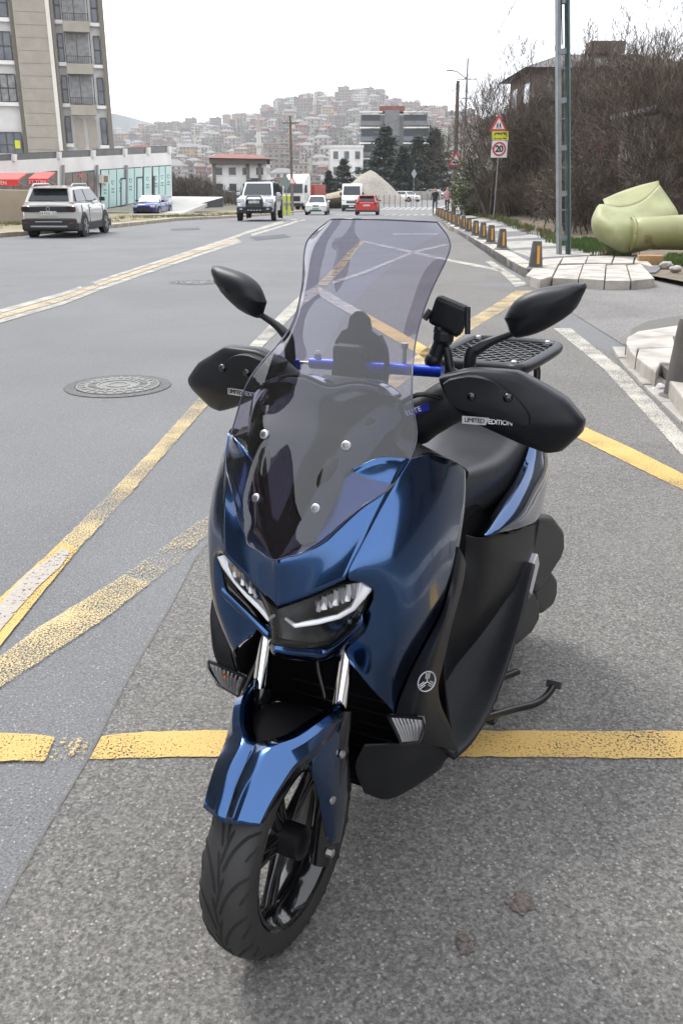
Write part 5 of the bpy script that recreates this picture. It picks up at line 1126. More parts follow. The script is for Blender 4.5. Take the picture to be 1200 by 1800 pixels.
# mid distance houses, each different
MH = [(242, 330, 12, 3, 5, 'cream block with rows of windows at the far left of the hill foot', (.50, .45, .38)), (340, 420, 16, 4, 8, 'white block with dark windows above the brown roofed house', (.6, .58, .55)),
      (430, 330, 15, 4, 5, 'brown brick fronted block left of the minarets', (.30, .20, .16)), (375, 300, 15, 3, 5, 'green netted building under construction on the valley side', (.10, .17, .13)),
      (522, 300, 11, 3, 3, 'yellow ochre house above the wooden pole', (.46, .38, .22)), (300, 380, 13, 3, 4, 'pale rendered house on the left hill foot', (.5, .48, .45)),
      (219, 420, 20, 4, 4, 'large pale block beside the tall apartment block', (.5, .47, .45)), (262, 280, 10, 2, 4, 'low cream house with a flat roof behind the podium terrace', (.52, .46, .36))]
for i, (px, D, w, f, b_, lab, c) in enumerate(MH):
    x = wx(px, D); z = hill_z(x, D)
    block('house', x, D, z + (1.5 if D < 330 else 0), w, w * .8, f * 3.0, f, b_, mat('far_wall_%s' % 'abcdefgh'[i], c, .9), lab, rz=rg.uniform(-.2, .2), roof=RM[i % 4] if i % 2 else None, roofh=1.8)
# trees among the houses: one mass
tb = MB(); rg = random.Random(8)
for i in range(1500):
    t = rg.uniform(-.27, .3); D = rg.uniform(230, 1150) if i % 3 else rg.uniform(230, 560); x = t * D; z = hill_z(x, D); r = rg.uniform(2.0, 5.0)
    for k in range(20):
        d = Vector((rg.gauss(0, .5), rg.gauss(0, .5), rg.gauss(0, .45))) * r; s = r * rg.uniform(.14, .3); u = Vector((rg.uniform(-1, 1), rg.uniform(-1, 1), rg.uniform(-1, 1))).normalized(); w = u.orthogonal()
        p = Vector((x, D, z + r * .8)) + d; tb.add([p - u * s, p + w * s * .7, p + u * s, p - w * s * .7], [(0, 1, 2, 3)], i % 2)
tag(tb.build('hillside_trees', [mat('hill_tree_dark', (.022, .036, .018), .9), mat('hill_tree_brown', (.06, .048, .032), .9)]), 'dark scattered trees between the houses on the hillside', 'trees', kind='stuff')
# blue ridge on the horizon
rows = []
for k in range(25):
    u = k / 24; x = -1010 + 640 * u; h = 112 + 44 * sin(pi * u) ** 1.0 + 12 * noise.noise(Vector((u * 5, 0, 0)))
    rows.append([(x, 2350, 0), (x, 2450, h), (x, 2600, h * .9), (x, 2900, 0)])
MB().grid(rows).build('far_ridge', mat('ridge', (.07, .085, .08), .95), smooth=60, kind='structure')
# haze
hz = bpy.data.materials.new('haze_air'); hz.use_nodes = True; n = hz.node_tree.nodes; n.clear(); o_ = n.new('ShaderNodeOutputMaterial'); v_ = n.new('ShaderNodeVolumePrincipled')
v_.inputs['Color'].default_value = (.93, .95, 1, 1); v_.inputs['Density'].default_value = .00018; hz.node_tree.links.new(v_.outputs[0], o_.inputs['Volume'])
tag(MB().box((0, 1600, 74), (4600, 3600, 212)).build('haze', hz), 'pale haze over the far hill', 'haze', kind='stuff')
# ------------------------------------------------------------ vehicles
M_tyre = mat('car_tyre', (.02, .02, .02), .8); M_alloy = mat('alloy_rim', (.45, .45, .46), .3, metal=.8); M_cglass = mat('car_glass', (.02, .025, .03), .05, spec=.5)
M_trim = mat('black_trim', (.018, .018, .02), .5); M_red = mat('red_lamp', (.10, .01, .01), .2, coat=.8); M_lamp = mat('clear_lamp', (.62, .64, .66), .12, coat=1, metal=.3); M_plate = mat('number_plate', (.68, .68, .66), .5); M_arch = mat('wheel_arch', (.012, .012, .012), .9)
def cpaint(name, c, rough=.28, metal=.4): return mat(name, c, rough, metal=metal, coat=.9)
def car(name, loc, heading, L, W, H, paint_, label, cat, hood=.95, zb=.22, belt=.98, gh=(.27, .92), roof_in=.17, nose=.12, tail=.04, wheel_r=.33, axles=(.18, .80), wcol=None, cladding=None, plate=None, roof_mat=None, group=None, wsr=.16, rear_slope=.10, rails=False, sedan=False, rim_=None):
    """local: +x is the car's front, y to its left. length from -L/2 to L/2"""
    t = empty(name, loc, heading, label, cat, group); hw = W / 2
    X = lambda u: L / 2 - u * L          # u=0 front, 1 rear
    # lower body
    st = [(0.0, .78, .30, hood * .72), (.015, .90, .24, hood * .80), (.05, .97, .22, hood * .88), (.14, 1.0, .2, hood * .94), (gh[0], 1.0, .2, hood), (.45, 1.0, .2, belt), (.65, 1.0, .2, belt + .01), (.80, 1.0, .2, belt + .02), (.93, .985, .22, belt + (.03 if not sedan else .0)), (.985, .95, .26, belt + (.0 if not sedan else -.02)), (1.0, .88, .32, belt - .08)]
    rows = []
    for u, k, z0, z1 in st:
        w = hw * k; z0 = z0 + zb - .2; m = z0 + (z1 - z0) * .45
        rows.append([(X(u), -w * .80, z0), (X(u), -w * .97, z0 + .08), (X(u), -w, m), (X(u), -w * .985, z1 - .16), (X(u), -w * .93, z1 - .03), (X(u), -w * .75, z1 + .012), (X(u), 0, z1 + .035), (X(u), w * .75, z1 + .012), (X(u), w * .93, z1 - .03), (X(u), w * .985, z1 - .16), (X(u), w, m), (X(u), w * .97, z0 + .08), (X(u), w * .80, z0)])
    b = MB().grid(rows); n = len(rows[0]); b.f.append(tuple(range(n))); b.m.append(0); b.f.append(tuple(reversed(range(n * (len(rows) - 1), n * len(rows))))); b.m.append(0)
    body = b.build('body', paint_, t, smooth=40)
    me = body.data; s_ = sum((Vector(p.center) - Vector((0, 0, .6))).dot(p.normal) * p.area for p in me.polygons)
    if s_ < 0: me.flip_normals()
    if cladding:
        MB().box((0, 0, zb + .12), (L * .985, W * 1.005, .26)).build('sill_cladding', cladding, t, bevel=.04)
    # greenhouse
    g0, g1 = gh; zr = H
    xf, xr = X(g0), X(g1); xrf, xrr = X(g0 + wsr), X(g1 - rear_slope)
    bw, rw_ = hw * .93, hw * .93 - roof_in; zb_ = belt - .03
    xm = (xrf + xrr) / 2
    gh_rows = [[(xf, -bw * .9, hood), (xf, 0, hood), (xf, bw * .9, hood)], [(xrf, -rw_, zr - .05), (xrf, 0, zr - .05), (xrf, rw_, zr - .05)], [(xm, -rw_, zr - .02), (xm, 0, zr + .01), (xm, rw_, zr - .02)], [(xrr, -rw_, zr - .05), (xrr, 0, zr - .05), (xrr, rw_, zr - .05)], [(xr, -bw * .92, belt + .02), (xr, 0, belt + .02), (xr, bw * .92, belt + .02)]]
    b = MB().grid(gh_rows)
    for s in (0, 2):
        P = [r[s] for r in gh_rows]; k = len(b.v); b.add(P, [(0, 1, 2, 3, 4)])
    cab = b.build('cabin', roof_mat or paint_, t, smooth=25); me = cab.data; s_ = sum((Vector(p.center) - Vector((0, 0, .9))).dot(p.normal) * p.area for p in me.polygons)
    if s_ < 0: me.flip_normals()
    def lerp(a, c, u): return Vector(a).lerp(Vector(c), u)
    def pane(P, off, nm): MB().slab([Vector(p) for p in P], off).build(nm, M_cglass, cab)
    a, c, d, e = gh_rows[0][0], gh_rows[0][2], gh_rows[1][2], gh_rows[1][0]
    pane([lerp(lerp(a, e, .06), lerp(c, d, .06), .05), lerp(lerp(a, e, .06), lerp(c, d, .06), .95), lerp(lerp(e, a, .10), lerp(d, c, .10), .93), lerp(lerp(e, a, .10), lerp(d, c, .10), .07)], (.03, 0, .012), 'windscreen')
    a, c, d, e = gh_rows[4][0], gh_rows[4][2], gh_rows[3][2], gh_rows[3][0]
    pane([lerp(lerp(a, e, .10), lerp(c, d, .10), .07), lerp(lerp(a, e, .10), lerp(c, d, .10), .93), lerp(lerp(e, a, .14), lerp(d, c, .14), .90), lerp(lerp(e, a, .14), lerp(d, c, .14), .10)], (-.035, 0, .012), 'rear_window')
    for s in (-1, 1):
        lo = lambda x: Vector((x, s * bw * .985, zb_ + .06)); 
        def sidep(x, u):      # u 0 belt .. 1 roof
            return Vector((x, s * (bw * .96 * (1 - u) + (rw_ + .01) * u) + s * .012, (belt + .05) * (1 - u) + (zr - .10) * u))
        xs = [xf - .22, xm + .02, xm - .06, xr + .35]
        tf = min(xrf - .02, xf - .3)
        pane([sidep(xf - .18, 0), sidep(xm + .03, 0), sidep(xm + .03, 1), sidep(tf, 1)], (0, s * .012, 0), 'side_window')
        pane([sidep(xm - .04, 0), sidep(xr + .25, 0), sidep(xrr + .12, .95), sidep(xm - .04, 1)], (0, s * .012, 0), 'side_window')
        MB().box((xf - .28, s * (hw + .07), belt + .08), (.10, .18, .13)).build('wing_mirror', M_trim if cladding else paint_, t, bevel=.02)
        for x in (xm - .0, xf - .05, xr + .55): MB().box((x, s * hw * .993, (zb + belt) / 2 + .05), (.012, .02, belt - zb - .2)).build('door_gap', M_trim, t)
        for x in (xm + .12, xr + .62): MB().box((x, s * hw * 1.0, belt - .17), (.16, .03, .03)).build('door_handle', paint_, t)
        for u in axles:
            x = X(u); MB().lathe([(wheel_r + .07, 0), (wheel_r + .07, .02), (.05, .02)], (x, s * (hw - .012), wheel_r + .02), Vector((0, s, 0)), 24).build('wheel_arch', M_arch if not cladding else cladding, t)
            w = MB().lathe([(wheel_r * .6, -.2), (wheel_r * .97, -.2), (wheel_r, -.17), (wheel_r, -.03), (wheel_r * .95, .012), (wheel_r * .68, .02)], (x, s * (hw + .005), wheel_r), Vector((0, s, 0)), 24).build('wheel', M_tyre, t, smooth=40)
            b = MB(); b.lathe([(wheel_r * .68, .012), (wheel_r * .64, .02), (wheel_r * .6, .012)], (x, s * (hw + .008), wheel_r), Vector((0, s, 0)), 20, cap=False)
            for k in range(5): 
                an = k * 2 * pi / 5; b.box((x + cos(an) * wheel_r * .33, s * (hw + .03), wheel_r + sin(an) * wheel_r * .33), (wheel_r * .6, .02, .07), rot=Matrix.Rotation(-an, 3, 'Y'))
            b.build('rim', rim_ or M_alloy, w)
    if rails:
        for s in (-1, 1): MB().tube([(xrf - .1, s * rw_ * .95, zr - .02), (xrf - .25, s * rw_ * .95, zr + .05), (xrr + .3, s * rw_ * .95, zr + .05), (xrr + .1, s * rw_ * .95, zr - .02)], .02, 6).build('roof_rail', M_alloy, t)
    t['hw'] = hw
    return t
def onbox(t, name, m, c, d, bevel=.01, parent=None): return MB().box(c, d).build(name, m, parent or t, bevel=bevel)
def platetext(t, par, s, x, z, back=True, size=.10):
    d = -1 if back else 1
    text_mesh('registration', s, size, M_trim, par, frame((x + .012 * d, 0, z), (0, -d * -1 * -1 if 0 else (-1 if not back else -1) * (1 if back else -1), 0) if 0 else (0, -1 if back else 1, 0), (0, 0, 1)), .002)
UP = pi / 2
# grey compact suv parked at the left kerb, seen from behind
M_greycar = cpaint('warm_silver_paint', (.50, .49, .45), metal=.15)
c1 = car('parked_car', (-9.1, 31.8, zg(31)), UP - R(1), 4.1, 1.76, 1.56, M_greycar, 'grey compact suv parked at the left kerb seen from behind', 'car', hood=1.02, belt=1.05, gh=(.24, .975), rear_slope=.085, roof_in=.17, wheel_r=.34, cladding=M_trim, rails=True, axles=(.19, .80))
xb = -2.05
onbox(c1, 'rear_bumper', M_trim, (xb - .01, 0, .42), (.18, 1.72, .36), .05)
onbox(c1, 'skid_plate', M_alloy, (xb - .10, 0, .36), (.04, 1.15, .05), .01); onbox(c1, 'skid_plate', M_alloy, (xb - .10, 0, .50), (.04, .85, .03), .01)
tb_ = onbox(c1, 'tail_light_bar', M_trim, (xb + .005, 0, .87), (.09, 1.62, .17), .02)
for s in (-1, 1): onbox(c1, 'tail_light', M_red, (xb + .02, s * .70, .88), (.12, .30, .17), .03)
q = onbox(c1, 'number_plate', M_plate, (xb - .045, 0, .75), (.02, .52, .12), .004); platetext(c1, q, '34 MGL 121', xb - .05, .75)
MB().lathe([(.06, 0), (.06, .012), (.045, .012), (.045, 0)], (xb - .04, 0, .88), Vector((-1, 0, 0)), 20, cap=False).build('emblem', M_alloy, c1)
onbox(c1, 'rear_wiper', M_trim, (xb + .13, .1, 1.12), (.02, .5, .02), .003); onbox(c1, 'roof_spoiler', M_greycar, (xb + .30, 0, 1.50), (.28, 1.1, .04), .01)
onbox(c1, 'reflector', M_red, (xb - .09, .72, .45), (.03, .2, .06)); onbox(c1, 'reflector', M_red, (xb - .09, -.72, .45), (.03, .2, .06))
# silver pickup with bull bar
M_silv = cpaint('silver_paint', (.50, .51, .53))
pk = car('pickup_truck', (-3.95, 47.0, zg(45)), -UP - R(2), 5.1, 1.78, 1.76, M_silv, 'silver pickup with black bull bar driving towards the camera', 'pickup truck', hood=1.14, belt=1.12, gh=(.25, .96), rear_slope=.06, wsr=.13, wheel_r=.39, zb=.34, axles=(.16, .78), cladding=None)
xf_ = 2.55
onbox(pk, 'front_bumper', M_trim, (xf_ + .0, 0, .52), (.22, 1.62, .30), .05); onbox(pk, 'grille', M_trim, (xf_ - .01, 0, .84), (.08, .80, .30), .02)
b = MB()
for s in (-1, 1): b.tube([(xf_ + .12, s * .30, .35), (xf_ + .2, s * .36, .6), (xf_ + .17, s * .36, 1.02), (xf_ + .16, s * .26, 1.12), (xf_ + .16, 0, 1.12)], .035, 8); b.tube([(xf_ + .16, s * .36, .62), (xf_ + .12, s * .75, .62), (xf_, s * .82, .55)], .035, 8)
b.tube([(xf_ + .18, -.36, .72), (xf_ + .18, .36, .72)], .03, 8); b.tube([(xf_ + .15, -.36, .48), (xf_ + .15, .36, .48)], .05, 8); b.build('bull_bar', M_trim, pk, smooth=60)
for k in range(5): onbox(pk, 'bar_light', M_lamp, (xf_ + .21, -.28 + k * .14, .50), (.03, .05, .05))
for s in (-1, 1): onbox(pk, 'headlight', M_lamp, (xf_ - .08, s * .66, .93), (.14, .36, .19), .04); MB().lathe([(.08, 0), (.08, .03)], (xf_ + .10, s * .62, .60), Vector((1, 0, 0)), 14).build('fog_light', M_lamp, pk)
q = onbox(pk, 'number_plate', M_plate, (xf_ + .20, 0, .86), (.02, .5, .11)); platetext(pk, q, '34 ZR 3408', xf_ + .205, .86, back=False)
b = MB()
for a in (90, 210, 330):
    d = Vector((0, cos(R(a)), sin(R(a)))); w = Vector((0, -d.z, d.y)); o_ = Vector((xf_ + .06, 0, .98)); b.slab([o_, o_ + d * .04 + w * .024, o_ + d * .08, o_ + d * .04 - w * .024], (.012, 0, 0))
b.build('emblem', M_alloy, pk)
b = MB()
for x in (.3, -.9): b.box((x, 0, 1.80), (.06, 1.3, .04))
for s in (-1, 1): b.tube([(.5, s * .6, 1.76), (.4, s * .6, 1.83), (-1.2, s * .6, 1.83), (-1.3, s * .6, 1.76)], .025, 6)
b.build('roof_rack', M_trim, pk)
# white sedan
M_wcar = cpaint('white_paint', (.66, .66, .63), metal=0)
c3 = car('white_sedan', (wx(556, 72), 74.5, zg(74)), -UP - R(2.5), 4.25, 1.67, 1.42, M_wcar, 'small white sedan with green plate driving towards the camera', 'car', hood=.92, belt=.93, gh=(.30, .84), rear_slope=.16, roof_in=.2, wheel_r=.30, sedan=True)
for s in (-1, 1): onbox(c3, 'headlight', M_lamp, (2.08, s * .58, .68), (.10, .36, .15), .03)
gr_ = onbox(c3, 'grille', M_trim, (2.11, 0, .70), (.05, .45, .10)); onbox(c3, 'bumper_intake', M_trim, (2.13, 0, .36), (.05, .9, .10)); onbox(c3, 'number_plate', mat('green_plate', (.18, .34, .24), .5), (2.14, 0, .50), (.02, .5, .12))
# white van
vn = empty('white_van', (wx(620, 96) , 98, zg(97)), -UP - R(3), 'white panel van with black bumper waiting behind the red hatchback', 'van')
b = MB()
prof = [(-2.7, .35), (-2.7, 2.45), (-2.5, 2.6), (1.0, 2.6), (1.35, 2.5), (1.95, 1.55), (2.65, 1.28), (2.8, 1.0), (2.8, .35)]
b.slab([(x, -.98, z) for x, z in prof], (0, 1.96, 0)); b.build('body', M_wcar, vn, bevel=.07, bseg=3, smooth=40)
MB().slab([(1.42, -.80, 2.36), (1.42, .80, 2.36), (1.96, .86, 1.58), (1.96, -.86, 1.58)], (.05, 0, .03)).build('windscreen', M_cglass, vn)
onbox(vn, 'bumper', M_trim, (2.78, 0, .50), (.12, 1.9, .30), .04); onbox(vn, 'grille', M_trim, (2.80, 0, .92), (.06, 1.0, .26), .03); onbox(vn, 'grille_bar', M_alloy, (2.84, 0, .92), (.02, .9, .04))
for s in (-1, 1):
    onbox(vn, 'headlight', M_lamp, (2.74, s * .78, 1.05), (.10, .26, .26), .04); onbox(vn, 'wing_mirror', M_trim, (1.75, s * 1.12, 1.65), (.12, .18, .32), .03)
    MB().slab([(.55, s * .985, 1.6), (1.75, s * .985, 1.6), (1.3, s * .985, 2.3), (.55, s * .985, 2.3)], (0, s * .02, 0)).build('side_window', M_cglass, vn)
    for x in (1.9, -1.7):
        w = MB().lathe([(.2, -.2), (.34, -.2), (.35, 0), (.22, .01)], (x, s * .98, .35), Vector((0, s, 0)), 20).build('wheel', M_tyre, vn, smooth=40); MB().lathe([(.2, .0), (.2, .02)], (x, s * .985, .35), Vector((0, s, 0)), 14).build('rim', M_alloy, w)
onbox(vn, 'number_plate', M_plate, (2.86, 0, .52), (.02, .5, .11))
# red hatchback from behind
M_redc = cpaint('red_paint', (.50, .035, .025))
c4 = car('red_hatchback', (wx(650, 72) - .12, 73.5, zg(73)), UP - R(4), 3.95, 1.72, 1.47, M_redc, 'red hatchback seen from behind driving away past the white van', 'car', hood=.95, belt=.96, gh=(.26, .97), rear_slope=.12, wheel_r=.31)
for s in (-1, 1): onbox(c4, 'tail_light', M_red, (-1.95, s * .70, .92), (.14, .28, .2), .04); onbox(c4, 'brake_lamp', mat('lit_red', (.8, .12, .10), .3), (-2.0, s * .72, .92), (.06, .12, .10), .02)
q = onbox(c4, 'number_plate', M_plate, (-2.0, 0, .74), (.02, .5, .11)); onbox(c4, 'rear_bumper', M_trim, (-1.96, 0, .34), (.12, 1.5, .14), .03)
onbox(c4, 'roof_spoiler', M_redc, (-1.50, 0, 1.42), (.3, 1.1, .05), .01)
text_mesh('registration', '34 FT 6110', .10, M_trim, q, frame((-2.013, 0, .74), (0, -1, 0), (0, 0, 1)), .002)
# white hatchback and a second white car at the junction
c5 = car('white_hatchback', (wx(716, 138), 138, zg(138)), -UP + R(38), 4.1, 1.74, 1.45, M_wcar, 'white hatchback turning at the junction right of the gravel mound', 'car', hood=.93, belt=.95, gh=(.27, .95), wheel_r=.31)
for s in (-1, 1): onbox(c5, 'headlight', M_lamp, (1.98, s * .6, .70), (.12, .34, .15), .03)
onbox(c5, 'grille', M_trim, (2.02, 0, .50), (.06, .9, .22)); 
c6 = car('white_car', (wx(768, 158), 158, zg(158)), -UP + R(62), 4.2, 1.74, 1.45, M_wcar, 'farthest white car on the road beside the dark wooden pole', 'car', hood=.92, belt=.94, gh=(.28, .92), wheel_r=.31)
for s in (-1, 1): onbox(c6, 'headlight', M_lamp, (2.02, s * .6, .70), (.12, .34, .15), .03)
# blue car below the podium
M_bcar = cpaint('royal_blue_paint', (.012, .025, .16))
c7 = car('blue_sedan', (wx(266, 68), 68, -.98), -UP - R(6), 4.3, 1.75, 1.42, M_bcar, 'royal blue sedan parked below the mint shop windows', 'car', hood=.95, belt=.95, gh=(.28, .88), rear_slope=.15, sedan=True, wheel_r=.32)
for s in (-1, 1): onbox(c7, 'headlight', M_lamp, (2.12, s * .62, .68), (.12, .34, .13), .03)
onbox(c7, 'grille', M_trim, (2.18, 0, .48), (.05, 1.0, .18))
# white truck
tk = empty('white_truck', (wx(521, 98), 98, zg(98)), -UP - R(16), 'white truck cab parked on the left verge behind the warning signs', 'truck')
b = MB(); pr = [(-1.1, .5), (-1.1, 3.35), (-.6, 3.55), (.2, 3.3), (.95, 2.7), (1.1, 1.5), (1.15, .5)]; b.slab([(x, -1.15, z) for x, z in pr], (0, 2.3, 0)); b.build('cab', M_wcar, tk, bevel=.08, bseg=3, smooth=40)
MB().slab([(1.12, -1.0, 1.75), (1.12, 1.0, 1.75), (.99, .95, 2.6), (.99, -.95, 2.6)], (.04, 0, 0)).build('windscreen', M_cglass, tk)
onbox(tk, 'grille', M_trim, (1.16, 0, 1.2), (.06, 1.5, .5)); onbox(tk, 'bumper', M_trim, (1.15, 0, .62), (.12, 2.25, .35), .04)
MB().box((-4.0, 0, 1.1), (5.0, 2.3, .4)).build('chassis', M_trim, tk); MB().box((-4.4, 0, 1.9), (4.0, 2.3, 1.2)).build('tipper_body', mat('tipper_red', (.28, .05, .035), .7), tk)
for s in (-1, 1):
    MB().slab([(.1, s * 1.155, 1.75), (.95, s * 1.155, 1.75), (.8, s * 1.155, 2.5), (.1, s * 1.155, 2.5)], (0, s * .02, 0)).build('side_window', M_cglass, tk); onbox(tk, 'headlight', M_lamp, (1.17, s * .85, .82), (.08, .34, .18)); onbox(tk, 'wing_mirror', M_trim, (1.1, s * 1.35, 2.1), (.1, .2, .5))
    for x in (.3, -3.2, -5.2): MB().lathe([(.2, -.28), (.48, -.28), (.5, 0), (.25, .01)], (x, s * 1.12, .5), Vector((0, s, 0)), 20).build('wheel', M_tyre, tk, smooth=40)

# ------------------------------------------------------------ pedestrians by the far bend
def person(x, y, z, rz, top, legs, label, stride=.18):
    V = [(0, 0, .95), (0, 0, 1.15), (0, 0, 1.36), (0, .01, 1.50), (0, .02, 1.62), (0, .02, 1.74),
         (-.10, 0, .90), (-.10, stride, .50), (-.10, stride * .9 - .05, .08), (-.10, stride * .9 + .12, .04), (.10, 0, .90), (.10, -stride * .6, .50), (.10, -stride * 1.3, .10), (.10, -stride * 1.3 + .14, .04),
         (-.20, 0, 1.38), (-.25, -.06, 1.12), (-.24, .06, .90), (.20, 0, 1.38), (.25, .06, 1.12), (.24, .14, .90)]
    Rr = [.16, .15, .17, .06, .105, .07, .095, .065, .045, .035, .095, .065, .045, .035, .06, .045, .035, .06, .045, .035]
    E = [(0, 1), (1, 2), (2, 3), (3, 4), (4, 5), (0, 6), (6, 7), (7, 8), (8, 9), (0, 10), (10, 11), (11, 12), (12, 13), (2, 14), (14, 15), (15, 16), (2, 17), (17, 18), (18, 19)]
    me = bpy.data.meshes.new('body'); me.from_pydata(V, E, []); o = bpy.data.objects.new('body', me); COL.objects.link(o)
    o.modifiers.new('skin', 'SKIN'); 
    for i, r in enumerate(Rr): me.skin_vertices[0].data[i].radius = (r, r * .8)
    me.skin_vertices[0].data[0].use_root = True
    sb = o.modifiers.new('sub', 'SUBSURF'); sb.levels = sb.render_levels = 1
    dg = bpy.context.evaluated_depsgraph_get(); m2 = bpy.data.meshes.new_from_object(o.evaluated_get(dg)); bpy.data.objects.remove(o)
    for m in (top, legs, M_skin, M_hair): m2.materials.append(m)
    for p in m2.polygons:
        c = p.center; p.material_index = 1 if c.z < .93 else (3 if c.z > 1.68 or (c.z > 1.55 and c.y < -.02) else (2 if c.z > 1.46 else 0)); p.use_smooth = True
    t = empty('person', (x, y, z), rz, label, 'person'); o = bpy.data.objects.new('body', m2); COL.objects.link(o); o.parent = t
M_skin = mat('skin', (.45, .28, .20), .6); M_hair = mat('hair', (.03, .02, .015), .7)
person(6.9, 62.5, zg(62) + .12, R(160), mat('dusty_pink_coat', (.50, .27, .28), .8), mat('dark_trousers', (.03, .03, .035), .8), 'pedestrian in a pink coat walking by the dark wooden pole')
person(6.35, 65.0, zg(65) + .12, R(175), mat('black_jacket', (.02, .02, .022), .8), mat('navy_trousers', (.03, .035, .06), .8), 'pedestrian in a black jacket just behind the pink coated one')
# ------------------------------------------------------------ scooter
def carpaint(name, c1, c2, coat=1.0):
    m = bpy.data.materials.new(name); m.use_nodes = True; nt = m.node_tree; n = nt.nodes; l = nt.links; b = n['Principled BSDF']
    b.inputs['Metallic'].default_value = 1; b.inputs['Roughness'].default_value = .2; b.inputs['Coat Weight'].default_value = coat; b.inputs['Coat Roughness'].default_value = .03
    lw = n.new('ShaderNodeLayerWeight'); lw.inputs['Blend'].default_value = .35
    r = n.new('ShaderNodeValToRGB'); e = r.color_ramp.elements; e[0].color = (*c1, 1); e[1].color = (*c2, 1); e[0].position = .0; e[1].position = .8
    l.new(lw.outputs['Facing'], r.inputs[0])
    tc = n.new('ShaderNodeTexCoord'); t = n.new('ShaderNodeTexNoise'); t.inputs['Scale'].default_value = 900; t.inputs['Detail'].default_value = 1
    l.new(tc.outputs['Object'], t.inputs['Vector'])
    mx = n.new('ShaderNodeMix'); mx.data_type = 'RGBA'; mx.blend_type = 'OVERLAY'; mx.inputs[0].default_value = .25
    t3 = n.new('ShaderNodeTexNoise'); t3.inputs['Scale'].default_value = 14; t3.inputs['Detail'].default_value = 7; l.new(tc.outputs['Object'], t3.inputs['Vector'])
    mr = n.new('ShaderNodeMapRange'); mr.inputs[1].default_value = .45; mr.inputs[2].default_value = .75; mr.inputs[3].default_value = .02; mr.inputs[4].default_value = .16
    l.new(t3.outputs['Fac'], mr.inputs[0]); l.new(mr.outputs[0], b.inputs['Coat Roughness'])
    l.new(r.outputs[0], mx.inputs[6]); l.new(t.outputs['Color'], mx.inputs[7]); l.new(mx.outputs[2], b.inputs['Base Color'])
    return m
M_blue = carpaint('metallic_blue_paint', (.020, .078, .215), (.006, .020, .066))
M_matte = mat('matte_black_plastic', (.0075, .008, .010), .46, col2=(.010, .0105, .0125), nscale=30, bump=.06, bscale=700, spec=.28)
M_guard = mat('satin_black_plastic', (.0065, .0075, .0105), .42, col2=(.0085, .010, .013), nscale=20, bump=.05, bscale=500, spec=.3)
M_gloss = mat('gloss_black_plastic', (.005, .005, .006), .12, coat=.5)
M_chassis = mat('black_chassis_paint', (.006, .006, .007), .4)
M_rubber = mat('tyre_rubber', (.020, .020, .021), .62, col2=(.028, .027, .026), nscale=9, bump=.15, bscale=260)
M_groove = mat('tyre_groove', (.008, .008, .008), .9)
M_chrome = mat('polished_fork_tube', (.75, .76, .78), .09, metal=1)
M_steel = mat('zinc_bolt', (.62, .60, .56), .3, metal=1)
M_seat = mat('seat_vinyl', (.022, .023, .027), .42, col2=(.028, .029, .033), nscale=60, bump=.12, bscale=420)
M_anod = mat('blue_anodised_metal', (.01, .045, .45), .3, metal=.6, coat=.3)
M_silver = mat('silver_plastic', (.48, .48, .50), .35, metal=.3)
M_whiteplas = mat('light_guide', (.9, .9, .92), .3, coat=.5)
M_amber = mat('amber_bulb', (.7, .16, .02), .3, coat=.5)
M_lettering = mat('white_lettering', (.75, .76, .78), .4)
M_black = mat('flat_black', (.004, .004, .005), .8, spec=.08)
def glass(name, tint, gl=.06, rough=.02, ior=1.45, extra=0):
    m = bpy.data.materials.new(name); m.use_nodes = True; nt = m.node_tree; n = nt.nodes; l = nt.links; n.clear()
    o = n.new('ShaderNodeOutputMaterial'); t = n.new('ShaderNodeBsdfTransparent'); t.inputs[0].default_value = (*tint, 1)
    g = n.new('ShaderNodeBsdfGlossy'); g.inputs['Roughness'].default_value = rough
    f = n.new('ShaderNodeFresnel'); f.inputs['IOR'].default_value = ior
    mx = n.new('ShaderNodeMixShader')
    if extra:
        a = n.new('ShaderNodeMath'); a.operation = 'ADD'; a.inputs[1].default_value = extra; l.new(f.outputs[0], a.inputs[0]); l.new(a.outputs[0], mx.inputs[0])
    else: l.new(f.outputs[0], mx.inputs[0])
    l.new(t.outputs[0], mx.inputs[1]); l.new(g.outputs[0], mx.inputs[2]); l.new(mx.outputs[0], o.inputs[0]); return m
M_screen = glass('smoked_screen', (.50, .49, .61), extra=.04)
M_clear = glass('clear_lens', (.90, .91, .92), ior=1.5, extra=.03)
M_indic = glass('indicator_lens', (.93, .93, .93), ior=1.5, extra=.03)

PSI = R(26.5)
SC = empty('scooter', (-.122, 1.51, 0), 0, 'blue maxi scooter with tall smoked windscreen and black hand guards standing on yellow lines', 'scooter')
# local frame: X backwards, Y to the scooter's own left, Z up
SC.rotation_euler = (0, 0, pi / 2 - PSI)
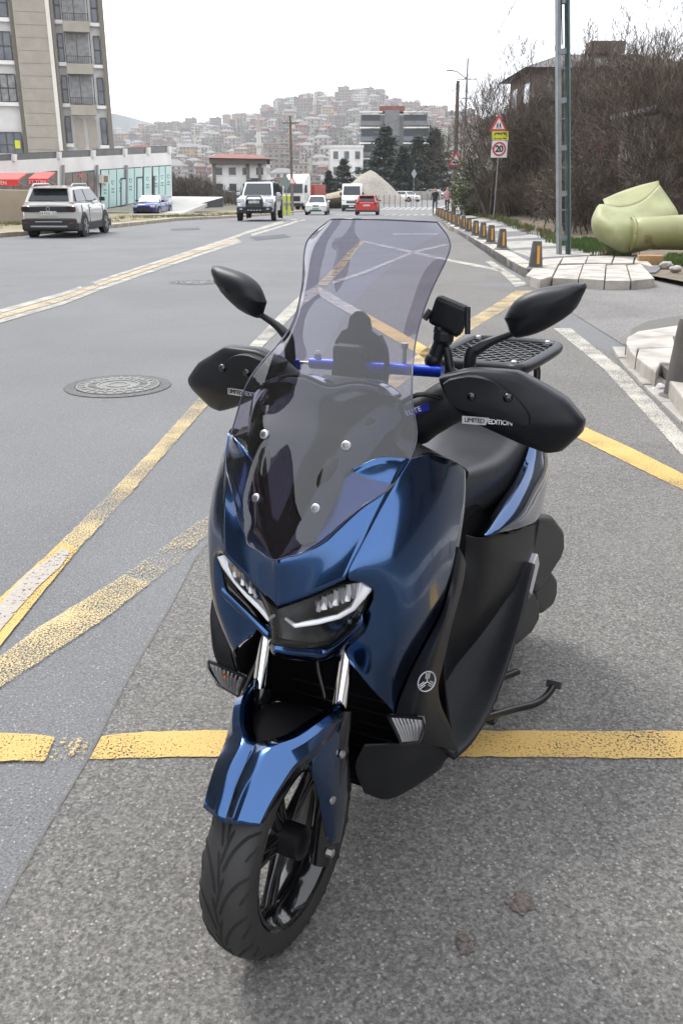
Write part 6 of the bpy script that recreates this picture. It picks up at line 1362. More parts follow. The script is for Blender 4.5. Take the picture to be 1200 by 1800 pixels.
# a mirrored Y keeps the frame right-handed: local +Y points to the scooter's right in Blender terms
def sy(p): return (p[0], -p[1], p[2])
def part(b, name, m, parent=None, **k):
    c = MB(); c.v = [sy(v) for v in b.v]; c.f = [tuple(reversed(f)) for f in b.f]; c.m = b.m
    return c.build(name, m, SC if parent is None else parent, **k)
def both(fn):
    for s in (1, -1): fn(s)
def ms(rows, s): return [[(p[0], p[1] * s, p[2]) for p in r] for r in rows]
def orient(o, out=None):      # make normals point away from the scooter's inner axis
    me = o.data; c = Vector(out if out else (.45, 0, .6)); t = 0
    for p in me.polygons: t += (Vector(p.center) - c).dot(p.normal) * p.area
    if t < 0: me.flip_normals()
    return o
def shell(name, rows, m, thick=.004, ku=4, kv=4, parent=None, out=None, bevel=0, smooth=50, s=1, rx=0):
    b = MB().grid(relax(surf(ms(rows, s), ku, kv), rx)); o = part(b, name, m, parent, smooth=smooth); orient(o, out)
    md = o.modifiers.new('solid', 'SOLIDIFY'); md.thickness = thick; md.offset = -1
    if bevel:
        md = o.modifiers.new('bevel', 'BEVEL'); md.width = bevel; md.segments = 2; md.limit_method = 'ANGLE'; md.angle_limit = R(50)
    return o

# ---- hood between the headlights and the screen
hood = [[(0.006,0,0.752), (0.015,0.035,0.769), (0.022,0.085,0.799), (0.028,0.127,0.826)],
        [(0.008,0,0.798), (0.029,0.04,0.813), (0.034,0.1,0.848), (0.053,0.146,0.883)],
        [(0.01,0,0.848), (0.022,0.045,0.869), (0.043,0.115,0.921), (0.085,0.162,0.933)],
        [(0.046,0,0.895), (0.061,0.06,0.928), (0.091,0.125,0.977), (0.122,0.178,0.981)],
        [(0.084,0,0.949), (0.09,0.08,0.993), (0.113,0.15,1.032), (0.161,0.194,1.025)]]
full = [[mirr(p) for p in reversed(r[1:])] + list(r) for r in hood]
HG = relax(surf(hood, 5, 5), 60); b = MB().grid(HG); b.grid([[Vector((p.x, -p.y, p.z)) for p in r] for r in HG], flip=True)
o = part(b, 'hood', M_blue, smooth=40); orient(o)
md = o.modifiers.new('solid', 'SOLIDIFY'); md.thickness = .004; md.offset = -1
# ---- black cowl under the screen
cowl = [[(0.01,0,0.845), (0.024,0.032,0.862), (0.045,0.068,0.877), (0.058,0.09,0.89)],
        [(0.036,0,0.898), (0.045,0.045,0.92), (0.083,0.095,0.937), (0.116,0.125,0.948)],
        [(0.085,0,0.971), (0.084,0.06,0.997), (0.125,0.12,1.015), (0.173,0.155,1.023)],
        [(0.142,0,1.044), (0.153,0.06,1.063), (0.173,0.12,1.078), (0.213,0.165,1.085)],
        [(0.205,0,1.107), (0.213,0.06,1.12), (0.219,0.11,1.121), (0.221,0.15,1.107)],
        [(0.224,0,1.123), (0.231,0.055,1.134), (0.231,0.1,1.13), (0.215,0.135,1.116)]]
cowl.append([(p[0] + .05, p[1], p[2] - .004) for p in cowl[-1]])
cowl = [[(p[0] - .006, p[1], p[2] + .004) for p in r] for r in cowl]
full = [[mirr(p) for p in reversed(r[1:])] + list(r) for r in cowl]
cw = shell('inner_cowl', full, M_gloss, .006, 5, 4, bevel=.002)
# raised rim of the meter hood
rim = resample([(p[0], p[1], p[2]) for p in full[-2]], 4)
b = MB(); b.tube([(p.x + .004, p.y, p.z) for p in rim], .005, 8); part(b, 'rim', M_matte, cw, smooth=60)
# instrument behind it
b = MB(); b.box((.33, 0, 1.085), (.05, .15, .07), rot=Matrix.Rotation(R(-35), 3, 'Y')); part(b, 'instrument_panel', M_matte, bevel=.01)

# ---- side fairing, leg shield, both sides
side = [[(0.161,0.196,1.025), (0.206,0.215,1.023), (0.276,0.235,0.997), (0.327,0.245,0.964)],
        [(0.123,0.18,0.982), (0.146,0.218,0.975), (0.225,0.248,0.946), (0.304,0.255,0.903)],
        [(0.077,0.155,0.911), (0.099,0.212,0.902), (0.173,0.25,0.874), (0.273,0.257,0.822)],
        [(0.034,0.132,0.83), (0.052,0.192,0.839), (0.129,0.236,0.808), (0.252,0.252,0.756)],
        [(0.069,0.162,0.804), (0.084,0.205,0.761), (0.123,0.235,0.736), (0.223,0.245,0.698)],
        [(0.069,0.14,0.724), (0.055,0.187,0.7), (0.092,0.215,0.673), (0.172,0.23,0.644)],
        [(0.088,0.1,0.651), (0.072,0.157,0.626), (0.1,0.19,0.602), (0.149,0.208,0.581)],
        [(0.079,0.115,0.628), (0.085,0.155,0.583), (0.113,0.172,0.54), (0.143,0.187,0.496)]]
def do_side(s):
    up = side[:4]; lo = [[(0.074,0.163,0.811), (0.063,0.205,0.825), (0.128,0.242,0.805), (0.252,0.252,0.756)]] + side[4:]
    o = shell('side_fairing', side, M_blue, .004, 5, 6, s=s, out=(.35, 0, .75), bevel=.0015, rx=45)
    shield = [[(0.267,0.259,0.825), (0.284,0.262,0.803), (0.33,0.255,0.765)],
              [(0.247,0.254,0.759), (0.262,0.262,0.748), (0.322,0.252,0.715)],
              [(0.218,0.247,0.701), (0.209,0.262,0.698), (0.277,0.25,0.653)],
              [(0.167,0.232,0.647), (0.16,0.257,0.641), (0.235,0.25,0.589)],
              [(0.144,0.21,0.584), (0.137,0.247,0.586), (0.222,0.245,0.533)],
              [(0.138,0.189,0.5), (0.142,0.237,0.503), (0.248,0.245,0.471)],
              [(0.188,0.19,0.411), (0.23,0.232,0.395), (0.32,0.243,0.376)],
              [(0.247,0.19,0.366), (0.267,0.232,0.358), (0.382,0.244,0.275)]]
    ls = shell('leg_shield', shield, M_matte, .006, 4, 5, s=s, out=(.35, 0, .6), bevel=.003)
    well = [[side[5][0], (.20, .11, .70), (.30, .06, .70)], [side[6][0], (.20, .12, .64), (.30, .08, .62)], [side[7][1], (.22, .14, .56), (.30, .10, .54)], [side[7][3], (.24, .15, .48), (.30, .10, .46)], [shield[6][0], (.25, .15, .41), (.30, .10, .39)], [shield[7][0], (.27, .15, .36), (.30, .10, .32)]]
    well = [[(p[0] + .004, p[1] - .004, p[2]) for p in r] for r in well]
    shell('wheel_well', well, M_black, .003, 3, 3, s=s, out=(.5, 0, .5))
    # emblem: ring with three tuning forks, on its own little frame
    c = Vector((0.127,0.253,0.599)); c.y *= s
    nrm = Vector((-.55, .82 * s, .12)).normalized(); up_ = Vector((.2, 0, 1)); up_ = (up_ - nrm * up_.dot(nrm)).normalized(); rt = up_.cross(nrm)
    b = MB(); n = 28; P = [c + nrm * .003 + (rt * cos(2 * pi * k / n) + up_ * sin(2 * pi * k / n)) * .020 for k in range(n + 1)]; b.tube(P, .0013, 6, cap=False)
    for a in (90, 210, 330):
        d = rt * cos(R(a)) + up_ * sin(R(a)); w = d.cross(nrm); b.tube([c + nrm * .004, c + nrm * .004 + d * .017], .0011, 5)
        for q in (-1, 1): b.tube([c + nrm * .004 + d * .006 + w * .004 * q, c + nrm * .004 + d * .018 + w * .004 * q], .0009, 5)
    if s > 0: part(b, 'emblem', M_silver, ls, smooth=60)
    # turn signal
    sig = [[(.160, .172, .484), (.150, .206, .497), (.142, .238, .507)],
           [(.163, .180, .466), (.154, .210, .480), (.146, .240, .492)],
           [(.167, .187, .449), (.160, .212, .464), (.154, .236, .475)],
           [(.170, .193, .434), (.168, .212, .442), (.165, .228, .451)]]
    sig = [[(p[0] + .004, .206 + (p[1] - .206) * 1.22, .47 + (p[2] - .47) * 1.22) for p in r] for r in sig]
    sg = [[(p[0] - .012, p[1] + .004, p[2]) for p in r] for r in sig]
    bk = part(MB().grid(surf(ms(sg, s), 3, 3)), 'turn_signal', mat('indicator_reflector', (.62, .62, .63), .4), smooth=50); orient(bk, (.35, 0, .5))
    # ribbed clear lens
    ss_ = surf(ms([[(p[0] - .014, p[1] + .004, p[2]) for p in r] for r in sg], s), 3, 12)
    for i, r in enumerate(ss_):
        for j, p in enumerate(r): r[j] = Vector(p) + Vector((-.0025 if j % 2 else .0005, 0, 0))
    ln = part(MB().grid(ss_), 'lens', M_indic, bk, smooth=20); orient(ln, (.35, 0, .5))
    b = MB(); e = [Vector(sg[0][0]), Vector(sg[0][1]), Vector(sg[0][2]), Vector(sg[1][2]), Vector(sg[2][2]), Vector(sg[3][2]), Vector(sg[3][1]), Vector(sg[3][0]), Vector(sg[2][0]), Vector(sg[1][0]), Vector(sg[0][0])]
    b.tube([(p.x - .008, p.y * s, p.z) for p in e], .0035, 6); part(b, 'bezel', M_matte, bk, smooth=60)
    cb = Vector(sg[1][1])
    for k in range(8):
        u = .12 + k * .11; rb = [Vector(r[0]).lerp(Vector(r[2]), u) for r in sg]; rb = [Vector((p.x - .008, p.y * s, p.z)) for p in rb]
        part(MB().tube(rb, .0022, 6), 'rib', M_whiteplas, bk, smooth=60)
    if s < 0: part(MB().ico((cb.x - .010, cb.y * s, cb.z), .006, 2), 'bulb', M_amber, bk, smooth=60)
both(do_side)

# ---- headlight: housing, reflectors, light guides, clear lens
hl_top = [(0.006,0,0.75), (0.024,0.06,0.779), (0.043,0.115,0.809), (0.071,0.16,0.813)]
hl_mid = [(0.002,0,0.716), (0.044,0.057,0.724), (0.059,0.115,0.749), (0.061,0.158,0.781)]
hl_low = [(-0.001,0,0.694), (0.065,0.055,0.673), (0.077,0.098,0.698), (0.057,0.15,0.751)]
hl_bot = [(-0.004,0,0.679), (0.049,0.045,0.656), (0.083,0.068,0.65), (0.054,0.142,0.734)]
hl = [hl_top, hl_mid, hl_low, hl_bot]
hlf = [[mirr(p) for p in reversed(r[1:])] + list(r) for r in hl]
back = [[(p[0] + .028, p[1] * .98, p[2]) for p in r] for r in hlf]
b = MB().grid(surf(back, 4, 4)); hb = part(b, 'headlight', mat('lamp_housing', (.05, .052, .056), .35, col2=(.12, .12, .125), nscale=25, metal=.3), smooth=50); orient(hb, (.3, 0, .75))
fr = [hlf[0][k] for k in range(7)] + [hlf[1][6], hlf[2][6], hlf[3][6]] + [hlf[3][k] for k in range(5, -1, -1)] + [hlf[2][0], hlf[1][0], hlf[0][0]]
bb = MB(); F0 = [Vector((p[0] + .001, p[1], p[2])) for p in fr]; F1 = [Vector((p[0] + .03, p[1] * .98, p[2])) for p in fr]
bb.grid([F0, F1]); part(bb, 'surround', M_black, hb)
bb = MB(); bb.tube([(p[0] + .002, p[1], p[2]) for p in fr], .0028, 6, cap=False); part(bb, 'gasket', M_black, hb, smooth=60)
lens = part(MB().grid(surf(hlf, 5, 5)), 'lens', M_clear, hb, smooth=60); orient(lens, (.3, 0, .75))
def do_hl(s):
    g = [(0.005,0.012,0.73), (0.015,0.028,0.714), (0.04,0.063,0.718), (0.054,0.1,0.732), (0.059,0.128,0.755), (0.056,0.148,0.786), (0.058,0.157,0.806)]
    g = [(p[0] + .008, p[1] * s, p[2]) for p in g]; w = [.003, .0052, .0056, .006, .0075, .0095, .0115]
    pp = [Vector(g[min(6, i // 3)]).lerp(Vector(g[min(6, i // 3 + 1)]), (i % 3) / 3) for i in range(19)]; ww = [w[min(6, i // 3)] * (1 - (i % 3) / 3) + w[min(6, i // 3 + 1)] * ((i % 3) / 3) for i in range(len(pp))]
    b = MB(); b.tube(pp, ww, 8); part(b, 'light_guide', M_whiteplas, hb, smooth=60)
    # reflector steps between guide and the brow
    for k in range(8):
        u = k / 7; c = Vector((0.031,0.068,0.756)).lerp(Vector((0.054,0.142,0.799)), u) + Vector((.011, 0, 0))
        b = MB(); h = .024 + .014 * u
        b.box((c.x, c.y * s, c.z), (.010, .0085, h), rot=Matrix.Rotation(R(10 + (k % 3) * 14), 3, 'Z') @ Matrix.Rotation(R((k % 2) * 18 - 9), 3, 'Y'))
        part(b, 'reflector', M_whiteplas if k % 2 else M_silver, hb, bevel=.001)
    for k in range(5):
        u = k / 4; c = Vector((0.083,0.095,0.691)).lerp(Vector((0.061,0.148,0.765)), u) + Vector((.016, 0, 0))
        b = MB(); b.box((c.x, c.y * s, c.z), (.008, .008, .010), rot=Matrix.Rotation(R(20 * (k % 3) - 20), 3, 'Y')); part(b, 'prism', M_silver if k % 2 else M_gloss, hb, bevel=.001)
both(do_hl)
# blue lip under the headlight
lip = []
for p in [hlf[2][6], hlf[3][6], hlf[3][5], hlf[3][4], hlf[3][3], hlf[3][2], hlf[3][1], hlf[3][0], hlf[2][0]]: lip.append(Vector(p))
l0 = [(p.x - .001, p.y * 1.0, p.z - .001) for p in lip]; l1 = [(p.x - .004, p.y * 1.03, p.z - .012) for p in lip]; l2 = [(p.x + .014, p.y * 1.02, p.z - .034) for p in lip]; l3 = [(p.x + .055, p.y * 1.0, p.z - .056) for p in lip]
shell('chin', [l0, l1, l2, l3], M_blue, .003, 4, 3, out=(.35, 0, .78), bevel=.001)

# ---- windscreen
def screen_rows():
    # centre, crease, flange edge on the scooter's left; heights from the tip upwards
    R_ = [((487, 984), 0, None)]
    rows = [
        [(0.01,0,0.847), (0.027,0.03,0.859), (0.042,0.055,0.87), (0.057,0.085,0.884)],
        [(0.029,0,0.901), (0.055,0.045,0.913), (0.088,0.09,0.924), (0.103,0.122,0.937)],
        [(0.065,0,0.958), (0.104,0.055,0.965), (0.151,0.112,0.971), (0.163,0.165,0.973)],
        [(0.126,0,1.037), (0.172,0.06,1.041), (0.231,0.12,1.042), (0.239,0.182,1.04)],
        [(0.182,0,1.095), (0.226,0.06,1.096), (0.274,0.118,1.096), (0.252,0.175,1.099)],
        [(0.269,0,1.206), (0.285,0.055,1.209), (0.308,0.108,1.211), (0.292,0.138,1.212)],
        [(0.326,0,1.275), (0.35,0.055,1.277), (0.375,0.108,1.278), (0.335,0.14,1.292)],
        [(0.374,0,1.352), (0.403,0.058,1.355), (0.43,0.112,1.357), (0.374,0.158,1.363)],
        [(0.394,0,1.388), (0.42,0.056,1.391), (0.442,0.106,1.393), (0.384,0.15,1.385)],
        [(0.412,0,1.419), (0.437,0.052,1.419), (0.451,0.092,1.417), (0.425,0.118,1.411)]]
    return rows
sr = screen_rows()
for i, r in enumerate(sr):      # flat centre plane, flange swept back
    c = Vector(r[0])
    for j, back_, in ((1, .004), (2, .016)):
        p = r[j]; r[j] = (c.x + back_ * (1 if i else .3), p[1], c.z - .15 * back_ + (0 if i else (p[2] - c.z)))
    p = r[3]
    if i <= 2: r[3] = (p[0] - (.004, .016, .022)[i], p[1] + (0, .012, .014)[i], p[2] + (0, .004, .006)[i])
    elif i == 3: r[3] = (.205, .194, 1.045)
    elif i == 4: r[3] = (.232, .172, 1.125)
    else: r[3] = (r[2][0] + .045, p[1], r[2][2] + (p[2] - Vector(r[2]).z) * .5 + 0)
full = [[mirr(p) for p in reversed(r[1:])] + list(r) for r in sr]
full = [[(p[0] - .016, p[1], p[2] + .006) for p in r] for r in full]
G = surf(full, 5, 5)
ws = part(MB().grid(G), 'windscreen', M_screen, smooth=70); orient(ws, (.8, 0, .9))
edge = [r[0] for r in G] + G[-1][1:] + [r[-1] for r in reversed(G[:-1])] + list(reversed(G[0][:-1]))
b = MB(); b.tube(edge, .0016, 6, cap=False); part(b, 'edge', mat('screen_edge', (.06, .06, .09), .2), ws, smooth=60)
for (bx, by) in ((0, 0), (1, 0), (0, 1), (1, 1)):
    for s in (1, -1):
        if by: continue
    pass
for P, r_ in (((0.136,0.086,1.046), .0092), ((0.062,0.062,0.945), .0092)):
    for s in (1, -1):
        p = Vector((P[0] - .016, P[1] * s, P[2])); ax = Vector((-.93, .12 * s, .35)).normalized()
        b = MB(); b.lathe([(r_, -.006), (r_ * 1.0, .002), (r_ * .72, .0045), (r_ * .68, .0045)], p, ax, 20)
        bo = part(b, 'bolt', M_silver, ws, smooth=40)
        b = MB(); b.lathe([(r_ * .62, .003), (r_ * .58, .0075), (r_ * .3, .008)], p, ax, 6); part(b, 'nut', mat('nut_steel', (.25, .25, .25), .35, metal=1), bo)
for s in (1, -1):
    P = (0.055,0.06,0.886); p = Vector((P[0] - .012, P[1] * s, P[2])); b = MB(); b.lathe([(.0045, 0), (.0035, .003)], p, Vector((-.93, .1, .35)).normalized(), 12); part(b, 'screw', M_gloss, smooth=40)

# ---- front wheel
WR = .236
def wheel(cx, w, name, zc):
    wh = part(MB().lathe([(.02, -.055), (.035, -.05), (.035, .05), (.02, .055)], (cx, 0, zc), 'Y', 24), name, M_chassis, smooth=40)
    prof = []
    for k in range(15):
        a = -pi * .62 + 2 * pi * .62 * k / 14; prof.append((WR - w * .82 + w * .82 * cos(a) if abs(a) > pi / 2 else WR - w * .55 + w * .55 * cos(a), w * sin(a) * (1 if abs(a) < pi / 2 else .96)))
    part(MB().lathe(prof, (cx, 0, zc), 'Y', 72, cap=False), 'tyre', M_rubber, wh, smooth=70)
    # tread grooves: thin dark channels following the carcass
    g = MB(); rr = random.Random(4)
    def tp(th, u, d=.0004):      # th around, u across -1..1
        a = u * pi / 2; r = WR - w * .55 + w * .55 * cos(a) + d; y = w * sin(a) * 1.003
        return Vector((cx - r * cos(th), y, zc + r * sin(th)))
    def groove(pts, wd=.0021):
        P = [tp(*q) for q in resample2(pts, 5)]; rows = []
        for i, p in enumerate(P):
            d = (P[min(i + 1, len(P) - 1)] - P[max(i - 1, 0)]).normalized(); n_ = Vector((p.x - cx, p.y * 1.2, p.z - zc)).normalized(); t = d.cross(n_).normalized()
            k = wd * (1 if 0 < i < len(P) - 1 else .35); rows.append([p + t * k, p + n_ * .00035, p - t * k])
        g.grid(rows)
    N = 17
    for k in range(N):
        t0 = 2 * pi * k / N; p = 2 * pi / N
        for s in (1, -1):
            o = t0 + (p * .5 if s < 0 else 0)
            groove([(o, .06 * s), (o + .16, .2 * s), (o + .30, .46 * s), (o + .38, .82 * s)], .0034)
            groove([(o + .12, .55 * s), (o + .2, .72 * s), (o + .26, .92 * s)], .0029)
            groove([(o + .05, -.02 * s), (o + .2, .04 * s), (o + .33, .12 * s)], .0028)
    gp = part(g, 'tread_groove', M_groove, wh, smooth=60)
    gp['kind'] = 'stuff'
    rim_ = [(.158, -.036), (.163, -.045), (.170, -.045), (.172, -.04), (.150, -.022), (.146, 0), (.150, .022), (.172, .04), (.170, .045), (.163, .045), (.158, .036), (.143, .018), (.140, 0), (.143, -.018), (.158, -.036)]
    part(MB().lathe(rim_, (cx, 0, zc), 'Y', 64, cap=False), 'rim', M_gloss, wh, smooth=50)
    for k in range(5):
        a = 2 * pi * k / 5 + .5; b = MB()
        for q in (-1, 1):
            a0 = a + q * .20; a1 = a + q * .11
            b.tube([(cx + .026 * cos(a0), 0, zc + .026 * sin(a0)), (cx + .09 * cos((a0 + a1) / 2), 0, zc + .09 * sin((a0 + a1) / 2)), (cx + .146 * cos(a1), 0, zc + .146 * sin(a1))], [.014, .009, .0105], 8)
        part(b, 'spoke', M_gloss, wh, smooth=50)
    return wh
def resample2(P, k):
    V = [Vector((p[0], p[1], 0)) for p in P]; return [(v.x, v.y) for v in resample(V, k)]
fw = wheel(0, .054, 'front_wheel', WR)
wheel(1.34, .064, 'rear_wheel', WR + .045)
# brake disc on the right of the scooter
b = MB().lathe([(.05, -.067), (.115, -.067), (.115, -.063), (.05, -.063)], (0, 0, WR), 'Y', 40); part(b, 'brake_disc', M_steel, fw, smooth=30)

# ---- fork
ax = Vector((.0, 0, WR)); fd = Vector((.44, 0, 1)).normalized() * 1.0      # rake
for s in (1, -1):
    top = Vector((.14, .092 * s, .70)); bot = Vector((.075, .092 * s, .50))
    f_ = part(MB().tube([bot, top], .0155, 20), 'fork_tube', M_chrome, smooth=60)
    part(MB().tube([(.088, .092 * s, .515), (.068, .092 * s, .46), (.045, .088 * s, .36), (.018, .085 * s, .25), (.006, .085 * s, .20)], [.024, .025, .025, .024, .022], 16), 'fork_leg', M_gloss, smooth=60)
    part(MB().lathe([(.010, 0), (.010, .012), (.006, .014)], (.0, .105 * s, WR), Vector((0, s, 0)), 6), 'axle_nut', M_steel)
part(MB().box((-.005, -.09, .30), (.07, .03, .09)), 'brake_caliper', M_gloss, bevel=.012)

# ---- front fender
def fend(th, y, r): return (-r * cos(th), y, WR + r * sin(th))
def fhalf(s):
    rows = []
    for th, rc, wd, drop in ((.80, .262, .062, .022), (.95, .268, .068, .032), (1.10, .274, .074, .042), (1.27, .280, .080, .050)):
        rows.append([fend(th, 0, rc + .0065), fend(th, wd * .38, rc + .0055), fend(th, wd * .70, rc - .006), fend(th, wd * .96, rc - drop * .45), fend(th + .02, wd, rc - drop)])
    rows[0] = [Vector(p) + Vector((-.012 * (1 - j / 4), 0, -.016 * (1 - j / 4))) for j, p in enumerate(rows[0])]
    for inner, outer in (((-0.038,0.035,0.512), fend(1.42, .092, .238)), ((0.016,0.065,0.527), fend(1.56, .100, .248)), ((0.069,0.098,0.544), (0.087,0.108,0.498))):
        a_, c_ = Vector(inner), Vector(outer); rows.append([a_] + [a_.lerp(c_, u) + Vector((0, .012 * sin(pi * u), .016 * sin(pi * u))) * (1.4 if a_.z < .54 else .3) for u in (.3, .55, .8)] + [c_])
    return surf(ms(rows, s), 5, 1)
b = MB().grid(fhalf(1)); b.grid(fhalf(-1), flip=True)
fe = part(b, 'front_fender', M_blue, smooth=17); orient(fe, (0, 0, WR))
md = fe.modifiers.new('solid', 'SOLIDIFY'); md.thickness = .003; md.offset = -1
rows = [[fend(th, y, .262) for y in (-.066, -.04, 0, .04, .066)] for th in (1.25, 1.35, 1.5, 1.7, 1.9, 2.1)]
o = part(MB().grid(surf(rows, 2, 2)), 'inner_fender', M_black, smooth=50)
def do_fender(s):
    o = fe
    g = [[(-0.004,0.09,0.51), (0.04,0.104,0.507), (0.09,0.108,0.486)],
         [(-0.034,0.092,0.454), (0.02,0.108,0.43), (0.082,0.112,0.391)],
         [(-0.018,0.096,0.376), (0.019,0.112,0.356), (0.075,0.113,0.32)],
         [(-0.007,0.1,0.312), (0.018,0.112,0.295), (0.062,0.112,0.266)],
         [(0.005,0.102,0.253), (0.019,0.11,0.245), (0.048,0.11,0.226)]]
    o = shell('fork_guard', g, M_blue, .004, 3, 3, s=s, out=(.03, 0, .35), bevel=.0015)
    for P in ((0.049,0.112,0.439), (0.014,0.108,0.353)):
        b = MB(); b.lathe([(.0085, 0), (.0085, .004), (.005, .006)], (P[0], P[1] * s, P[2]), Vector((-.2, s, 0)).normalized(), 12); part(b, 'bolt', M_steel, o, smooth=30)
both(do_fender)
# inner fender and steering clamp, dark parts behind the fork
part(MB().box((.17, 0, .62), (.06, .17, .10)), 'steering_clamp', M_black, bevel=.02)
part(MB().box((.30, 0, .62), (.06, .34, .30), rot=Matrix.Rotation(R(12), 3, 'Y')), 'inner_fairing', M_black, bevel=.03)
ra = part(MB().box((.30, 0, .38), (.04, .26, .22), rot=Matrix.Rotation(R(-8), 3, 'Y')), 'radiator_grille', M_black, bevel=.01)
for k in range(6):
    b = MB(); b.box((.275, 0, .30 + k * .032), (.006, .24, .006)); part(b, 'slat', M_chassis, ra)
# belly: matt wedge below the leg shields
def do_belly(s):
    r = [[(0.183,0.1,0.249), (0.118,0.11,0.36), (0.116,0.13,0.423)],
         [(0.237,0.135,0.207), (0.209,0.155,0.309), (0.163,0.185,0.413)],
         [(0.326,0.17,0.198), (0.305,0.19,0.272), (0.284,0.205,0.345)],
         [(0.393,0.2,0.208), (0.374,0.215,0.246), (0.395,0.225,0.255)]]
    shell('belly_panel', r, M_matte, .005, 4, 4, s=s, out=(.3, 0, .4), bevel=.002)
both(do_belly)
part(MB().box((.38, 0, .245), (.30, .20, .07)), 'belly_pan', M_black, bevel=.03)

# ---- floorboards, tunnel and side covers
def do_floor(s):
    fl = [[(0.365,0.242,0.273), (.375, .19, .285), (.375, .10, .30)],
          [(0.442,0.256,0.275), (.46, .19, .282), (.46, .10, .31)],
          [(0.558,0.262,0.292), (.57, .19, .295), (.57, .10, .32)],
          [(0.66,0.262,0.341), (.67, .20, .335), (.67, .11, .36)],
          [(0.826,0.252,0.406), (.83, .20, .405), (.83, .13, .44)],
          [(1.016,0.232,0.494), (1.02, .19, .50), (1.02, .14, .53)]]
    shell('floorboard', fl, M_matte, .014, 4, 4, s=s, out=(.7, 0, -.3), bevel=.004)
    inner = [[(.335, .246, .945), (.36, .17, .96), (.39, .06, .975)],
             [(.305, .25, .82), (.36, .17, .80), (.41, .06, .80)],
             [(.265, .243, .70), (.36, .17, .66), (.43, .06, .66)],
             [(.275, .240, .55), (.37, .17, .48), (.46, .06, .52)],
             [(.32, .238, .42), (.40, .17, .37), (.48, .06, .42)],
             [(.37, .238, .30), (.42, .17, .295), (.50, .06, .40)]]
    shell('inner_leg_shield', inner, M_matte, .005, 4, 4, s=s, out=(.25, 0, .55), bevel=.002)
    tun = [[(.42, .02, .68), (.56, .03, .67), (.66, .05, .70), (0.698,0.16,0.671), (0.818,0.185,0.65), (1.147,0.2,0.559)],
           [(.42, .10, .62), (.54, .12, .58), (0.662,0.13,0.582), (0.718,0.175,0.599), (0.862,0.2,0.564), (1.105,0.205,0.491)],
           [(.43, .12, .45), (.54, .13, .44), (0.638,0.14,0.454), (0.714,0.18,0.484), (0.858,0.2,0.467), (1.026,0.21,0.425)],
           [(.44, .12, .30), (.54, .13, .30), (.64, .14, .33), (.76, .17, .38), (.88, .19, .42), (1.02, .21, .49)]]
    shell('side_cover', tun, M_matte, .005, 4, 4, s=s, out=(.8, 0, .5), bevel=.002)
both(do_floor)
b = MB(); b.grid(surf([[(.39, -.06, .975), (.385, 0, .98), (.39, .06, .975)], [(.42, -.06, .80), (.42, 0, .80), (.42, .06, .80)], [(.44, -.06, .62), (.46, 0, .66), (.44, .06, .62)]], 3, 3)); orient(part(b, 'inner_leg_shield', M_matte, smooth=50), (.2, 0, .8))
# top cover between cowl and bars
top = [[(.175, -.193, 1.015), (.235, -.10, 1.05), (.255, 0, 1.06), (.235, .10, 1.05), (.175, .193, 1.015)],
       [(.235, -.205, 1.02), (.27, -.11, 1.04), (.285, 0, 1.05), (.27, .11, 1.04), (.235, .205, 1.02)],
       [(.335, -.243, .965), (.35, -.12, 1.0), (.36, 0, 1.01), (.35, .12, 1.0), (.335, .243, .965)],
       [(.345, -.245, .94), (.39, -.11, .97), (.39, 0, .98), (.39, .11, .97), (.345, .245, .94)]]
shell('top_cover', top, M_matte, .004, 4, 4, out=(.3, 0, .7), bevel=.002)

# ---- seat
st = []
for x, zt, w, zb in ((.60, .80, .075, .70), (.66, .845, .105, .69), (.78, .835, .13, .70), (.92, .83, .155, .70), (1.05, .855, .165, .71), (1.12, .895, .16, .74), (1.22, .905, .15, .76), (1.36, .90, .125, .78), (1.44, .895, .09, .80)):
    st.append([(x, -w, zb), (x, -w * 1.02, zt - .05), (x, -w * .86, zt - .012), (x, -w * .45, zt), (x, 0, zt + .002), (x, w * .45, zt), (x, w * .86, zt - .012), (x, w * 1.02, zt - .05), (x, w, zb)])
shell('seat', st, M_seat, .004, 4, 3, out=(1, 0, .7), smooth=60)
b = MB(); b.add(st[0], [tuple(range(9))]); part(b, 'seat_nose', M_seat, smooth=30)
part(MB().box((1.0, 0, .655), (.72, .27, .17)), 'underseat_box', M_black, bevel=.02)
part(MB().tube(resample([(.03, -.09, .33), (.05, -.125, .45), (.10, -.11, .56), (.16, -.06, .66)], 5), .0045, 8), 'brake_hose', M_chassis, smooth=60)
part(MB().tube(resample([(.10, .05, .52), (.13, .02, .60), (.18, .06, .68)], 5), .004, 8), 'speed_sensor_cable', M_chassis, smooth=60)
for s in (1, -1): part(MB().tube(resample([(.36, .20 * s, 1.09), (.30, .15 * s, 1.11), (.31, .09 * s, 1.06), (.34, .05 * s, .99)], 5), .005, 8), 'control_cable', M_chassis, smooth=60)
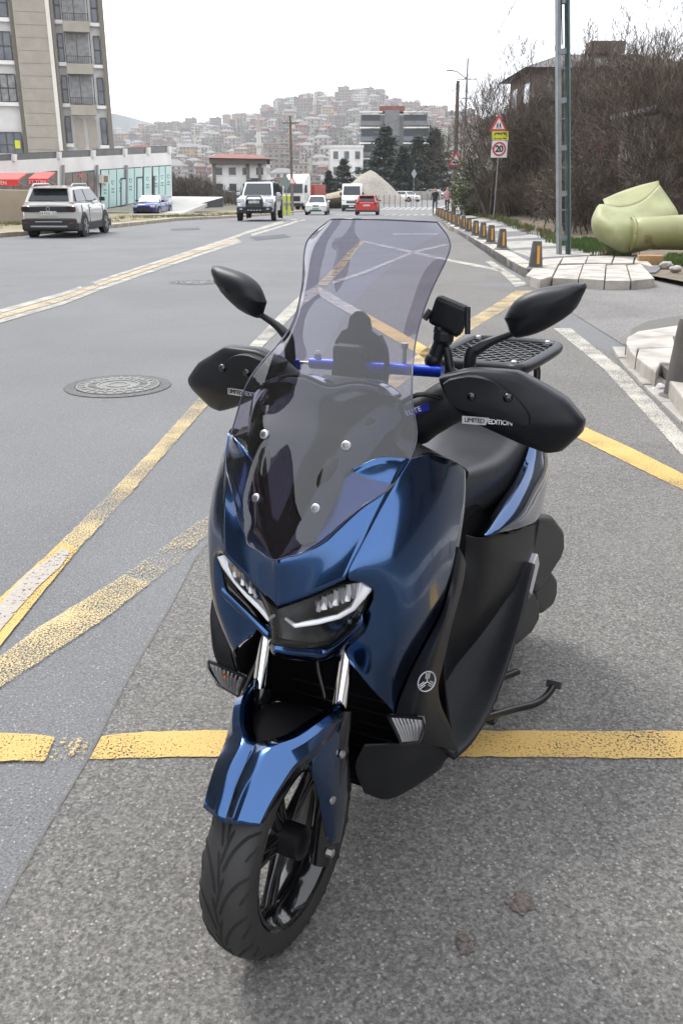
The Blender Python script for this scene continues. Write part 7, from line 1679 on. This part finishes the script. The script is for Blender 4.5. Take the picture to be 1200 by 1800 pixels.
# rear blue panels with bright edge
def do_rear(s):
    rp = [[(0.681,0.172,0.688), (0.778,0.178,0.724), (0.921,0.182,0.757), (1.03,0.182,0.798), (1.18, .165, .865), (1.40, .12, .885)],
          [(0.642,0.194,0.705), (0.757,0.206,0.732), (0.902,0.21,0.762), (1.048,0.206,0.788), (1.22, .18, .83), (1.42, .125, .865)],
          [(0.67,0.216,0.704), (0.792,0.236,0.714), (0.935,0.236,0.734), (1.10, .228, .74), (1.25, .185, .77), (1.43, .12, .84)],
          [(0.738,0.222,0.686), (0.83,0.24,0.669), (0.983,0.238,0.639), (1.14, .215, .65), (1.27, .175, .71), (1.44, .105, .80)]]
    shell('rear_side_panel', rp, M_blue, .004, 4, 4, s=s, out=(1.1, 0, .7), bevel=.0015)
    lr = [[(0.764,0.215,0.673), (0.87,0.23,0.65), (1.10, .215, .66), (1.27, .165, .71), (1.44, .10, .80)],
          [(.92, .17, .60), (1.05, .175, .57), (1.14, .17, .60), (1.28, .15, .66), (1.45, .09, .76)]]
    shell('lower_tail_cover', lr, M_matte, .004, 3, 4, s=s, out=(1.1, 0, .8))
both(do_rear)
part(MB().box((1.43, 0, .84), (.05, .16, .05)), 'tail_light', mat('red_lens', (.35, .01, .01), .15, coat=.5), bevel=.015)
part(MB().box((1.52, 0, .66), (.012, .14, .20), rot=Matrix.Rotation(R(-25), 3, 'Y')), 'rear_mudguard', M_matte, bevel=.004)
# rack
rk = []
rackZ = 1.015
def rr_(pts, r, nm, par=None): return part(MB().tube(resample(pts, 4), r, 10), nm, M_guard, par, smooth=60)
rack = rr_([(1.09, -.10, rackZ), (1.10, -.132, rackZ), (1.28, -.142, rackZ), (1.46, -.140, rackZ), (1.50, -.115, rackZ), (1.512, -.05, rackZ), (1.512, .05, rackZ), (1.50, .115, rackZ), (1.46, .140, rackZ), (1.28, .142, rackZ), (1.10, .132, rackZ), (1.09, .10, rackZ), (1.09, 0, rackZ), (1.09, -.10, rackZ)], .017, 'luggage_rack')
b = MB()
for k in range(-6, 7):
    for sg_ in (1, -1):
        x0, y0 = 1.295 + k * .05, 0
        P = []
        for t in (-.16, .16):
            P.append((x0 + t * sg_ * 1.2, t, rackZ + .004))
        a, c = Vector(P[0]), Vector(P[1])
        # clip to rack outline
        ts = [i / 40 for i in range(41) if 1.09 < (a.lerp(c, i / 40)).x < 1.50 and abs((a.lerp(c, i / 40)).y) < .14]
        if len(ts) > 2: b.tube([a.lerp(c, ts[0]), a.lerp(c, ts[-1])], .0028, 5)
part(b, 'mesh', M_guard, rack, smooth=60)
for s in (1, -1):
    for x in (1.16, 1.36): part(MB().tube([(x, .10 * s, rackZ), (x, .11 * s, .955), (x - .02, .115 * s, .87)], .011, 8), 'stay', M_chassis, rack, smooth=60)
    for x in (1.10, 1.46): part(MB().lathe([(.008, 0), (.008, .008), (.005, .010)], (x, .11 * s, rackZ + .012), 'Z', 10), 'bolt', M_silver, rack)
part(MB().box((1.18, 0, .955), (.16, .2, .05)), 'rack_base', M_matte, bevel=.02)

# ---- engine, belt cover, exhaust, stands
def blobby(name, prof, y0, y1, m, bevel=.02, parent=None):
    n = len(prof); P0 = [(x, y0, z) for x, z in prof]; b = MB(); b.slab(P0, (0, y1 - y0, 0)); return part(b, name, m, parent, bevel=bevel, bseg=4, smooth=40)
P_ = [(1.138,0.2,0.59), (1.337,0.2,0.524), (1.505,0.2,0.42), (1.541,0.2,0.342), (1.496,0.2,0.312), (1.391,0.2,0.31), (1.239,0.2,0.306), (1.151,0.2,0.344), (1.054,0.2,0.456)]
blobby('air_filter_box', [(p[0], p[2]) for p in P_], .08, .205, M_matte, .022)
P_ = [(1.439,0.185,0.301), (1.547,0.185,0.226), (1.563,0.185,0.155), (1.509,0.185,0.129), (1.388,0.185,0.158), (1.248,0.185,0.237), (1.203,0.185,0.328)]
blobby('belt_cover', [(p[0], p[2]) for p in P_], .06, .19, M_matte, .025)
P_ = [(1.165,0.2,0.337), (1.237,0.2,0.269), (1.255,0.2,0.205), (1.165,0.2,0.196), (1.009,0.2,0.233), (0.912,0.2,0.291), (0.929,0.2,0.385)]
blobby('lower_cover', [(p[0], p[2]) for p in P_], .08, .205, M_matte, .015)
P_ = [(1.084,0.215,0.496), (1.115,0.215,0.453), (1.078,0.215,0.41), (1.05,0.215,0.379), (0.991,0.215,0.425), (0.972,0.215,0.453)]
blobby('heel_plate', [(p[0], p[2]) for p in P_], .20, .222, M_silver, .004)
part(MB().box((.98, 0, .36), (.34, .20, .26)), 'engine', M_black, bevel=.04)
part(MB().tube([(1.0, -.14, .28), (1.12, -.17, .32), (1.55, -.19, .44)], [.03, .062, .058], 20), 'exhaust', M_matte, smooth=50)
part(MB().box((.80, 0, .42), (.7, .16, .20)), 'frame', M_black, bevel=.03)
sd = part(MB().tube(resample([(0.774,0.184,0.12), (0.927,0.222,0.07), (1.01,0.267,0.055), (1.06,0.287,0.06), (1.089,0.298,0.08)], 4), .0105, 10), 'side_stand', M_chassis, smooth=60)
ft = Vector((1.091,0.299,0.085)); part(MB().box(tuple(ft), (.012, .045, .022), rot=Matrix.Rotation(R(35), 3, 'Y')), 'foot', M_chassis, sd, bevel=.003)
part(MB().tube([(.76, .13, .11), (.83, .17, .10), (.90, .18, .105), (.84, .14, .125)], .008, 8), 'spring', M_chassis, sd, smooth=60)
cs = part(MB().tube([(.86, -.12, .19), (.86, .12, .19)], .014, 10), 'center_stand', M_chassis, smooth=60)
for s in (1, -1):
    part(MB().tube([(.86, .10 * s, .19), (.93, .125 * s, .08), (.955, .15 * s, .012)], [.014, .013, .013], 10), 'leg', M_chassis, cs, smooth=60)
    part(MB().box((.96, .155 * s, .006), (.07, .035, .012)), 'foot', M_chassis, cs, bevel=.003)
    pg = part(MB().tube([ (.80, .17 * s, .20), ((0.874,0.204,0.2)[0], (0.874,0.204,0.2)[1] * s, .2), ((0.922,0.231,0.2)[0], (0.922,0.231,0.2)[1] * s, .2)], .010, 8), 'stand_lever', M_chassis, smooth=60)

# ---- handlebar: covers, crossbar, levers
def do_bar(s):
    arm = [[(.34, .06, 1.03), (.335, .06, 1.00)], ]
    b = MB(); b.tube(resample([(.36, .05 * s, 1.02), (.365, .13 * s, 1.045), (.375, .20 * s, 1.085), (.385, .27 * s, 1.105)], 4), [.045] * 5 + [.04] * 4 + [.034] * 4, 16)
    b.v = [(v[0], v[1], v[2] + (v[2] - 1.05) * .15) for v in b.v]
    part(b, 'bar_cover', M_matte, smooth=60)
    part(MB().tube([(.385, .24 * s, 1.10), (.43, .36 * s, 1.10)], .018, 16), 'grip', M_rubber, smooth=60)
    lv = part(MB().tube(resample([(.385, .215 * s, 1.105), (.375, .26 * s, 1.105), (.385, .36 * s, 1.095)], 3), .007, 8), 'brake_lever', M_silver, smooth=60)
both(do_bar)
b = MB(); b.slab([(.315, .112, 1.052), (.322, .166, 1.076), (.316, .166, 1.092), (.309, .112, 1.068)], (.003, 0, 0)); 
stk = part(b, 'sticker', mat('blue_sticker', (.02, .03, .30), .3))
tm = text_mesh('lettering', 'ELITE', .014, M_lettering, SC, frame(sy((.3085, .139, 1.074)), Vector(sy((.322, .166, 1.079))) - Vector(sy((.315, .112, 1.055))), (-.1, 0, 1)), .0004)
tm.parent = stk
# blue crossbar
cbar = part(MB().tube([(.435, -.155, 1.122), (.435, .150, 1.130)], .0125, 20), 'crossbar', M_anod, smooth=60)
for s in (1, -1):
    part(MB().tube([(.435, .145 * s, 1.122), (.435, .20 * s, 1.120)], .004, 8), 'rod', M_steel, cbar, smooth=60)
    part(MB().lathe([(.008, 0), (.008, .02), (.005, .022)], (.435, .19 * s, 1.105), 'Z', 12), 'bracket', M_anod, cbar)
part(MB().lathe([(.0045, 0), (.0045, .03), (.0075, .031), (.0075, .042)], (.435, .065, 1.14), 'Z', 10), 'bolt', M_steel, cbar)
part(MB().lathe([(.008, 0), (.008, .012), (.004, .018)], (.435, -.138, 1.132), 'Z', 10), 'bolt', M_silver, cbar)
# cage holder clamped on the crossbar
hd = part(MB().box((.425, -.055, 1.135), (.035, .075, .075)), 'cage_holder', M_matte, bevel=.012)
b = MB(); b.slab([(.45, -.105, 1.06), (.45, -.105, 1.17), (.45, -.088, 1.195), (.45, -.075, 1.20), (.45, -.070, 1.225), (.45, -.055, 1.238), (.45, -.040, 1.238), (.45, -.025, 1.225), (.45, -.02, 1.20), (.45, -.005, 1.19), (.45, .012, 1.16), (.45, .012, 1.06)], (.012, 0, 0))
part(b, 'back_plate', M_matte, hd, bevel=.003)
for y in (-.10, -.075, -.01, .01): part(MB().tube([(.44, y, 1.12), (.435, y, 1.04)], .006, 8), 'prong', M_matte, hd, smooth=60)
part(MB().tube(resample([(.44, .008, 1.19), (.425, .028, 1.16), (.43, .026, 1.10), (.44, .008, 1.05)], 4), .006, 8), 'loop', M_matte, hd, smooth=60)
# mirrors
def do_mir(s):
    stem = part(MB().tube(resample([(.435, .205 * s, 1.10), (.433, .208 * s, 1.165), (.435, .215 * s, 1.182)], 3), .0125, 12), 'mirror_mount', M_guard, smooth=60)
    part(MB().tube(resample([(.435, .212 * s, 1.175), (.442, .245 * s, 1.197), (.448, .30 * s, 1.222)], 4), [.012, .0115, .011, .010, .009, .008, .0075, .007, .007], 12), 'stem', M_guard, stem, smooth=60)
    ol = [(0.47,0.27,1.245), (0.451,0.288,1.279), (0.428,0.32,1.299), (0.409,0.362,1.31), (0.395,0.415,1.316), (0.422,0.412,1.292), (0.443,0.395,1.26), (0.48,0.345,1.224), (0.485,0.305,1.209), (0.473,0.285,1.212)]
    xb = .455
    P = [Vector((xb + (p[1] - .3) * .12, p[1], p[2])) for p in ol]
    c = sum(P, Vector()) / len(P)
    b = MB(); n = len(P)
    rings = [(.0, .90), (-.004, 1.0), (-.014, .99), (-.026, .90), (-.036, .66), (-.041, .30)]
    vs = []
    for dx, k in rings: vs += [(q.x + dx, q.y * 1, q.z) for q in [c + (p - c) * k for p in resample(P + [P[0]], 3)[:-1]]]
    m_ = 3 * n
    fs = [tuple(range(m_)), tuple(reversed(range(5 * m_, 6 * m_)))] + [(i * m_ + j, (i + 1) * m_ + j, (i + 1) * m_ + (j + 1) % m_, i * m_ + (j + 1) % m_) for i in range(5) for j in range(m_)]
    # ridge across the shell
    V = []
    for (x, y, z) in vs:
        t = (z - c.z) + .32 * (y - c.y) * -1 + .006
        V.append((x + (.006 if (t < 0 and x < xb - .01) else 0), y * s, z))
    b.add(V, fs)
    o = part(b, 'mirror', M_guard, smooth=38); orient(o, (c.x, -c.y * s, c.z))
    b = MB(); b.add([(xb + .001 + (p.y - .3) * .12, (c + (p - c) * .88).y * s, (c + (p - c) * .88).z) for p in P], [tuple(range(n))]); part(b, 'mirror_glass', M_chrome, o)
both(do_mir)
# hand guards
def do_guard(s):
    ol = [(0.404,0.17,1.139), (0.409,0.235,1.16), (0.447,0.325,1.159), (0.475,0.362,1.14), (0.413,0.415,1.112), (0.39,0.452,1.07), (0.394,0.447,1.044), (0.406,0.41,0.999), (0.375,0.385,0.992), (0.33,0.335,1.01), (0.292,0.29,1.032), (0.295,0.245,1.053), (0.385,0.195,1.09)]
    Y0, X0 = .30, .352
    def gx(y, z): return X0 + .15 * (y - .26) - .3 * max(0, z - 1.13) + .55 * max(0, 1.06 - z)
    P = [Vector((gx(p[1], p[2]), p[1], p[2])) for p in ol]
    PP = []
    for a, c_ in zip(P, P[1:] + P[:1]): PP += [a.lerp(c_, k / 4) for k in range(4)]
    # soften corners
    PP = [(PP[i - 1] + PP[i] * 4 + PP[(i + 1) % len(PP)]) / 6 for i in range(len(PP))]
    n = len(PP); c = sum(PP, Vector()) / n; c = Vector((0, .31, 1.075)); b = MB(); vs = []
    # domed: rings from the edge to the middle
    rg_ = [(1.0, .030), (.995, .010), (.975, .002), (.94, -.004), (.80, -.010), (.6, -.015), (.35, -.017), (.12, -.018)]
    for k, dx in rg_:
        for q in PP:
            y = c.y + (q.y - c.y) * k; z = c.z + (q.z - c.z) * k; vs.append((gx(y, z) + dx, y * s, z))
    fs = [(i * n + j, i * n + (j + 1) % n, (i + 1) * n + (j + 1) % n, (i + 1) * n + j) for i in range(len(rg_) - 1) for j in range(n)] + [tuple(range((len(rg_) - 1) * n, len(rg_) * n))]
    b.add(vs, fs); g = part(b, 'hand_guard', M_guard, smooth=55); orient(g, (.5, -.3 * s, 1.08))
    md = g.modifiers.new('solid', 'SOLIDIFY'); md.thickness = .004; md.offset = -1
    # raised upper plate
    up_ = [(0.413,0.185,1.135), (0.406,0.24,1.153), (0.43,0.285,1.147), (0.443,0.335,1.113), (0.456,0.36,1.083), (0.472,0.362,1.064), (0.467,0.35,1.059), (0.406,0.285,1.076), (0.395,0.212,1.083)]
    U = [Vector((gx(p[1], p[2]), p[1], p[2])) for p in up_]; UU = []
    for a, c_ in zip(U, U[1:] + U[:1]): UU += [a.lerp(c_, k / 3) for k in range(3)]
    UU = [(UU[i - 1] + UU[i] * 2 + UU[(i + 1) % len(UU)]) / 4 for i in range(len(UU))]
    n = len(UU); cc = sum(UU, Vector()) / n; vs = []
    for k, dx in ((1.0, -.008), (.985, -.0205), (.96, -.0235), (.6, -.026), (.2, -.027)):
        for q in UU:
            y = cc.y + (q.y - cc.y) * k; z = cc.z + (q.z - cc.z) * k; vs.append((gx(y, z) + dx, y * s, z))
    b = MB(); b.add(vs, [(i * n + j, i * n + (j + 1) % n, (i + 1) * n + (j + 1) % n, (i + 1) * n + j) for i in range(4) for j in range(n)] + [tuple(range(4 * n, 5 * n))])
    o = part(b, 'raised_plate', M_guard, g, smooth=40); orient(o, (.5, -.3 * s, 1.1))
    for p in ((0.382,0.25,1.112), (0.383,0.318,1.114)):
        x = gx(p[1], p[2]) - .026; b = MB(); b.lathe([(.0092, -.002), (.0088, .003), (.006, .006), (.001, .007)], (x, p[1] * s, p[2]), Vector((-1, 0, .1)).normalized(), 20); part(b, 'rivet', M_gloss, g, smooth=60)
    # lettering plate
    a0 = Vector((0.374,0.232,1.062)); a1 = Vector((0.397,0.28,1.055)); a2 = Vector((0.426,0.325,1.046))
    if s < 0:
        w_ = a2.y - a0.y; a0, a2 = Vector((0, -a2.y + .012, a0.z)), Vector((0, -a0.y + .012, a2.z)); a1 = Vector((0, (a0.y + a2.y) / 2, a1.z))
    zc_ = 1.063
    X = lambda y: gx(abs(y), zc_) - .0165
    h = .0075
    b = MB(); p0 = (X(a0.y), a0.y, zc_); p1 = (X(a1.y), a1.y, zc_)
    b.slab([(p0[0], p0[1], zc_ - h), (p1[0], p1[1] - .003, zc_ - h), (p1[0], p1[1] + .003, zc_ + h), (p0[0], p0[1], zc_ + h)], (-.0015, 0, 0)); pl = part(b, 'badge_plate', M_silver, g)
    xd = Vector(sy((X(a2.y) - X(a0.y), a2.y - a0.y, 0)))
    t1 = text_mesh('lettering', 'LIMITED', .0125, M_black, pl, frame(sy((X((a0.y + a1.y) / 2) - .0025, (a0.y + a1.y) / 2, zc_)), xd, (0, 0, 1)), .0003, spacing=.85)
    t2 = text_mesh('lettering', 'EDITION', .0135, M_lettering, g, frame(sy((X((a1.y + a2.y) / 2) - .001, (a1.y + a2.y) / 2 + .002, zc_)), xd, (0, 0, 1)), .0006, spacing=.85)
both(do_guard)
# phone holder on its arm
ph = part(MB().tube(resample([(.44, .178, 1.128), (.44, .165, 1.135), (.445, .155, 1.17), (.45, .148, 1.178)], 3), .009, 10), 'phone_holder', M_guard, smooth=60)
part(MB().ico((.447, .125, 1.150), .019, 2), 'ball_joint', M_guard, ph, smooth=60)
part(MB().tube([(.447, .128, 1.155), (.45, .140, 1.195)], [.016, .014], 12), 'arm', M_guard, ph, smooth=60)
part(MB().lathe([(.018, 0), (.022, .008), (.022, .022), (.012, .03)], (.45, .142, 1.185), Vector((0, .1, 1)).normalized(), 8), 'collar', M_guard, ph)
part(MB().box((.447, .155, 1.243), (.026, .075, .062), rot=Matrix.Rotation(R(-18), 3, 'X')), 'cradle', M_matte, ph, bevel=.010)
part(MB().tube([(.44, .195, 1.262), (.432, .200, 1.21)], .006, 8), 'clamp', M_guard, ph, smooth=60)
part(MB().tube([(.44, .117, 1.25), (.43, .108, 1.235)], .008, 8), 'clamp', M_guard, ph, smooth=60)
for y in (.135, .172): part(MB().ico((.445, y, 1.213), .013, 1), 'knob', M_guard, ph, smooth=60)
